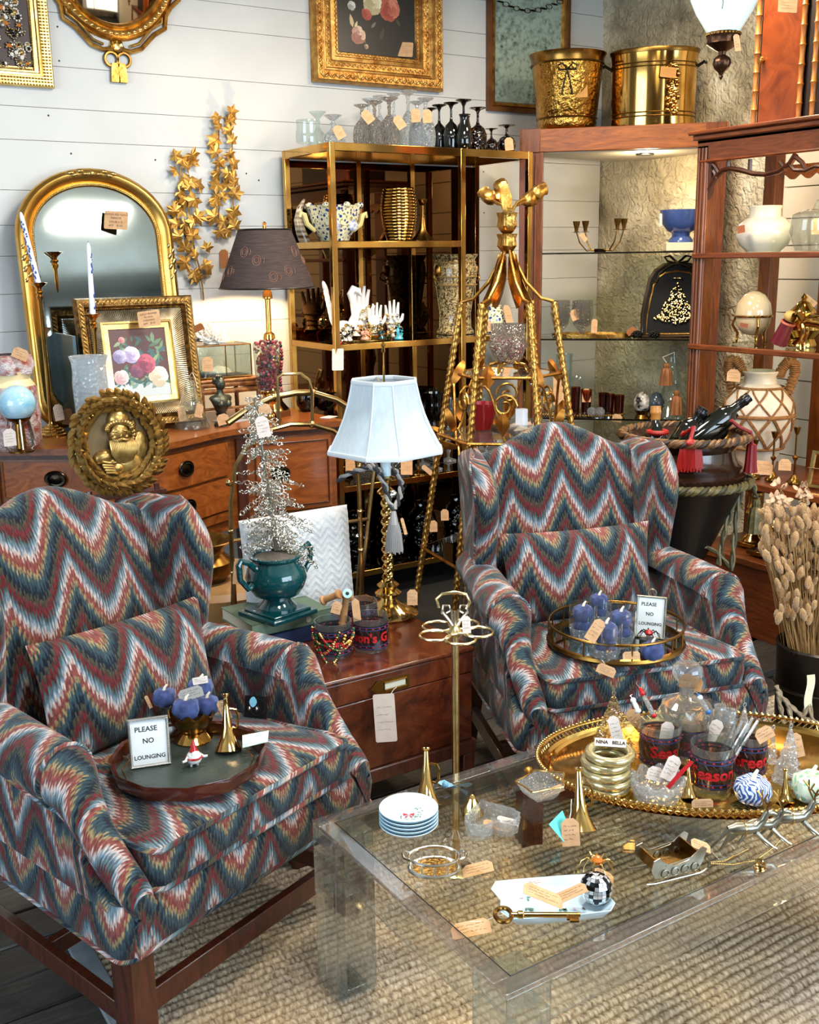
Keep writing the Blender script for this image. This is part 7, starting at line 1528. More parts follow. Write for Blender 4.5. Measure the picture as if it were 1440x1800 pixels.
# ================================================================ dried bunny tails in a metal bucket
BC = V((2.60, 1.845, 0)); bk = dep(BC+V((0, 0, .42)))/FPX; bd = dep(BC+V((0, 0, .42))); zrb = at(1440, 1130, d=bd).z; rbk = 76*bk
t = thing('metal_bucket', 'dark steel umbrella bucket with rope handles and a pale ribbon at the right edge', 'bucket', BC); DST = mat('dark_steel', (70, 64, 58), .3, .9, col2=(46, 42, 38), scale=6)
part(t, 'body', MB().lathe([(0, 0), (rbk*.88, 0), (rbk*.9, .02), (rbk, zrb), (rbk*.96, zrb), (rbk*.86, .03)], 44), DST); part(t, 'twisted_rim', MB().lathe([(rbk*.99, zrb-.006), (rbk*1.02, zrb), (rbk*.98, zrb+.006)], 90, rad=lambda a, z: 1+.012*cos(44*a)), DST)
for z in (zrb*.42, zrb*.72): part(t, 'hoop', MB().ring(rbk*(.9+.1*z/zrb)+.002, .005, 44, 6, TR((0, 0, z))), DST)
ROP = mat('natural_rope', (150, 134, 108), .9, col2=(110, 96, 74), scale=60)
for pl_ in ([(1365, 1205), (1375, 1225), (1395, 1245), (1415, 1262), (1440, 1270)], [(1368, 1215), (1372, 1240), (1378, 1268), (1382, 1290)], [(1384, 1235), (1392, 1262), (1390, 1290)], [(1412, 1260), (1422, 1235), (1432, 1280)]): part(t, 'rope', strand([at(x, y, d=bd-rbk-.02)-BC for x, y in pl_], .006), ROP)
q_ = at(1421, 1218, d=bd-rbk-.03)-BC; part(t, 'ribbon', MB().grid([[(q_.x-.012+.004*sin(i*.9), q_.y, q_.z+.055-.11*i/8), (q_.x+.012+.004*sin(i*.9), q_.y-.008, q_.z+.055-.11*i/8)] for i in range(9)], Matrix()), mat('cream_ribbon', (216, 214, 180), .4))
BT = mat('bunny_tail', (186, 146, 94), .95, col2=(150, 106, 58), scale=30, bump=.6, bscale=260, sheen=.4); STW = mat('straw_stem', (150, 112, 62), .8)
t = thing('bunny_tails', 'bouquet of dried tan bunny tail grass standing in the steel bucket', 'bouquet', (BC.x, BC.y, zrb*.3)); rr = RNG(3); BTM = []
for v in range(4):
    b = MB(); rows = []; 
    for i in range(8): f = i/7; r2 = .0125*sin(PI*(.12+.83*f))**.7; rows.append([(r2*(1+.16*rr.uniform(-1, 1))*cos(TAU*j/9), r2*(1+.16*rr.uniform(-1, 1))*sin(TAU*j/9), .052*f) for j in range(9)])
    b.grid(rows, cu=True); BTM.append(b.mesh('grass_head', BT))
b = MB(); zb0 = zrb*.3; n = 0
for i in range(300):
    px, py = rr.uniform(1342, 1470), rr.uniform(886, 1010); 
    if py < 905+abs(px-1385)*.12 or (px < 1362 and py > 990): continue
    e = at(px, py, d=bd+rr.uniform(-.09, .10)); root = BC+V((rr.uniform(-.05, .05), rr.uniform(-.05, .05), zb0+.02)); d_ = (e-root).normalized()
    put(t, 'grass_head', BTM[i % 4], MT_r(e) @ rot_to(d_+V((rr.uniform(-.3, .3), rr.uniform(-.3, .3), 0))) @ Matrix.Scale(rr.uniform(.55, .95), 4)); b.tube([root-BC-V((0, 0, zb0)), (root*.5+e*.5)-BC-V((0, 0, zb0)), e-BC-V((0, 0, zb0))], .0012, 4, cap=False)
for i in range(26):
    e = at(rr.uniform(1362, 1430), rr.uniform(1010, 1100), d=bd-rr.uniform(.02, .10)); put(t, 'grass_head', BTM[i % 4], MT_r(e) @ rot_to((rr.uniform(-.4, .4), rr.uniform(-.4, .4), 1)) @ Matrix.Scale(rr.uniform(.55, .85), 4))
part(t, 'stems', b, STW, kind='stuff')
t = thing('dried_flowers', 'curled brown and white dried flower stems at the right of the bunny tails', 'bouquet', (BC.x, BC.y, zrb*.3)); b = MB(); DFM = leaf_mesh('petal', mat('dry_petal', (206, 180, 146), .9, col2=(170, 120, 80), scale=40), .022, .016, .5)
for i in range(22):
    px, py = ((1372+rr.uniform(-10, 10), rr.uniform(858, 890)) if i < 6 else (rr.uniform(1405, 1422), rr.uniform(862, 890)) if i < 10 else (rr.uniform(1418, 1440), rr.uniform(920, 1090)))
    e = at(px, py, d=bd+rr.uniform(-.02, .06)); b.tube([(0, 0, .03), (e-BC-V((0, 0, zb0)))*.5, e-BC-V((0, 0, zb0))], .002, 5)
    for j in range(7): put(t, 'petal', DFM, MT_r(e+V((rr.uniform(-.012, .012), rr.uniform(-.012, .012), rr.uniform(-.02, .02)))) @ MR_o(rr.uniform(0, 6), 4, 'Z') @ MR_o(rr.uniform(-1, 1.5), 4, 'X'))
part(t, 'stems', b, STW)
# ================================================================ small builders for the seats, chest and table
def face(c, yaw=0, tilt=0):      # upright frame at c turned towards where one stands (local -Y forward)
    a = math.atan2(c[0], c[1]); return MT_r(V(c)) @ MR_o(-a+R(yaw), 4, 'Z') @ MR_o(R(tilt), 4, 'X')
def wpx(px, c): return px*dep(c)/FPX
def wrap_text(p, name, s, size, rad, z, a0, m):
    me = text_mesh(s, size, m, bold=size*.03).copy()
    for v in me.vertices: x, y, q = v.co; a = a0+x/rad; v.co = ((rad+.0006+q)*cos(a), (rad+.0006+q)*sin(a), z+y)
    o = bpy.data.objects.new(name, me); link(o, p); return o
BLUEP = mat('blue_band_print', (52, 64, 110), .3); DARKP = glass('stained_print_glass', (150, 116, 120), .05, gain=1.4)
def season_glass(label, c, r_, h, word, da, grp):
    t = thing('printed_tumbler', label, 'glass', c, group=grp); a0 = math.atan2(-c[1], -c[0])+da
    part(t, 'tumbler', MB().lathe([(0, .002), (r_*.9, .002), (r_*.97, .012), (r_, h), (r_*.96, h), (r_*.93, .016), (0, .012)], 36), GLASS)
    part(t, 'stained_band', MB().lathe([(r_*1.004, h*.14), (r_*1.006, h*.82)], 36), DARKP)
    for z in (.17, .25, .70, .78): part(t, 'blue_band', MB().lathe([(r_*1.008, h*(z-.012)), (r_*1.008, h*(z+.012))], 36), BLUEP)
    b = MB(); rr = RNG(int(c[0]*1000))
    for z in (.21, .74):
        for i in range(16): a = TAU*i/16; b.ball((r_*1.005*cos(a), r_*1.005*sin(a), h*z), r_*.09, 6, 4, sc=(.5, 1, .5) if abs(cos(a)) > .7 else (1, .5, .5))
    part(t, 'red_dashes', b, REDINK); b = MB()
    for i in range(14):
        a = TAU*i/14; b.tube([(r_*1.006*cos(a+.12*sin(k*2+i)), r_*1.006*sin(a+.12*sin(k*2+i)), h*(.28+.1*k)) for k in range(5)], .0009, 4)
    part(t, 'leading', b, BLACK)
    wrap_text(t, 'lettering', word, h*.36, r_*1.012, h*.47, a0, mat('bright_red_print', (196, 26, 32), .4)); return t
def bugle(label, c, tip, rb, ribbon=None):
    a, b_ = V(c), V(tip); L_ = (b_-a).length; t = thing('toy_bugle', label, 'bugle', a, group='small brass bugles'); t.rotation_euler = (b_-a).to_track_quat('Z', 'Y').to_euler()
    part(t, 'horn', MB().lathe([(rb*.9, .0), (rb, .002), (rb*.86, L_*.08), (rb*.58, L_*.22), (rb*.36, L_*.42), (rb*.22, L_*.7), (rb*.17, L_*.93), (rb*.3, L_*.97), (rb*.3, L_), (0, L_*.985)], 28), BRASSB)
    part(t, 'loop', MB().tube([(-rb*.25, 0, L_*.72), (-rb*.7, 0, L_*.70), (-rb*.85, 0, L_*.6), (-rb*.8, 0, L_*.42), (-rb*.62, 0, L_*.37), (-rb*.38, 0, L_*.40)], .0028, 7), BRASSB); return t
BRASSB = mat('bright_brass', (226, 190, 120), .1, 1, col2=(206, 160, 84), scale=20)
def velvet_pumpkin(label, c, r_, grp, stem=True, m=None):
    t = thing('velvet_pumpkin', label, 'pumpkin', c, group=grp)
    part(t, 'body', MB().lathe([(0, r_*.16), (r_*.4, .0), (r_*.85, r_*.3), (r_, r_*.75), (r_*.86, r_*1.25), (r_*.45, r_*1.5), (0, r_*1.34)], 40, rad=lambda a, z: .86+.14*abs(cos(3*a))), m or BLUEV)
    part(t, 'stem', MB().tube([(0, 0, r_*1.3), (r_*.08, 0, r_*1.6), (r_*.3, .0, r_*1.8)], [r_*.16, r_*.11, r_*.08], 7), TWINE); return t
def sign(name, label, c, w_, h_, lines, m, yaw, sizes):
    t = thing(name, label, 'sign', c); M_ = face(c, yaw, -12) @ MT_r((0, 0, h_/2))
    part(t, 'frame', rect_frame(w_, h_, [(0, -.004), (0, .003), (.002, .005), (.005, .003), (.006, .001)], FX(M_)), m, world=True)
    part(t, 'frame_beads', bead_run(MB(), rect_pts(w_, h_, .0025, .0045), .0017, .0032, FX(M_), n=5, m=4), m, world=True, kind='stuff')
    part(t, 'card', MB().box((0, 0, 0), (w_-.008, .002, h_-.008), M_), mat('sign_card', (222, 226, 226), .6), world=True)
    for s_, x, z, sz in lines:
        o = bpy.data.objects.new('lettering', text_mesh(s_, sz, INK, bold=.0002)); COL.objects.link(o); o.parent = t; o.matrix_parent_inverse = t.matrix_basis.inverted(); o.matrix_basis = M_ @ MT_r((x*w_, -.0014, z*h_)) @ MR_o(R(90), 4, 'X')
    part(t, 'easel_back', MB().box((0, .012, -h_*.1), (.012, .002, h_*.75), M_ @ MR_o(R(18), 4, 'X')), BLACK, world=True); return t
# ================================================================ left chair seat
SL = .5045; tc = V((.727, 2.02, SL)); rtr = .163; TW = mat('dark_cherry_tray', (74, 28, 16), .16, coat=.6, col2=(50, 18, 10), scale=8)
t = thing('wooden_tray', 'dark wooden many sided tray with a green leather floor on the left chair', 'tray', tc, R(8))
sc12 = lambda a, z: 1+.035*abs(sin(6*a))-.01
part(t, 'leather_floor', MB().lathe([(0, .008), (rtr*.93, .008), (rtr*.93, .002), (0, 0)], 12), mat('green_leather', (38, 48, 46), .35, col2=(58, 68, 62), scale=12, bump=.1, bscale=120))
part(t, 'rim', MB().lathe([(rtr*.92, .004), (rtr*.96, .032), (rtr*1.0, .036), (rtr*1.01, .030), (rtr*.97, .004), (rtr*.93, 0)], 12), TW)
part(t, 'gilt_line', MB().ring(rtr*.84, .0012, 12, 4, TR((0, 0, .0085))), GOLD)
zf = SL+.0085; on_l = lambda px, py, z=zf: at(px, py, z=z)
sign('framed_sign', 'silver framed PLEASE NO LOUNGING card on the dark wooden tray', on_l(266, 1347), .084, .104, [('PLEASE', -.06, .27, .0150), ('NO', -.02, .03, .0150), ('LOUNGING', -.01, -.30, .0122)], mat('silver_bead', (200, 200, 196), .25, .9), 2, None)
bc = on_l(344, 1303)+V((.0, .012, 0)); rb_ = wpx(41, bc); t = thing('brass_bowl', 'scalloped brass footed bowl of blue velvet pumpkins on the wooden tray', 'bowl', bc)
part(t, 'foot', MB().lathe([(0, 0), (rb_*.80, 0), (rb_*.82, .004), (rb_*.62, .014), (rb_*.5, .02), (rb_*.55, .026)], 32), BRASS)
rows = []
for f in [i/9 for i in range(10)]: rows.append([(rb_*(.5+.5*sin(f*1.57)**.8)*cos(a), rb_*(.5+.5*sin(f*1.57)**.8)*sin(a), .024+f*.046+(.006*cos(9*a)*f**4)) for a in (TAU*j/54 for j in range(54))])
rows += [[(p[0]*.95, p[1]*.95, p[2]) for p in rows[-1]], [(p[0]*.8, p[1]*.8, .045) for p in rows[-1]], [(p[0]*.1, p[1]*.1, .03) for p in rows[-1]]]
part(t, 'bowl', MB().grid(rows, cu=True), BRASSD); db = dep(bc)
for k, (px, py, r_, dd, lab) in enumerate(((289, 1226, 22, .0, 'blue velvet pumpkin at the left of the brass bowl, cord tied'), (327, 1246, 26, -.035, 'blue velvet pumpkin at the front of the brass bowl'), (364, 1240, 23, -.01, 'blue velvet pumpkin at the right of the brass bowl'), (352, 1210, 24, .03, 'blue velvet pumpkin at the back of the brass bowl under the white tag'))):
    q_ = at(px, py, d=db+dd); rr_ = wpx(r_, q_); p_ = velvet_pumpkin(lab, (q_.x, q_.y, q_.z-rr_*.75), rr_, 'blue velvet pumpkins in the brass bowl')
    if k == 3: price_tag(p_, 352, 1196, db-.0, .034, .016, 10, clip=False, m=PAPER, seed=2)
    if k == 0: price_tag(p_, 335, 1219, db-.04, .055, .026, 18, m=mat('grey_tag', (150, 146, 140), .9), seed=9); price_tag(p_, 261, 1234, db, .008, .03, 25, seed=3)
t = bugle('brass toy bugle standing on its bell on the wooden tray', on_l(402, 1320), at(396, 1219, d=dep(on_l(402, 1320))+.01), .029); price_tag(t, 394, 1248, dep(t.location)+.02, .02, .045, 25, seed=4, string=at(396, 1228, d=dep(t.location)))
q_ = on_l(342, 1346); k = dep(q_)/FPX; t = thing('gnome_ornament', 'tiny glass bearded ornament with a red cone hat on the wooden tray', 'ornament', q_)
WG = mat('white_glitter', (226, 226, 224), .3, bump=.4, bscale=300); part(t, 'body', MB().lathe([(0, 6*k), (11*k, 8*k), (14*k, 14*k), (12*k, 22*k), (8*k, 27*k), (0, 30*k)], 18), WG); part(t, 'beard', MB().ball((0, -6*k, 22*k), 8*k, 10, 7, sc=(1, .7, 1.1)), WG); part(t, 'hat', MB().lathe([(8*k, 28*k), (5*k, 36*k), (1.5*k, 47*k), (0, 50*k)], 16), RED); part(t, 'coat_trim', MB().ring(13*k, 2*k, 18, 6, TR((0, 0, 17*k))), RED)
for s_ in (-1, 1): part(t, 'arm', MB().tube([(s_*11*k, 0, 19*k), (s_*17*k, -4*k, 15*k), (s_*23*k, -5*k, 15*k)], [3*k, 2.5*k, 2*k], 7), WG); part(t, 'leg', MB().tube([(s_*5*k, 0, 8*k), (s_*6*k, 0, 0)], [2.5*k, 2*k], 7), WG)
price_tag(t, 326, 1366, dep(q_)-.03, .038, .026, 10, tilt=-60, seed=2)
price_tag(bpy.data.objects['wooden_tray'], 205, 1335, dep(on_l(205, 1335)), .05, .018, -5, seed=3)
q_ = on_l(447, 1297, zf+.03); b = MB().prism([(-.045, -.02), (.01, -.035), (.045, .008), (-.01, .03)], 0, .0012); t = solo('printed_card', b, mat('mint_card', (150, 196, 176), .6, col2=(220, 226, 220), scale=40), 'mint green and white printed card on the rim of the wooden tray', 'card', (q_.x, q_.y, SL+.037), .2)
c = chair_local(chL, .205, -.06, .5)+V((0, 0, .005)); t = thing('earring_card', 'black square earring card with a blue tag leaning on the left chair arm', 'card', at(449, 1262, d=dep(c))); M_ = face(t.location, -20, -14) @ MT_r((0, 0, .026))
part(t, 'card', MB().box((0, 0, 0), (.055, .003, .052), M_), BLACK, world=True); part(t, 'plastic_ring', MB().ring(.02, .0014, 24, 5, FX(M_ @ MT_r((.004, -.002, 0)))), mat('gloss_black', (30, 30, 34), .05), world=True)
part(t, 'blue_tag', MB().lathe([(0, .002), (.011, .002), (.011, 0)], 14, FX(M_ @ MT_r((-.006, -.002, .012))) @ MD_i((.8, 1.1, 1, 1)), rad=lambda a, z: 1+.05*cos(10*a)), mat('sky_tag', (130, 196, 226), .6), world=True)
for s_ in (-.014, .004): part(t, 'earring', MB().ball((s_, -.005, -.004), .004, 8, 6, M_, (1, 1, 1.6)), SILV, world=True)
# ================================================================ right chair seat
rc = V((1.995, 2.07, SL)); rgt = .187; t = thing('gallery_tray', 'round brass gallery tray with a spindle rail on the right chair seat', 'tray', rc)
part(t, 'floor', MB().lathe([(0, .006), (rgt*.94, .006)], 48), MIRR); part(t, 'base_band', MB().lathe([(rgt*.94, .0), (rgt, .0), (rgt*1.02, .006), (rgt*1.0, .014), (rgt*.96, .016), (rgt*.94, .006)], 56), BRASSD); part(t, 'top_rail', MB().ring(rgt*.985, .0042, 56, 8, TR((0, 0, .056))), BRASSD)
for i in range(18): a = TAU*i/18; part(t, 'spindle', MB().tube([(rgt*.985*cos(a), rgt*.985*sin(a), .012), (rgt*.985*cos(a), rgt*.985*sin(a), .055)], .0022, 6), BRASSD)
zr = SL+.0065
for k, (px, py, pt, w_, tg, lab) in enumerate(((1024, 1122, 1056, 49, None, 'cut base tumbler with a blue velvet pumpkin at the left of the gallery tray'), (1052, 1095, 1040, 44, None, 'cut base tumbler with a blue velvet pumpkin at the back of the gallery tray'), (1090, 1134, 1066, 52, None, 'cut base tumbler with a blue velvet pumpkin at the right beside the sign'), (1064, 1158, 1088, 56, (1047, 1108, -32), 'cut base tumbler with blue velvet pumpkins and a kraft tag, gallery tray front'))):
    q_ = at(px, py, z=zr); h = at(px, pt, d=dep(q_)).z-zr; r_ = wpx(w_/2, q_)
    t = thing('tumbler', lab, 'glass', q_, group='tumblers on the gallery tray'); part(t, 'glass_wall', MB().lathe([(r_*.85, .012), (r_, h*.4), (r_, h)], 36), glass('thin_glass', (234, 242, 246), 0, gain=2.6, milk=.03)); part(t, 'cut_base', MB().lathe([(0, 0), (r_*.78, 0), (r_*.84, .01), (r_*.98, h*.34), (r_*.9, h*.34), (r_*.5, .014), (0, .012)], 36, rad=lambda a, z: 1+.03*cos(12*a)), CRYS)
    velvet_pumpkin(['blue velvet pumpkin topping the left tumbler', 'blue velvet pumpkin topping the back tumbler', 'blue velvet pumpkin topping the tumbler beside the sign', 'blue velvet pumpkin topping the front tumbler'][k], (q_.x, q_.y, zr+h*.50), r_*.80, 'blue velvet pumpkins in tumblers'); velvet_pumpkin(['lower blue velvet pumpkin inside the left tumbler', 'lower blue velvet pumpkin inside the back tumbler', 'lower blue velvet pumpkin inside the tumbler beside the sign', 'lower blue velvet pumpkin inside the front tumbler'][k], (q_.x, q_.y, zr+.016), r_*.72, 'blue velvet pumpkins in tumblers')
    if tg: price_tag(t, tg[0], tg[1], dep(q_)-.06, .032, .062, tg[2], seed=5)
q_ = at(1142, 1122, z=zr); t = sign('framed_sign', 'pewter framed PLEASE NO card with a ring top on the gallery tray', q_, .082, .118, [('PLEASE', -.08, .30, .0135), ('NO', -.04, .07, .0135), ('LOUNGING', -.01, -.16, .0118)], PEWT, -6, None); part(t, 'hanging_ring', MB().ring(.011, .0018, 18, 6, FX(face(q_, -6, -12) @ MT_r((0, 0, .126)))), PEWT, world=True)
def spider(name, label, c, k, gem, m, seed):
    t = thing(name, label, 'brooch', c); part(t, 'gem', MB().lathe([(0, .25*k), (.30*k, .3*k), (.34*k, .5*k), (.16*k, .72*k), (0, .74*k)], 8), gem); b = MB(); rr = RNG(seed)
    for i in range(9): a = TAU*i/9+.2; b.tube([(.25*k*cos(a), .25*k*sin(a), .4*k), (.6*k*cos(a), .6*k*sin(a), .62*k*rr.uniform(.8, 1.3)), (.9*k*cos(a), .9*k*sin(a), .3*k), (1.0*k*cos(a+.1), 1.0*k*sin(a+.1), .02*k)], [.05*k, .05*k, .04*k, .02*k], 6)
    b.ball((0, .34*k, .5*k), .16*k, 8, 6); part(t, 'legs', b, m); return t
q_ = at(1140, 1140, z=zr); spider('red_spider', 'bronze antlered brooch with a faceted red stone in front of the sign', (q_.x, q_.y, zr+.03), .032, RED, BRASSDK, 3); solo('velvet_block', MB().box((0, 0, .0145), (.04, .035, .029)), DARKV, 'small dark block under the red stone brooch', 'block', (q_.x, q_.y, zr), bev=.003)
q_ = at(1141, 1158, z=zr)+V((0, -.01, 0)); t = velvet_pumpkin('dark blue velvet pumpkin loose at the front right of the gallery tray', (q_.x, q_.y, zr), wpx(22, q_), 'blue velvet pumpkins on the gallery tray'); price_tag(t, 1110, 1152, dep(q_)-.03, .045, .02, 3, seed=3); price_tag(t, 1150, 1146, dep(q_)+.03, .03, .02, 10, seed=3)
price_tag(bpy.data.objects['gallery_tray'], 1066, 1178, dep(rc)-.2, .05, .026, -22, seed=7, string=at(1058, 1160, d=dep(rc)-.19))
# ================================================================ burl chest top
KT = .5005; kz = lambda px, py: at(px, py, z=KT)
BKX, BKY = 1.185, 2.50
def book(name, label, c, w_, d_, h_, rz, m, pm_):
    t = thing(name, label, 'book', c, rz); part(t, 'cover', MB().box((0, 0, h_-.0015), (w_, d_, .003)).box((0, 0, .0015), (w_, d_, .003)).box((0, -d_/2+.002, h_/2), (w_, .004, h_)), m, bev=.001); part(t, 'pages', MB().box((0, .002, h_/2), (w_-.008, d_-.008, h_-.006)), pm_); return t
PG = mat('book_pages', (206, 196, 170), .9, col2=(184, 172, 144), scale=3, stretch=(1, 1, 200)); q_ = kz(500, 1128); q_ = V((q_.x, q_.y+.03, KT))
t = book('blue_book', 'navy blue hardback book lying under the green one on the burl chest', q_+V((.03, .03, 0)), .26, .19, .042, .02, mat('navy_cloth', (24, 42, 84), .6), PG); z1 = KT+.0425
g_ = at(480, 1095, z=z1); t = book('green_book', 'sage green hardback book under the teal urn', V((g_.x+.02, g_.y+.02, z1)), .25, .20, .036, .03, mat('sage_cloth', (92, 112, 92), .7), PG); part(t, 'stamped_crest', MB().lathe([(0, .0012), (.008, .001), (.009, 0)], 16, FX(MT_r((.05, -.101, .018)))), mat('pale_stamp', (170, 176, 150), .5)); z2 = z1+.0365
TEAL = mat('teal_glaze', (6, 72, 76), .06, coat=.8, col2=(4, 58, 64), scale=4); u_ = at(486, 1078, z=z2); u_ = V((u_.x, u_.y-.01, z2)); kU = dep(u_)/FPX; hu = (at(487, 968, d=dep(u_)).z-z2); t = thing('teal_urn', 'glossy teal two handled urn on a square plinth on the green book', 'urn', u_, R(14))
part(t, 'plinth', MB().box((0, 0, .007), (100*kU, 100*kU, .014)).box((0, 0, .017), (84*kU, 84*kU, .008)), TEAL, bev=.004)
part(t, 'body', MB().lathe([(0, .02), (34*kU, .02), (34*kU, .026), (26*kU, .04), (22*kU, .055), (26*kU, hu*.30), (40*kU, hu*.36), (50*kU, hu*.5), (54*kU, hu*.64), (50*kU, hu*.78), (42*kU, hu*.88), (40*kU, hu*.92), (46*kU, hu*.97), (46*kU, hu), (38*kU, hu), (34*kU, hu*.85)], 48), TEAL)
for s_ in (-1, 1): part(t, 'handle', MB().tube([(s_*44*kU, 0, hu*.84), (s_*60*kU, 0, hu*.98), (s_*76*kU, 0, hu*1.04), (s_*80*kU, 0, hu*.98), (s_*78*kU, 0, hu*.74), (s_*62*kU, 0, hu*.56), (s_*52*kU, 0, hu*.60)], .0085, 8), TEAL)
price_tag(t, 419, 1005, dep(u_)-.02, .028, .07, -4, seed=2, string=at(432, 970, d=dep(u_)-.03))
SW = mat('silver_wire', (196, 192, 180), .3, .9); t = thing('wire_tree', 'silver looped wire tree standing in the teal urn', 'ornament', u_+V((0, 0, hu*.97))); tp = [at(x, y, d=dep(u_))-V(t.location) for x, y in ((487, 968), (478, 900), (466, 830), (455, 760), (448, 700))]
part(t, 'trunk', MB().tube(tp, [.008, .007, .006, .005, .004], 8), SILV); part(t, 'soil', MB().lathe([(0, .006), (36*kU, .002), (36*kU, -.004)], 24), mat('grey_moss', (90, 84, 74), .9)); b = MB(); rr = RNG(12)
for i in range(150):
    f = rr.random(); j = min(3, int(f*4)); c_ = tp[j].lerp(tp[j+1], f*4-j); a = rr.uniform(0, TAU); L_ = (.085*(1-f)+.03)*rr.uniform(.6, 1.25); d_ = V((cos(a), sin(a), rr.uniform(-.5, .45))); n = max(2, int(L_/.012)); p_ = c_.copy()
    for q in range(n):
        d_.z -= .06; p_ = p_+d_.normalized()*.012; b.ring(.0068, .0013, 8, 4, MT_r(p_) @ rot_to((rr.uniform(-1, 1), rr.uniform(-1, 1), rr.uniform(-1, 1))))
    b.ball(tuple(p_+d_.normalized()*.008), .0032, 6, 4)
part(t, 'looped_branches', b, SW, kind='stuff'); price_tag(t, 462, 750, dep(u_)-.07, .036, .058, 14, m=PAPER, seed=2, string=at(450, 722, d=dep(u_)-.03)); price_tag(t, 465, 720, dep(u_)-.02, .035, .03, 30, seed=4)
# knitted pillow
pz = 2.79; a_, b_ = at(432, 1100, Y=pz), at(619, 1070, Y=pz); zt_ = at(560, 896, Y=pz).z; w_ = b_.x-a_.x; h_ = zt_-KT; rows = []; n = 96
for j in range(n+1):
    row = []
    for i in range(n+1):
        x, y = -1+2*i/n, -1+2*j/n; e = ((1-abs(x)**4)*(1-abs(y)**4)); tri_ = abs(((x*3.2) % 1)-.5)*2; rd = abs(((y*7.0+tri_*1.35) % 1)-.5)*2; row.append((x*w_/2*(1-.03*(1-y*y)), -.05*max(0, e)**.5-.0045*rd*max(0, e)**.3, y*h_/2))
    rows.append(row)
b = MB().grid(rows); b.grid([[(p[0], -p[1]*.7, p[2]) for p in r] for r in rows[::-1]]); t = solo('knit_pillow', b, mat('white_wool', (222, 222, 218), .95, col2=(200, 202, 204), scale=60, bump=.4, bscale=300, sheen=.3), 'white chevron knit pillow standing behind the teal urn', 'pillow', ((a_.x+b_.x)/2, pz, KT+h_/2)); t.rotation_euler = (R(-5), 0, 0)
# brass rack
RY = 2.95; rk = lambda x, y, Y=RY: at(x, y, Y=Y); gz0 = rk(410, 1000); t = thing('brass_rack', 'brass bamboo style arched rack rising behind the burl chest', 'rack', (gz0.x+.17, RY, 0)); BB = mat('satin_brass', (212, 184, 130), .2, 1, col2=(180, 146, 92), scale=16)
fr_ = [V((rk(410, 1000).x, RY, 0))]+[rk(x, y) for x, y in ((406, 940), (406, 880), (414, 820), (436, 780), (470, 757), (510, 746), (548, 746), (585, 757), (612, 778), (628, 812), (632, 870))]; fr_.append(V((fr_[-1].x, RY, 0))); part(t, 'front_arch', MB().tube(fr_, .0075, 8), BB, world=True)
bk = [rk(x, y, RY+.16) for x, y in ((400, 744), (440, 716), (480, 698), (520, 690), (550, 690), (590, 702), (625, 724), (650, 745))]; bk.append(V((bk[-1].x+.03, RY+.16, bk[-1].z-.06))); part(t, 'upper_arch', MB().tube(bk, .011, 10), BB, world=True)
hd = [rk(491, 752), rk(489, 700), rk(488, 664), rk(496, 658), rk(528, 656), rk(543, 668), rk(549, 690), rk(549, 748)]; part(t, 'loop_handle', MB().tube(hd, .0055, 8), BB, world=True)
b = MB(); nb = lambda p_, r_: b.ball(tuple(p_), r_, 8, 6)
for z in (.25, .45, .62, .75, .9):
    for x in (fr_[0].x, fr_[-1].x): nb((x, RY, z), .0105)
for p_ in (bk[2], bk[4], fr_[5], fr_[7]): nb(p_, .0125)
part(t, 'bamboo_knuckles', b, BB, world=True, kind='stuff'); part(t, 'cross_bar', MB().tube([(fr_[0].x, RY, .72), (fr_[-1].x+.03, RY, .72)], .006, 8), BB, world=True); part(t, 'cross_bar', MB().tube([bk[4], rk(549, 690)], .005, 8), BB, world=True)
for x in (fr_[0].x, fr_[-1].x): part(t, 'rear_leg', MB().tube([(x, RY, .62), (x+.02, RY+.16, .0)], .0065, 8), BB, world=True)
part(t, 'upper_brace', MB().tube([(fr_[-1].x+.02, RY+.16, .0), bk[-1]], .0065, 8), BB, world=True)
# white shaded brass lamp
lb = kz(680, 1078); lb = V((lb.x, lb.y-.01, KT)); dl = dep(lb+V((0, 0, .3))); kl = dl/FPX; lz = lambda y: at(666, y, d=dl).z-KT; t = thing('white_lamp', 'rope twist brass lamp with a white paneled shade on the burl chest', 'lamp', lb, R(12))
part(t, 'foot', MB().lathe([(0, 0), (52*kl, 0), (54*kl, .006), (50*kl, .012), (38*kl, .022), (22*kl, .036), (14*kl, .048), (12*kl, .056)], 48, rad=lambda a, z: 1+(.03*cos(20*a) if .008 < z < .04 else 0)), BRASSB); part(t, 'collar', MB().lathe([(12*kl, .054), (22*kl, .062), (24*kl, .07), (14*kl, .082), (20*kl, .094), (12*kl, .105)], 28), BRASSB)
zc0, zc1 = .10, lz(868); rows = []
for i in range(141):
    z = zc0+(zc1-zc0)*i/140; rows.append([(8.5*kl*(1+.24*cos(3*(a-TAU*z/.085)))*cos(a), 8.5*kl*(1+.24*cos(3*(a-TAU*z/.085)))*sin(a), z) for a in (TAU*j/18 for j in range(18))])
part(t, 'rope_column', MB().grid(rows, cu=True), BRASSB); part(t, 'capital', MB().lathe([(9*kl, zc1), (16*kl, zc1+.006), (16*kl, zc1+.012), (8*kl, zc1+.024), (10*kl, lz(840)), (16*kl, lz(838)), (16*kl, lz(835)), (8*kl, lz(832))], 24), BRASSB); part(t, 'candle_sleeve', MB().lathe([(9*kl, lz(834)), (9*kl, lz(770))], 20), mat('pale_sleeve', (206, 226, 232), .4))
WSH = mat('white_shade_silk', (184, 196, 202), .8, col2=(172, 186, 194), scale=90, stretch=(1, 1, .2), emit=(190, 210, 220), estr=.0); zs0, zs1 = lz(786), lz(663)
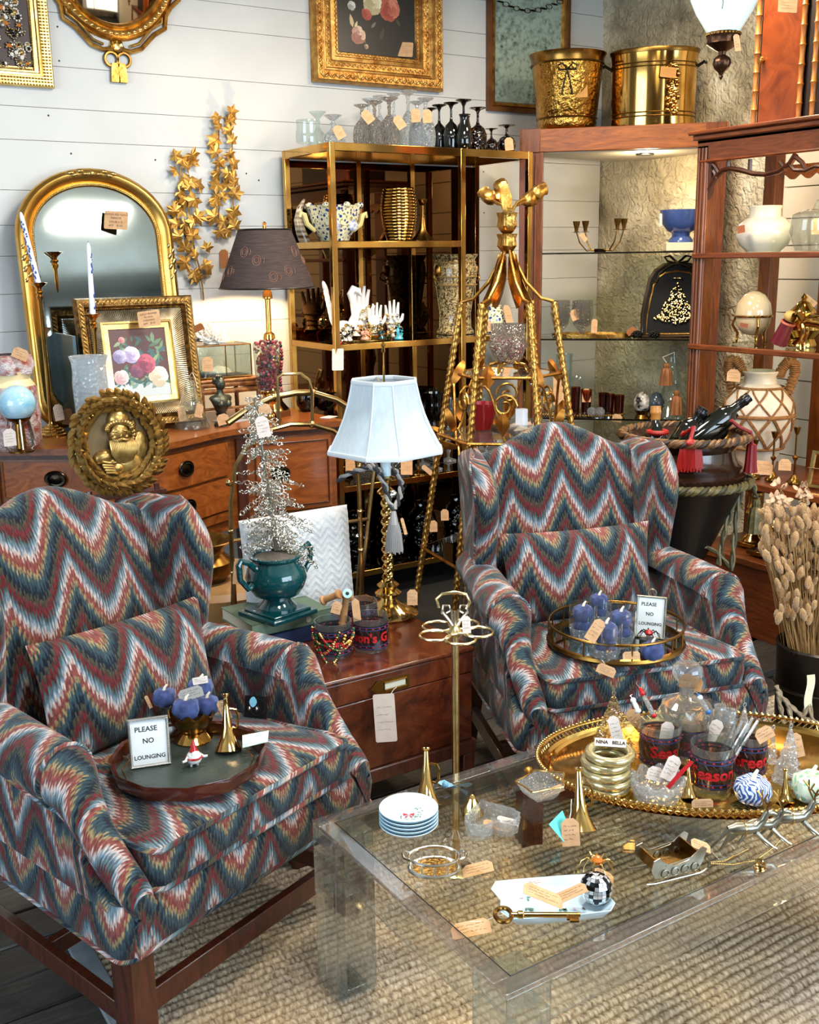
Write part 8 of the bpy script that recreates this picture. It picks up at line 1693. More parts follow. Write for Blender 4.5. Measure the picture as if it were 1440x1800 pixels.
def oct8(h_, z, c_=.34): a = h_; k_ = h_*c_; return [(a, -k_, z), (a, k_, z), (k_, a, z), (-k_, a, z), (-a, k_, z), (-a, -k_, z), (-k_, -a, z), (k_, -a, z)]
rows = [oct8((88-39*f**1.0-6*sin(PI*f)*1)*kl, zs0+(zs1-zs0)*f, .55) for f in (0, .12, .3, .5, .7, .88, 1)]; part(t, 'lamp_shade', MB().grid(rows, cu=True, smooth=False).grid([[(p[0]*.985, p[1]*.985, p[2]) for p in r] for r in rows[::-1]], cu=True, smooth=False), WSH)
for r_, w2 in ((rows[0], .005), (rows[-1], .0045)): part(t, 'shade_trim', MB().tube(r_, w2, 6, closed=True, sy=1.5), mat('white_gimp', (200, 208, 212), .8))
for j in range(8): part(t, 'panel_seam', MB().tube([r[j] for r in rows], .0028, 5), mat('white_gimp', (200, 208, 212), .8))
part(t, 'finial', MB().lathe([(.003, zs1-.02), (.003, lz(615)), (.006, lz(612)), (.004, lz(606)), (.0075, lz(600)), (0, lz(594))], 12), BRASSB); b = MB()
for j in range(0, 8, 2): b.tube([(0, 0, zs1-.012), rows[-1][j]], .0018, 5)
part(t, 'spider', b, BRASS)
# braided tieback with tassel hung on the lamp neck
GB = [mat('grey_braid', (150, 146, 140), .7), mat('black_braid', (34, 34, 38), .7)]; tb_ = lambda x, y, o=0: at(x, y, d=dl-.03+o); t = thing('tassel_tieback', 'grey and black braided tieback with a silver tassel looped on the lamp neck', 'tassel', lb+V((0, 0, zc1)))
for pts in ([(594, 845, 0), (612, 832, 0), (632, 826, 0), (650, 820, .0), (664, 826, -.02), (676, 850, -.03), (684, 880, -.03), (692, 897, -.03)], [(650, 812, .02), (664, 822, -.02), (672, 838, -.03)], [(678, 812, .03), (692, 824, .01), (704, 838, 0), (706, 856, -.01), (702, 876, -.02), (694, 897, -.03)]): part(t, 'cord', strand([tb_(*p_)-V(t.location) for p_ in pts], .0075), GB)
q_ = tb_(692, 900, -.03)-V(t.location); part(t, 'tassel_head', MB().lathe([(.006, .004), (.008, 0), (.013, -.028), (.015, -.04)], 18, MT_r(q_)), mat('silver_satin', (150, 146, 142), .35)); b = MB()
for i in range(34): a = TAU*i/34; b.tube([q_+V((.014*cos(a), .014*sin(a), -.036)), q_+V((.021*cos(a), .021*sin(a), -.07)), q_+V((.025*cos(a), .025*sin(a), -.118-.004*sin(i*2)))], .0022, 5)
part(t, 'fringe', b, mat('silver_fringe', (136, 134, 132), .6), kind='stuff'); part(t, 'slide', MB().lathe([(.01, -.008), (.012, 0), (.01, .008)], 14, MT_r(tb_(691, 868, -.02)-V(t.location)) @ MR_o(1.3, 4, 'Y')), SILV); price_tag(t, 710, 925, dl-.02, .014, .05, 15, yaw=50, seed=3)
# printed tumblers, garland and spools
G1_ = 'printed tumblers on the burl chest'; q1 = kz(598, 1158); q1.y += .035; season_glass('stained glass printed tumbler wrapped in a bead garland on the burl chest', q1, wpx(33, q1), .100, 'Greet', .35, G1_); q3 = kz(664, 1147); q3.y += .035; season_glass('stained glass printed tumbler nearest the lamp foot', q3, wpx(31, q3), .098, "son's G", 0, G1_); q2_ = kz(648, 1118); q2_.y += .04; season_glass('stained glass printed tumbler at the back between the other two', q2_, wpx(29, q2_), .096, 'Season', .3, G1_); price_tag(bpy.data.objects['printed_tumbler.002'], 725, 1050, dep(q2_), .03, .045, 0, seed=2)
t = thing('bead_garland', 'gold red and green bead garland draped over the left printed tumbler', 'garland', q1); b = MB(); rr = RNG(6); R1_ = wpx(36, q1); av = math.atan2(-q1.y, -q1.x)
for k, (a0, a1, dz) in enumerate(((-1.5, .3, .06), (-.7, 1.4, .045), (-1.0, .6, .075), (-1.6, 1.5, .02))):
    for i in range(30): f = i/29; a = av+a0+(a1-a0)*f; b.ball((R1_*cos(a), R1_*sin(a), .082-dz*sin(PI*f)-.006*k), rr.choice((.0036, .0036, .005)), 6, 5, mi=rr.choice((0, 0, 1, 2)))
part(t, 'beads', b, [GOLDL, RED, mat('green_bead', (30, 84, 50), .2)], kind='stuff')
SPW = mat('spool_wood', (188, 140, 88), .6, col2=(156, 106, 60), scale=10)
for k, (px, py, ang, lab) in enumerate(((582, 1050, .5, 'wooden thread spool leaning left in the garland tumbler'), (612, 1046, -.5, 'wooden spool with a mint eye shaped end in the garland tumbler'), (606, 1072, .1, 'pale spool of fluff upright in the garland tumbler'))):
    q_ = at(px, py, d=dep(q1)+.01*k); t = thing('wooden_spool', lab, 'spool', q_, group='wooden spools'); M_ = MR_o(R(60 if k < 2 else 5), 4, 'X') @ MR_o(ang, 4, 'Y'); L_ = .03 if k < 2 else .045; part(t, 'spool', MB().lathe([(0, L_), (.013, L_), (.014, L_*.85), (.009, L_*.7), (.009, -L_*.7), (.014, -L_*.85), (.013, -L_), (0, -L_)], 20, M_), SPW)
    if k == 1: part(t, 'painted_end', MB().lathe([(0, L_+.002), (.013, L_+.001), (.013, L_-.002)], 20, M_), mat('mint_paint', (170, 216, 210), .3)); part(t, 'painted_pupil', MB().lathe([(0, L_+.004), (.005, L_+.003)], 14, M_), BLACK)
    if k == 2: part(t, 'tag_leaf', MB().prism([(-.012, -.03), (.012, -.03), (.012, .024), (0, .034), (-.012, .024)], 0, .0012, MT_r((.03, -.01, -.004)) @ MR_o(R(80), 4, 'X')), KRAFT); price_tag(t, 592, 1068, dep(q1)-.04, .026, .034, -15, seed=4)
t_ = at(677, 1262, Y=KY0-.004); price_tag(tk, 677, 1262, dep(t_)-.05, .056, .125, 4, m=PAPER, clip=False, seed=4, string=(1.40, KY0-.004, .443))
# brass six ring stand
q_ = at(800, 1110, Y=2.04); BSt = mat('brushed_brass', (222, 204, 156), .25, 1, col2=(190, 166, 114), scale=40); t = thing('ring_stand', 'tall brass stand with five open rings and a scrolled handle before the burl chest', 'stand', (q_.x, q_.y, 0)); zr_ = q_.z; kr = dep(q_)/FPX
part(t, 'pole', MB().lathe([(.010, .02), (.0085, .1), (.0085, zr_)], 18, rad=lambda a, z: 1+.08*cos(9*a)), BSt); part(t, 'foot', MB().lathe([(0, 0), (.05, 0), (.046, .012), (.015, .022), (.01, .03)], 28), BSt)
for i in range(5): a = TAU*i/5-.7; part(t, 'holder_ring', MB().ring(.037, .0034, 28, 8, TR((.056*cos(a), .056*sin(a), zr_))), BSt)
MH = face((0, 0, 0)); MH = MR_o(-math.atan2(q_.x, q_.y), 4, 'Z'); hz = lambda x, y: ((x-800)*kr, 0, zr_+(1104-y)*kr); b = MB()
b.tube([hz(772, 1060), hz(768, 1044), hz(778, 1035), hz(800, 1032), hz(820, 1036), hz(826, 1050), hz(820, 1062)], .0042, 8, MH); part(t, 'top_handle', b, BSt); b = MB()
for s_ in (-1, 1):
    b.tube([hz(800, 1100), hz(800+s_*10, 1084), hz(800+s_*22, 1068), hz(800+s_*20, 1056), hz(800+s_*10, 1056), hz(800+s_*8, 1066), hz(800+s_*15, 1070)], [.004, .0045, .004, .0035, .003, .003, .003], 8, MH); b.tube([hz(800, 1100), hz(800+s_*5, 1080), hz(800+s_*6, 1064)], .003, 6, MH)
b.tube([hz(800, 1104), hz(800, 1066)], .004, 8, MH); part(t, 'scrollwork', b, mat('silvered_brass', (214, 206, 186), .2, 1)); part(t, 'hub', MB().lathe([(.012, zr_-.012), (.018, zr_), (.012, zr_+.012), (0, zr_+.02)], 20), BSt); price_tag(t, 820, 1098, dep(q_)-.04, .02, .042, 4, m=PAPER, seed=3)
# pot on a round stand under the sideboard
q_ = at(385, 1060, Y=3.45); t = thing('round_stand', 'round pale wood stand on the floor behind the left chair', 'stand', (q_.x, 3.45, 0)); zt_ = at(385, 1020, Y=3.40).z; part(t, 'drum', MB().lathe([(0, 0), (.20, 0), (.22, .02), (.19, zt_*.45), (.24, zt_*.8), (.25, zt_-.02), (.23, zt_), (0, zt_)], 40), mat('pale_oak', (166, 128, 82), .4, col2=(140, 100, 58), scale=5))
t = thing('brass_pot', 'brass cuspidor pot with a wide lip on the round wood stand', 'pot', (at(362, 1020, Y=3.42).x, 3.43, zt_)); part(t, 'pot', MB().lathe([(0, 0), (.07, 0), (.10, .03), (.10, .07), (.07, .10), (.075, .12), (.11, .145), (.105, .147), (.065, .12), (.06, .1)], 36), BRASSD)
# ================================================================ glass table top
TT = .4005; tq = lambda px, py, z=TT: at(px, py, z=z)
PRESS = glass('pressed_glass', (246, 250, 252), .4, .04, bump=.7, bscale=120, gain=2.4, milk=.13)
BL = mat('pale_blue_porcelain', (200, 226, 238), .08, coat=.6)
q_ = tq(719, 1458); rp = wpx(52, q_); zz = TT
for k in range(5):
    t = thing('saucer', ['bottom saucer of the stack of small blue white plates', 'second saucer from the bottom of the blue white stack', 'middle saucer of the blue white stack', 'second saucer from the top of the blue white stack', 'top saucer with a red bow and wreath print'][k], 'plate', (q_.x, q_.y, TT+.0082*k), group='stacked blue white saucers'); part(t, 'plate', MB().lathe([(0, .001), (rp*.6, .0), (rp*.64, .003), (rp*.9, .011), (rp, .018), (rp*.985, .019), (rp*.62, .006), (0, .004)], 44), BL)
M_ = MR_o(-math.atan2(q_.x, q_.y), 4, 'Z'); b = MB(); rr = RNG(2)
for i in range(60): a = rr.uniform(-2.4, .9); r2 = rp*rr.uniform(.3, .52); painted_leaf(b, r2*cos(a), r2*sin(a)+.002, .0022, rr.uniform(0, 6), (90, 110, 80), .0053)
for s_ in (-1, 1): b.add([(0, -.008, .0056), (s_*.012, -.002, .0056), (s_*.011, -.012, .0056)], [(0, 1, 2) if s_ > 0 else (0, 2, 1)], col=(200, 40, 50)); b.add([(0, -.008, .0055), (s_*.008, -.02, .0055), (s_*.004, -.021, .0055)], [(0, 2, 1) if s_ > 0 else (0, 1, 2)], col=(200, 40, 50))
for f in range(len(b.f)): pass
part(t, 'wreath_print', b, PAINT, T=M_ @ MT_r((0, 0, .0005)))
q_ = tq(750, 1415); t = bugle('brass toy bugle standing at the back left behind the saucers', q_, at(749, 1314, d=dep(q_)+.03), .033)
b = MB(); RB = mat('sky_ribbon', (120, 176, 206), .35, col2=(70, 120, 140), scale=30)
for pts in ([(0, 0), (.02, -.012), (.05, -.006), (.062, .004)], [(0, 0), (.025, -.024), (.04, -.045)], [(0, 0), (-.02, .012), (-.03, .004)]): b.grid([[(x, y-.007, .008+.012*sin(i*2.1+j)) for j, (x, y) in enumerate(pts)] if i == 0 else [(x, y+.007, .010+.012*sin(i*2.1+j)) for j, (x, y) in enumerate(pts)] for i in (0, 1)])
b.ball((0, 0, .012), .008, 8, 6); solo('ribbon_bow', b, RB, 'sky blue ribbon bow lying beside the back left bugle', 'ribbon', tq(783, 1388), -.4)
q_ = tq(830, 1440); solo('gold_pear', MB().lathe([(0, 0), (.02, .001), (.023, .014), (.018, .03), (.009, .045), (.004, .056), (0, .058)], 24, rad=lambda a, z: 1+.05*cos(6*a)), BRASSB, 'small pointed gold ornament behind the heart dish', 'ornament', q_)
def heart_pts(k, n=48): return [(k*.062*(16*sin(TAU*i/n)**3)/1.0, k*.062*(13*cos(TAU*i/n)-5*cos(2*TAU*i/n)-2*cos(3*TAU*i/n)-cos(4*TAU*i/n))) for i in range(n)]
q_ = tq(872, 1468); kH = wpx(51, q_); t = thing('heart_dish', 'heart shaped pressed glass dish in the middle of the glass table', 'dish', q_+V((.0, .02, 0)), math.atan2(-q_.x, q_.y)*1.0+R(200)); fl = lambda p_, i: 1+.03*cos(i*PI)
H_ = heart_pts(kH); rows = [[(x*s*fl(0, i), y*s*fl(0, i), z) for i, (x, y) in enumerate(H_)] for s, z in ((.7, 0), (.9, .004), (1.0, .040), (.95, .042), (.78, .010), (.3, .007), (.02, .007))]; part(t, 'dish', MB().grid(rows, cu=True, smooth=False), PRESS); price_tag(t, 875, 1452, dep(q_)-.0, .06, .02, -14, tilt=-55, seed=3); price_tag(t, 893, 1443, dep(q_), .045, .016, -14, tilt=-55, m=PAPER, seed=4)
q_ = tq(953, 1400); kL = wpx(50, q_); t = thing('leaf_dish', 'clear glass leaf dish with a gold edge at the back of the table', 'dish', q_); LB = [(kL*(1-.22*abs(sin(2.5*a)))*cos(a), kL*.8*(1-.22*abs(sin(2.5*a)))*sin(a)) for a in (TAU*i/60 for i in range(60))]
part(t, 'dish', MB().grid([[(x*s, y*s, z) for x, y in LB] for s, z in ((.02, .003), (.5, .0), (.75, .012), (1.0, .036), (.97, .037), (.72, .015), (.02, .006))], cu=True), PRESS); part(t, 'gold_edge', MB().tube([(x, y, .0375) for x, y in LB], .0022, 6, closed=True), GOLDL); part(t, 'gold_bee', MB().ball((.0, kL*.78, .044), .008, 8, 6, sc=(1.4, .8, .8)), GOLD); price_tag(t, 968, 1392, dep(q_)-.02, .06, .02, 22, tilt=-55, seed=4)
q_ = tq(1015, 1462); t = bugle('brass toy bugle with a teal ribbon tag, left of the large tray', q_+V((.01, 0, 0)), at(1017, 1348, d=dep(q_)+.02), .032); b = MB().prism([(-.03, .012), (.012, .028), (.018, -.034), (-.008, -.03)], 0, .0012, MT_r(at(988, 1452, d=dep(q_)-.04)-q_) @ face((0, 0, 0)) @ MR_o(R(60), 4, 'X'));
RBT = mat('aqua_ribbon', (84, 196, 196), .4); t2 = solo('aqua_ribbon', b, RBT, 'aqua ribbon piece hanging at the bugle left of the large tray', 'ribbon', q_); price_tag(t2, 1003, 1463, dep(q_)-.05, .036, .056, 4, seed=5, string=at(1005, 1405, d=dep(q_)-.03))
# little oval gallery tray
q_ = tq(764, 1530); t = thing('oval_basket', 'little oval brass basket tray with loop handles near the left table edge', 'tray', q_, R(-33)); OE = MD_i((1, .72, 1, 1)); rO = wpx(44, q_)
part(t, 'woven_floor', MB().lathe([(0, .002), (rO, .002), (rO, .006), (0, .005)], 40, OE), mat('woven_brass', (206, 160, 84), .3, 1, col2=(120, 84, 36), scale=140, bump=.8, bscale=160)); part(t, 'base_rim', MB().ring(rO, .004, 40, 7, TR((0, 0, .006)) @ OE), SILV); part(t, 'top_rail', MB().ring(rO*1.0, .003, 40, 7, TR((0, 0, .03)) @ OE), SILV)
for i in range(12): a = TAU*i/12; part(t, 'spindle', MB().tube([(rO*cos(a), rO*.72*sin(a), .006), (rO*cos(a), rO*.72*sin(a), .03)], .0015, 5), SILV)
for s_ in (-1, 1): part(t, 'loop_handle', MB().tube([(s_*rO*.98, -.014, .03), (s_*rO*1.2, -.012, .034), (s_*rO*1.26, 0, .036), (s_*rO*1.2, .012, .034), (s_*rO*.98, .014, .03)], .003, 7), SILV)
price_tag(t, 840, 1527, dep(tq(840, 1527)), .06, .03, 14, tilt=-62, seed=3); 
# porcelain dish, key, mirror ball
q_ = tq(972, 1592); t = thing('porcelain_dish', 'long pale blue porcelain dish with holly sprigs near the front table edge', 'dish', q_, R(-26)); DO = [(x*.105, y*.062) for x, y in ((-1, -.55), (-.86, -.95), (-.4, -1), (.4, -1), (.86, -.95), (1, -.6), (.93, 0), (1.02, .6), (.86, .95), (.4, 1), (-.4, 1), (-.9, .98), (-1.02, .6), (-.92, 0))]
part(t, 'dish', MB().grid([[(x*s, y*s, z) for x, y in DO] for s, z in ((.8, 0), (.86, .002), (1.0, .020), (.985, .021), (.80, .006), (.02, .005))], cu=True), BL); b = MB(); rr = RNG(3)
for i in range(26): x, y = rr.choice(((-.04, .02), (.0, .025), (.06, -.02), (-.05, -.02), (.02, -.03))); painted_leaf(b, x+rr.uniform(-.014, .014), y+rr.uniform(-.008, .008), .005, rr.uniform(0, 6), rr.choice(((24, 96, 70), (40, 120, 90), (190, 150, 180))), .0072)
part(t, 'holly_print', b, PAINT); price_tag(t, 955, 1573, dep(q_)-.06, .075, .03, -22, tilt=-62, seed=2); price_tag(t, 1003, 1570, dep(q_)-.05, .06, .024, 24, tilt=-62, seed=3, m=mat('tan_tag', (190, 150, 110), .9)); price_tag(t, 940, 1551, dep(q_)-.04, .03, .012, 10, tilt=-50, m=PAPER, seed=2, clip=False)
a_, b_ = tq(885, 1608, .424), tq(1020, 1608, .424); t = thing('brass_key', 'large antiqued brass key resting across the porcelain dish', 'key', a_); d_ = (b_-a_); L_ = d_.length; t.rotation_euler = (0, 0, math.atan2(d_.y, d_.x)); part(t, 'bow', MB().ring(.018, .0042, 26, 8, TR((0, 0, 0)), sx=.8, sy=1.15), BRASSD); part(t, 'shank', MB().tube([(.014, 0, 0), (.024, 0, 0), (.026, 0, 0), (.034, 0, 0), (.036, 0, 0), (L_, 0, 0)], [.005, .005, .0075, .0075, .005, .0045], 12), BRASSB); part(t, 'bit', MB().box((L_-.012, -.012, 0), (.016, .016, .004)).box((L_-.022, -.009, 0), (.005, .01, .004)), BRASSD)
price_tag(t, 828, 1632, dep(tq(828, 1632)), .07, .034, 12, tilt=-62, seed=6, string=a_)
q_ = tq(1047, 1586, .409); rB = wpx(29, q_); t = thing('mirror_ball', 'small mirrored disco ball in the right end of the porcelain dish', 'ornament', (q_.x, q_.y, .4075)); b = MB(); mt = [mat('mirror_tile', (240, 244, 248), .22, .8), mat('mirror_tile_dark', (60, 64, 70), .05, 1)]; rr = RNG(4); part(t, 'core', MB().ball((0, 0, rB), rB*.97, 18, 12), BLACK)
for i in range(13):
    e0, e1 = -PI/2+PI*i/13, -PI/2+PI*(i+.92)/13; n = max(3, int(24*cos((e0+e1)/2)))
    for j in range(n):
        a0, a1 = TAU*j/n, TAU*(j+.92)/n; b.add([(rB*cos(e)*cos(a), rB*cos(e)*sin(a), rB+rB*sin(e)) for a, e in ((a0, e0), (a1, e0), (a1, e1), (a0, e1))], [(0, 1, 2, 3)], mi=0 if rr.random() < .74 else 1)
part(t, 'mirror_tiles', b, mt, kind='stuff')
q_ = tq(1050, 1525); t = spider('gilt_spider', 'gilt flower spider brooch with an amber stone right of the porcelain dish', q_, .034, JW[4], GOLDL, 7); price_tag(t, 1062, 1538, dep(q_)-.02, .04, .024, -25, tilt=-62, seed=2)
# sleigh and reindeer
q_ = tq(1176, 1530); t = thing('metal_sleigh', 'pewter toy sleigh with a brass bed near the front of the table', 'sleigh', q_, R(-12)); sd = [(-.052, .012), (-.06, .03), (-.055, .048), (-.042, .052), (-.034, .042), (-.01, .030), (.02, .034), (.04, .048), (.052, .056), (.062, .05), (.058, .036), (.048, .014), (.02, .008), (-.02, .008)]
for y in (-.03, .03):
    part(t, 'side_panel', MB().prism(sd, -.001, .001, FX(MT_r((0, y, 0)))), PEWT); b = MB()
    b.tube([(-.07, y, .004), (-.05, y, .001), (.05, y, .001), (.066, y, .006), (.07, y, .02), (.06, y, .028)], .0018, 6)
    for i in range(4): b.ring(.008, .0014, 12, 5, FX(MT_r((-.03+.022*i, y-.002, .018))))
    b.tube([(-.03, y-.002, .034), (.03, y-.002, .04)], .0014, 5); part(t, 'runner', b, PEWT)
part(t, 'brass_bed', MB().box((-.002, 0, .018), (.085, .058, .002)).box((.043, 0, .032), (.002, .058, .03)).box((-.044, 0, .03), (.002, .058, .026)), BRASSD)
price_tag(t, 1232, 1486, dep(q_)+.04, .04, .026, -20, tilt=-60, seed=2)
def reindeer(label, px, py, s, rz):
    q_ = tq(px, py); t = thing('toy_reindeer', label, 'figurine', q_, rz, 'pewter toy reindeer'); k = s; b = MB()
    b.tube([(-.022*k, 0, .034*k), (-.01*k, 0, .036*k), (.012*k, 0, .036*k), (.024*k, 0, .038*k), (.034*k, 0, .050*k), (.038*k, 0, .060*k), (.046*k, 0, .062*k), (.054*k, 0, .058*k)], [.007*k, .0105*k, .010*k, .009*k, .006*k, .0055*k, .005*k, .003*k], 10)
    for x, dx, y in ((-.02, -.022, .005), (-.018, -.014, -.005), (.02, .02, .005), (.02, .028, -.005)): b.tube([(x*k, y*k, .032*k), ((x+dx*.5)*k, y*k, .018*k), ((x+dx*1.1)*k, y*k, .004*k), ((x+dx*1.3)*k, y*k, .001*k)], [.005*k, .003*k, .0022*k, .002*k], 6)
    part(t, 'body', b, PEWT); b = MB()
    for y in (-1, 1): b.tube([(.039*k, y*.003*k, .064*k), (.034*k, y*.012*k, .078*k), (.036*k, y*.018*k, .092*k)], .0016*k, 5); b.tube([(.035*k, y*.010*k, .076*k), (.044*k, y*.014*k, .086*k)], .0014*k, 5); b.tube([(.034*k, y*.013*k, .082*k), (.026*k, y*.016*k, .092*k)], .0014*k, 5)
    part(t, 'antlers', b, BRASSD); part(t, 'harness', MB().ring(.0102*k, .0016*k, 16, 5, MT_r((.004*k, 0, .036*k)) @ MR_o(R(90), 4, 'Y')), GOLDL)
reindeer('leaping pewter reindeer nearest the sleigh', 1302, 1492, 1.25, R(-30)); reindeer('pewter reindeer in the middle of the team under the tray edge', 1332, 1482, 1.15, R(-34)); reindeer('pewter reindeer leading the team at the right', 1385, 1472, 1.25, R(-30))
b = MB()
for pl_ in ([(1248, 1516), (1275, 1514), (1300, 1500), (1316, 1492)], [(1248, 1518), (1290, 1520), (1330, 1512), (1362, 1488), (1374, 1474)]): bead_run(b, [tq(x, y, TT+.004) for x, y in pl_], .0017, .0036, n=5, m=4)
solo('harness_chain', b, GOLDL, 'fine gold bead chains linking the sleigh to the reindeer', 'chain')
q_ = tq(1336, 1530); b = MB()
for i in range(3): b.ring(.009, .0022, 18, 6, TR((0, 0, .004+.006*i), 0, .2*i))
solo('gold_rings', b, BRASSB, 'small stack of plain gold rings near the front table edge', 'ring', q_)
# ================================================================ large gallery tray
C0 = V((1.80, 1.535, TT)); TA = R(-33); EL, EW = .40, .25; t = thing('large_gallery_tray', 'large oval gold tray with a pierced gallery on the glass table', 'tray', C0, TA); DT = MD_i((1, EW/EL, 1, 1))
part(t, 'floor', MB().lathe([(0, .006), (EL*.93, .006), (EL*.95, .002), (0, .001)], 72, DT), mat('gold_tray_floor', (214, 178, 100), .16, 1, col2=(176, 134, 62), scale=30)); part(t, 'inner_moulding', MB().lathe([(EL*.92, .006), (EL*.935, .012), (EL*.955, .008), (EL*.97, .016), (EL*.985, .012)], 72, DT), BRASS)
b = MB()
for i in range(150):
    a, a2 = TAU*i/150, TAU*(i+1)/150; P = lambda q, z: (EL*.985*cos(q), EW*.985*sin(q), z); P2 = lambda q, z: (EL*1.01*cos(q), EW*1.01*sin(q), z)
    b.tube([P(a, .010), P2(a2, .028)], .0014, 4, cap=False); b.tube([P(a2, .010), P2(a, .028)], .0014, 4, cap=False)
part(t, 'pierced_gallery', b, BRASS, kind='stuff'); b = MB()
for i in range(170): a = TAU*i/170; b.ball((EL*1.012*cos(a), EW*1.012*sin(a), .030), .0050, 6, 4, sc=(1, 1, .8))
part(t, 'gadroon_rim', b, GOLDL, kind='stuff'); part(t, 'rim_wire', MB().ring(EL*1.0, .003, 90, 6, TR((0, 0, .027)), sy=EW/EL), BRASS)
ZT = TT+.0065; tr = lambda px, py: at(px, py, z=ZT); NB = None
q_ = tr(1066, 1388); rb_ = wpx(42, q_); hb = wpx(15.5, q_); BG_ = mat('champagne_bangle', (214, 202, 158), .22, .75, col2=(196, 180, 130), scale=8)
for k in range(5):
    t = solo('bangle', MB().ring(rb_*.86, hb*.52, 40, 10, TR((0, 0, hb*.52))), BG_, ['bottom bangle of the champagne gold stack', 'second champagne gold bangle from the bottom', 'middle champagne gold bangle of the stack', 'second champagne gold bangle from the top', 'top champagne gold bangle holding a white printed label'][k], 'bangle', q_+V((.004*sin(k*2), .004*cos(k*2.3), hb*1.0*k)), group='stacked champagne bangles')
ml = MR_o(-math.atan2(q_.x, q_.y), 4, 'Z') @ MT_r((0, rb_*.42, hb*1.25)); part(t, 'label', MB().box((0, 0, 0), (.068, .0015, .018), ml @ MR_o(R(-42), 4, 'X')), PAPER)
for s_, x in (('NINA', -.018), ('BELLA', .018)): o = bpy.data.objects.new('lettering', text_mesh(s_, .0105, INK, bold=.0003)); link(o, t); o.matrix_basis = ml @ MR_o(R(-42), 4, 'X') @ MT_r((x, -.0014, 0)) @ MR_o(R(90), 4, 'X')
GT_ = glass('warm_crystal', (250, 246, 226), .4, .03, bump=.6, bscale=90, gain=1.6)
def xtree(label, px, pyb, pyt, w_, m, tg=None):
    q_ = tr(px, pyb); h = at(px, pyt, d=dep(q_)+.02).z-ZT; r_ = wpx(w_/2, q_); b = MB(); prof = [(0, 0), (r_*.9, 0)]; n = 6
    for i in range(n): z0, z1 = h*i/n*.94, h*(i+1)/n*.94; q0 = r_*(1-i/(n+.6)); prof += [(q0, z0+.003), (q0*.92, z0+.006), (q0*.60, z1-.002)]
    prof += [(r_*.1, h*.96), (0, h)]; b.lathe(prof, 30, rad=lambda a, z: 1+.06*cos(7*a)); t = thing('crystal_tree', label, 'ornament', q_, group='glass trees on the large tray'); part(t, 'tree', b, m); part(t, 'top_loop', MB().ring(.005, .0014, 12, 5, MT_r((0, 0, h+.004)) @ MR_o(R(90), 4, 'X')), m)
    if tg: price_tag(t, tg[0], tg[1], dep(q_)-.06, .026, .062, tg[2], m=PAPER, seed=4)
    return t
xtree('largest warm glass tree at the left of the large tray with a white tag', 1076, 1322, 1205, 84, GT_, (1082, 1282, 14)); xtree('smaller warm glass tree right of the tagged one', 1118, 1322, 1262, 50, GT_); xtree('slim clear crystal tree behind the right tumblers', 1305, 1315, 1228, 40, CRYS); xtree('large clear crystal tree at the right of the large tray', 1384, 1372, 1262, 56, CRYS); xtree('thin crystal tree just left of the large right one', 1356, 1340, 1268, 22, CRYS)
q_ = tr(1202, 1322); h = at(1202, 1152, d=dep(q_)).z-ZT; r_ = wpx(48, q_); t = thing('decanter', 'square shouldered clear decanter with a faceted stopper at the back of the tray', 'decanter', q_, R(10)); rq = lambda a, z: .82/max(abs(cos(a)), abs(sin(a)))**.75 if z < h*.5 else 1
part(t, 'body', MB().lathe([(0, .004), (r_*.94, .004), (r_, .014), (r_, h*.46), (r_*.86, h*.56), (r_*.4, h*.62), (r_*.26, h*.66), (r_*.26, h*.74), (r_*.36, h*.76), (r_*.22, h*.76), (r_*.2, h*.64)], 40, rad=rq), glass('decanter_glass', (246, 250, 252), .5, .02, gain=2, milk=.08)); part(t, 'stopper', MB().lathe([(r_*.2, h*.74), (r_*.34, h*.80), (r_*.56, h*.88), (r_*.56, h*.95), (r_*.40, h), (0, h*.98)], 10, None, smooth=False), glass('decanter_glass')); price_tag(t, 1216, 1199, dep(q_)-.05, .052, .034, -16, seed=2, m=mat('brown_tag', (170, 120, 70), .8))
G2_ = 'printed tumblers on the large tray'
for px, py, w_, wd, da, lab in ((1176, 1352, 72, 'Seas', .25, 'printed stained glass tumbler in the middle of the large tray behind the crystal bowl'), (1268, 1392, 76, 'Season', .1, 'largest printed stained glass tumbler, with glass sticks, on the large tray'), (1334, 1372, 60, 'Greet', .0, 'printed stained glass tumbler right of the largest one'), (1232, 1338, 56, "son's", 0, 'printed stained glass tumbler at the back beside the decanter')):
    q_ = tr(px, py); q_.y += .03; season_glass(lab, q_, wpx(w_/2, q_), .104 if w_ > 58 else .095, wd, da, G2_)
q_ = tr(1268, 1392); dq = dep(q_)
for i in range(5):
    a_ = at(1262+6*i, 1340, d=dq+.02); b_ = at(1296+9*i, 1262+5*(i % 3), d=dq+.05); solo('glass_stick', MB().tube([V((0, 0, 0)), b_-a_], .0042, 8), glass('frosted_stick', (236, 240, 242), .3, .15), ['leftmost', 'second', 'middle', 'fourth', 'rightmost'][i]+' of the clear glass stirring sticks in the largest printed tumbler', 'stick', a_, group='clear stirring sticks')
price_tag(bpy.data.objects['printed_tumbler.004'], 1344, 1290, dq-.0, .04, .03, 30, seed=2)
for px, py, pt, lab in ((1262, 1300, 1232, 'clear test tube like glass left, behind the printed tumblers'), (1280, 1305, 1240, 'clear test tube like glass right, behind the printed tumblers')): q_ = tr(px, py+20); h = at(px, pt, d=dep(q_)).z-ZT; solo('slim_glass', MB().lathe([(0, 0), (.012, .002), (.014, h), (.012, h), (.011, .008), (0, .006)], 18), CRYS, lab, 'glass', q_, group='slim clear glasses')
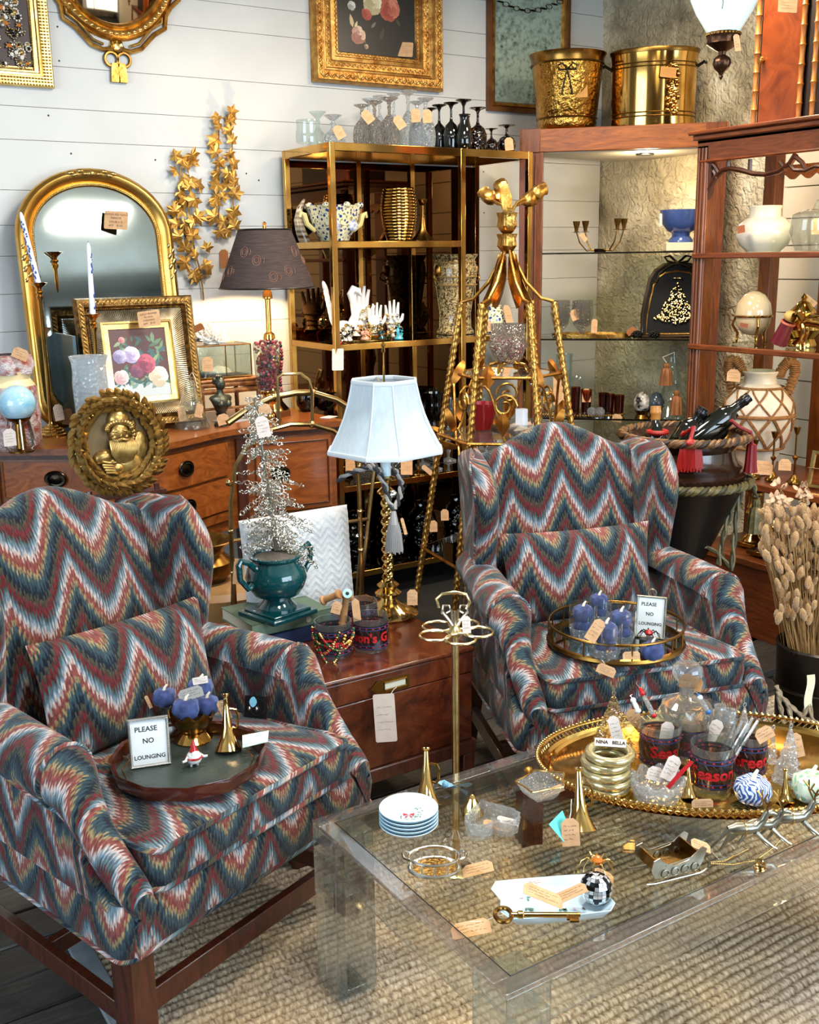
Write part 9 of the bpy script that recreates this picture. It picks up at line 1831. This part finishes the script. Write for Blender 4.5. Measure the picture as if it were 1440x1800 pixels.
for px, py, dx, dy, ang, m, lab in ((1180, 1350, 0, 0, -25, PAPER, 'white'), (1215, 1280, 0, 0, 30, KRAFT, 'kraft'), (1172, 1290, 0, 0, -10, PAPER, 'w2'), (1118, 1265, 0, 0, 40, KRAFT, 'k2'), (1255, 1285, 0, 0, -30, PAPER, 'w3'), (1400, 1310, 0, 0, 12, KRAFT, 'k3'), (1235, 1412, 0, 0, 2, KRAFT, 'k4')): price_tag(bpy.data.objects['large_gallery_tray'], px, py, dep(tr(px, min(1410, py+40)))-.04, .03 if py < 1400 else .045, .055 if py < 1400 else .018, ang, m=m, seed=px)
# ornaments standing in the middle tumbler
q_ = tr(1176, 1352); dq = dep(q_)
for k, (x0, y0, x1, y1, m, lab) in enumerate(((1150, 1258, 1126, 1212, RED, 'slim glass soldier ornament with red ends in the middle printed tumbler'), (1122, 1250, 1112, 1228, WG, 'white snowman ornament with a black hat left of the red soldier ornament'), (1246, 1252, 1228, 1222, mat('blue_cap', (40, 100, 160), .3), 'blue capped glass ornament in front of the decanter'))):
    a_, b_ = at(x0, y0, d=dq-.02), at(x1, y1, d=dq); d_ = b_-a_; L_ = d_.length; t = thing('hanging_ornament', lab, 'ornament', a_); t.rotation_euler = d_.to_track_quat('Z', 'Y').to_euler(); part(t, 'body', MB().lathe([(0, 0), (.005, .003), (.006, L_*.4), (.0045, L_*.75), (0, L_*.8)], 14), CRYS if k != 1 else WG); part(t, 'head', MB().ball((0, 0, L_*.86), .0068, 10, 8), WG if k else m); part(t, 'foot', MB().ball((0, 0, 0), .0072, 10, 8, sc=(1, 1, .7)), m); part(t, 'hat', MB().lathe([(.006, L_*.92), (.003, L_*1.06), (0, L_*1.1)], 12), m if k != 1 else BLACK); part(t, 'hook', MB().tube([(0, 0, L_*1.05), (.003, 0, L_*1.25), (-.004, 0, L_*1.3)], .0008, 5), SILV)
# crystal bowl, small bugles, pumpkins
q_ = tr(1155, 1402); r_ = wpx(48, q_); t = thing('crystal_bowl', 'chunky scalloped crystal bowl with a red ribbon at the front of the large tray', 'bowl', q_); rows = []
for s, z in ((.02, .004), (.6, .003), (.74, 0), (.84, .008), (.95, .03), (1.0, .046), (.9, .048), (.74, .02), (.02, .014)): rows.append([(r_*s*(1+.05*cos(9*a))*cos(a), r_*s*(1+.05*cos(9*a))*sin(a), z+(.006*cos(9*a) if z > .04 else 0)) for a in (TAU*i/72 for i in range(72))])
part(t, 'bowl', MB().grid(rows, cu=True), CRYS); part(t, 'ribbon', MB().grid([[at(x-4, y, d=dep(q_)-.03)-q_, at(x+4, y+3, d=dep(q_)-.03)-q_] for x, y in ((1172, 1386), (1184, 1372), (1198, 1356), (1212, 1342), (1216, 1336))]), RED); price_tag(t, 1152, 1360, dep(q_)-.0, .035, .03, -15, m=PAPER, seed=5)
q_ = tr(1212, 1404); t = bugle('brass toy bugle with a red ribbon beside the crystal bowl', q_, at(1210, 1335, d=dep(q_)+.02), .018); q_ = tr(1382, 1412); t = bugle('brass toy bugle with a dark ribbon between the two patterned pumpkins', q_, at(1381, 1352, d=dep(q_)+.02), .02); part(t, 'dark_ribbon', MB().tube([(-.012, 0, .05), (-.02, -.004, .03), (-.03, -.01, .024)], .004, 6, sy=.3), mat('navy_ribbon', (24, 40, 56), .5))
def lattice(name, c1, c2, sc_):
    m, tt, N, L, o = nt(name); b = N('BsdfPrincipled'); L(b.outputs[0], o.inputs[0]); tc = N('TexCoord'); v = N('TexVoronoi'); v.feature = 'DISTANCE_TO_EDGE'; v.inputs['Scale'].default_value = sc_; L(tc.outputs['Object'], v.inputs[0]); w_ = N('TexWave'); w_.inputs['Scale'].default_value = sc_*1.6; w_.inputs['Distortion'].default_value = 9; w_.inputs['Detail'].default_value = 1; L(tc.outputs['Object'], w_.inputs[0]); f = math_n(N, L, 'MULTIPLY', v.outputs[0], 2.2) if c2[1] > c2[2] else w_.outputs[1]
    L(ramp(N, L, f, ((.42, lin(c1)), (.5, lin(c2)))), b.inputs['Base Color']); b.inputs['Roughness'].default_value = .2; b.inputs['Coat Weight'].default_value = .5; return m
q_ = tr(1322, 1412); velvet_pumpkin('blue and white maze patterned pumpkin at the front of the large tray', q_, wpx(34, q_), 'patterned pumpkins', m=lattice('blue_maze_glaze', (222, 228, 234), (44, 84, 150), 34)); q_ = tr(1424, 1408); velvet_pumpkin('pale green lattice pumpkin at the right end of the large tray', q_, wpx(36, q_), 'patterned pumpkins', m=lattice('sage_lattice', (206, 216, 190), (140, 186, 150), 62))
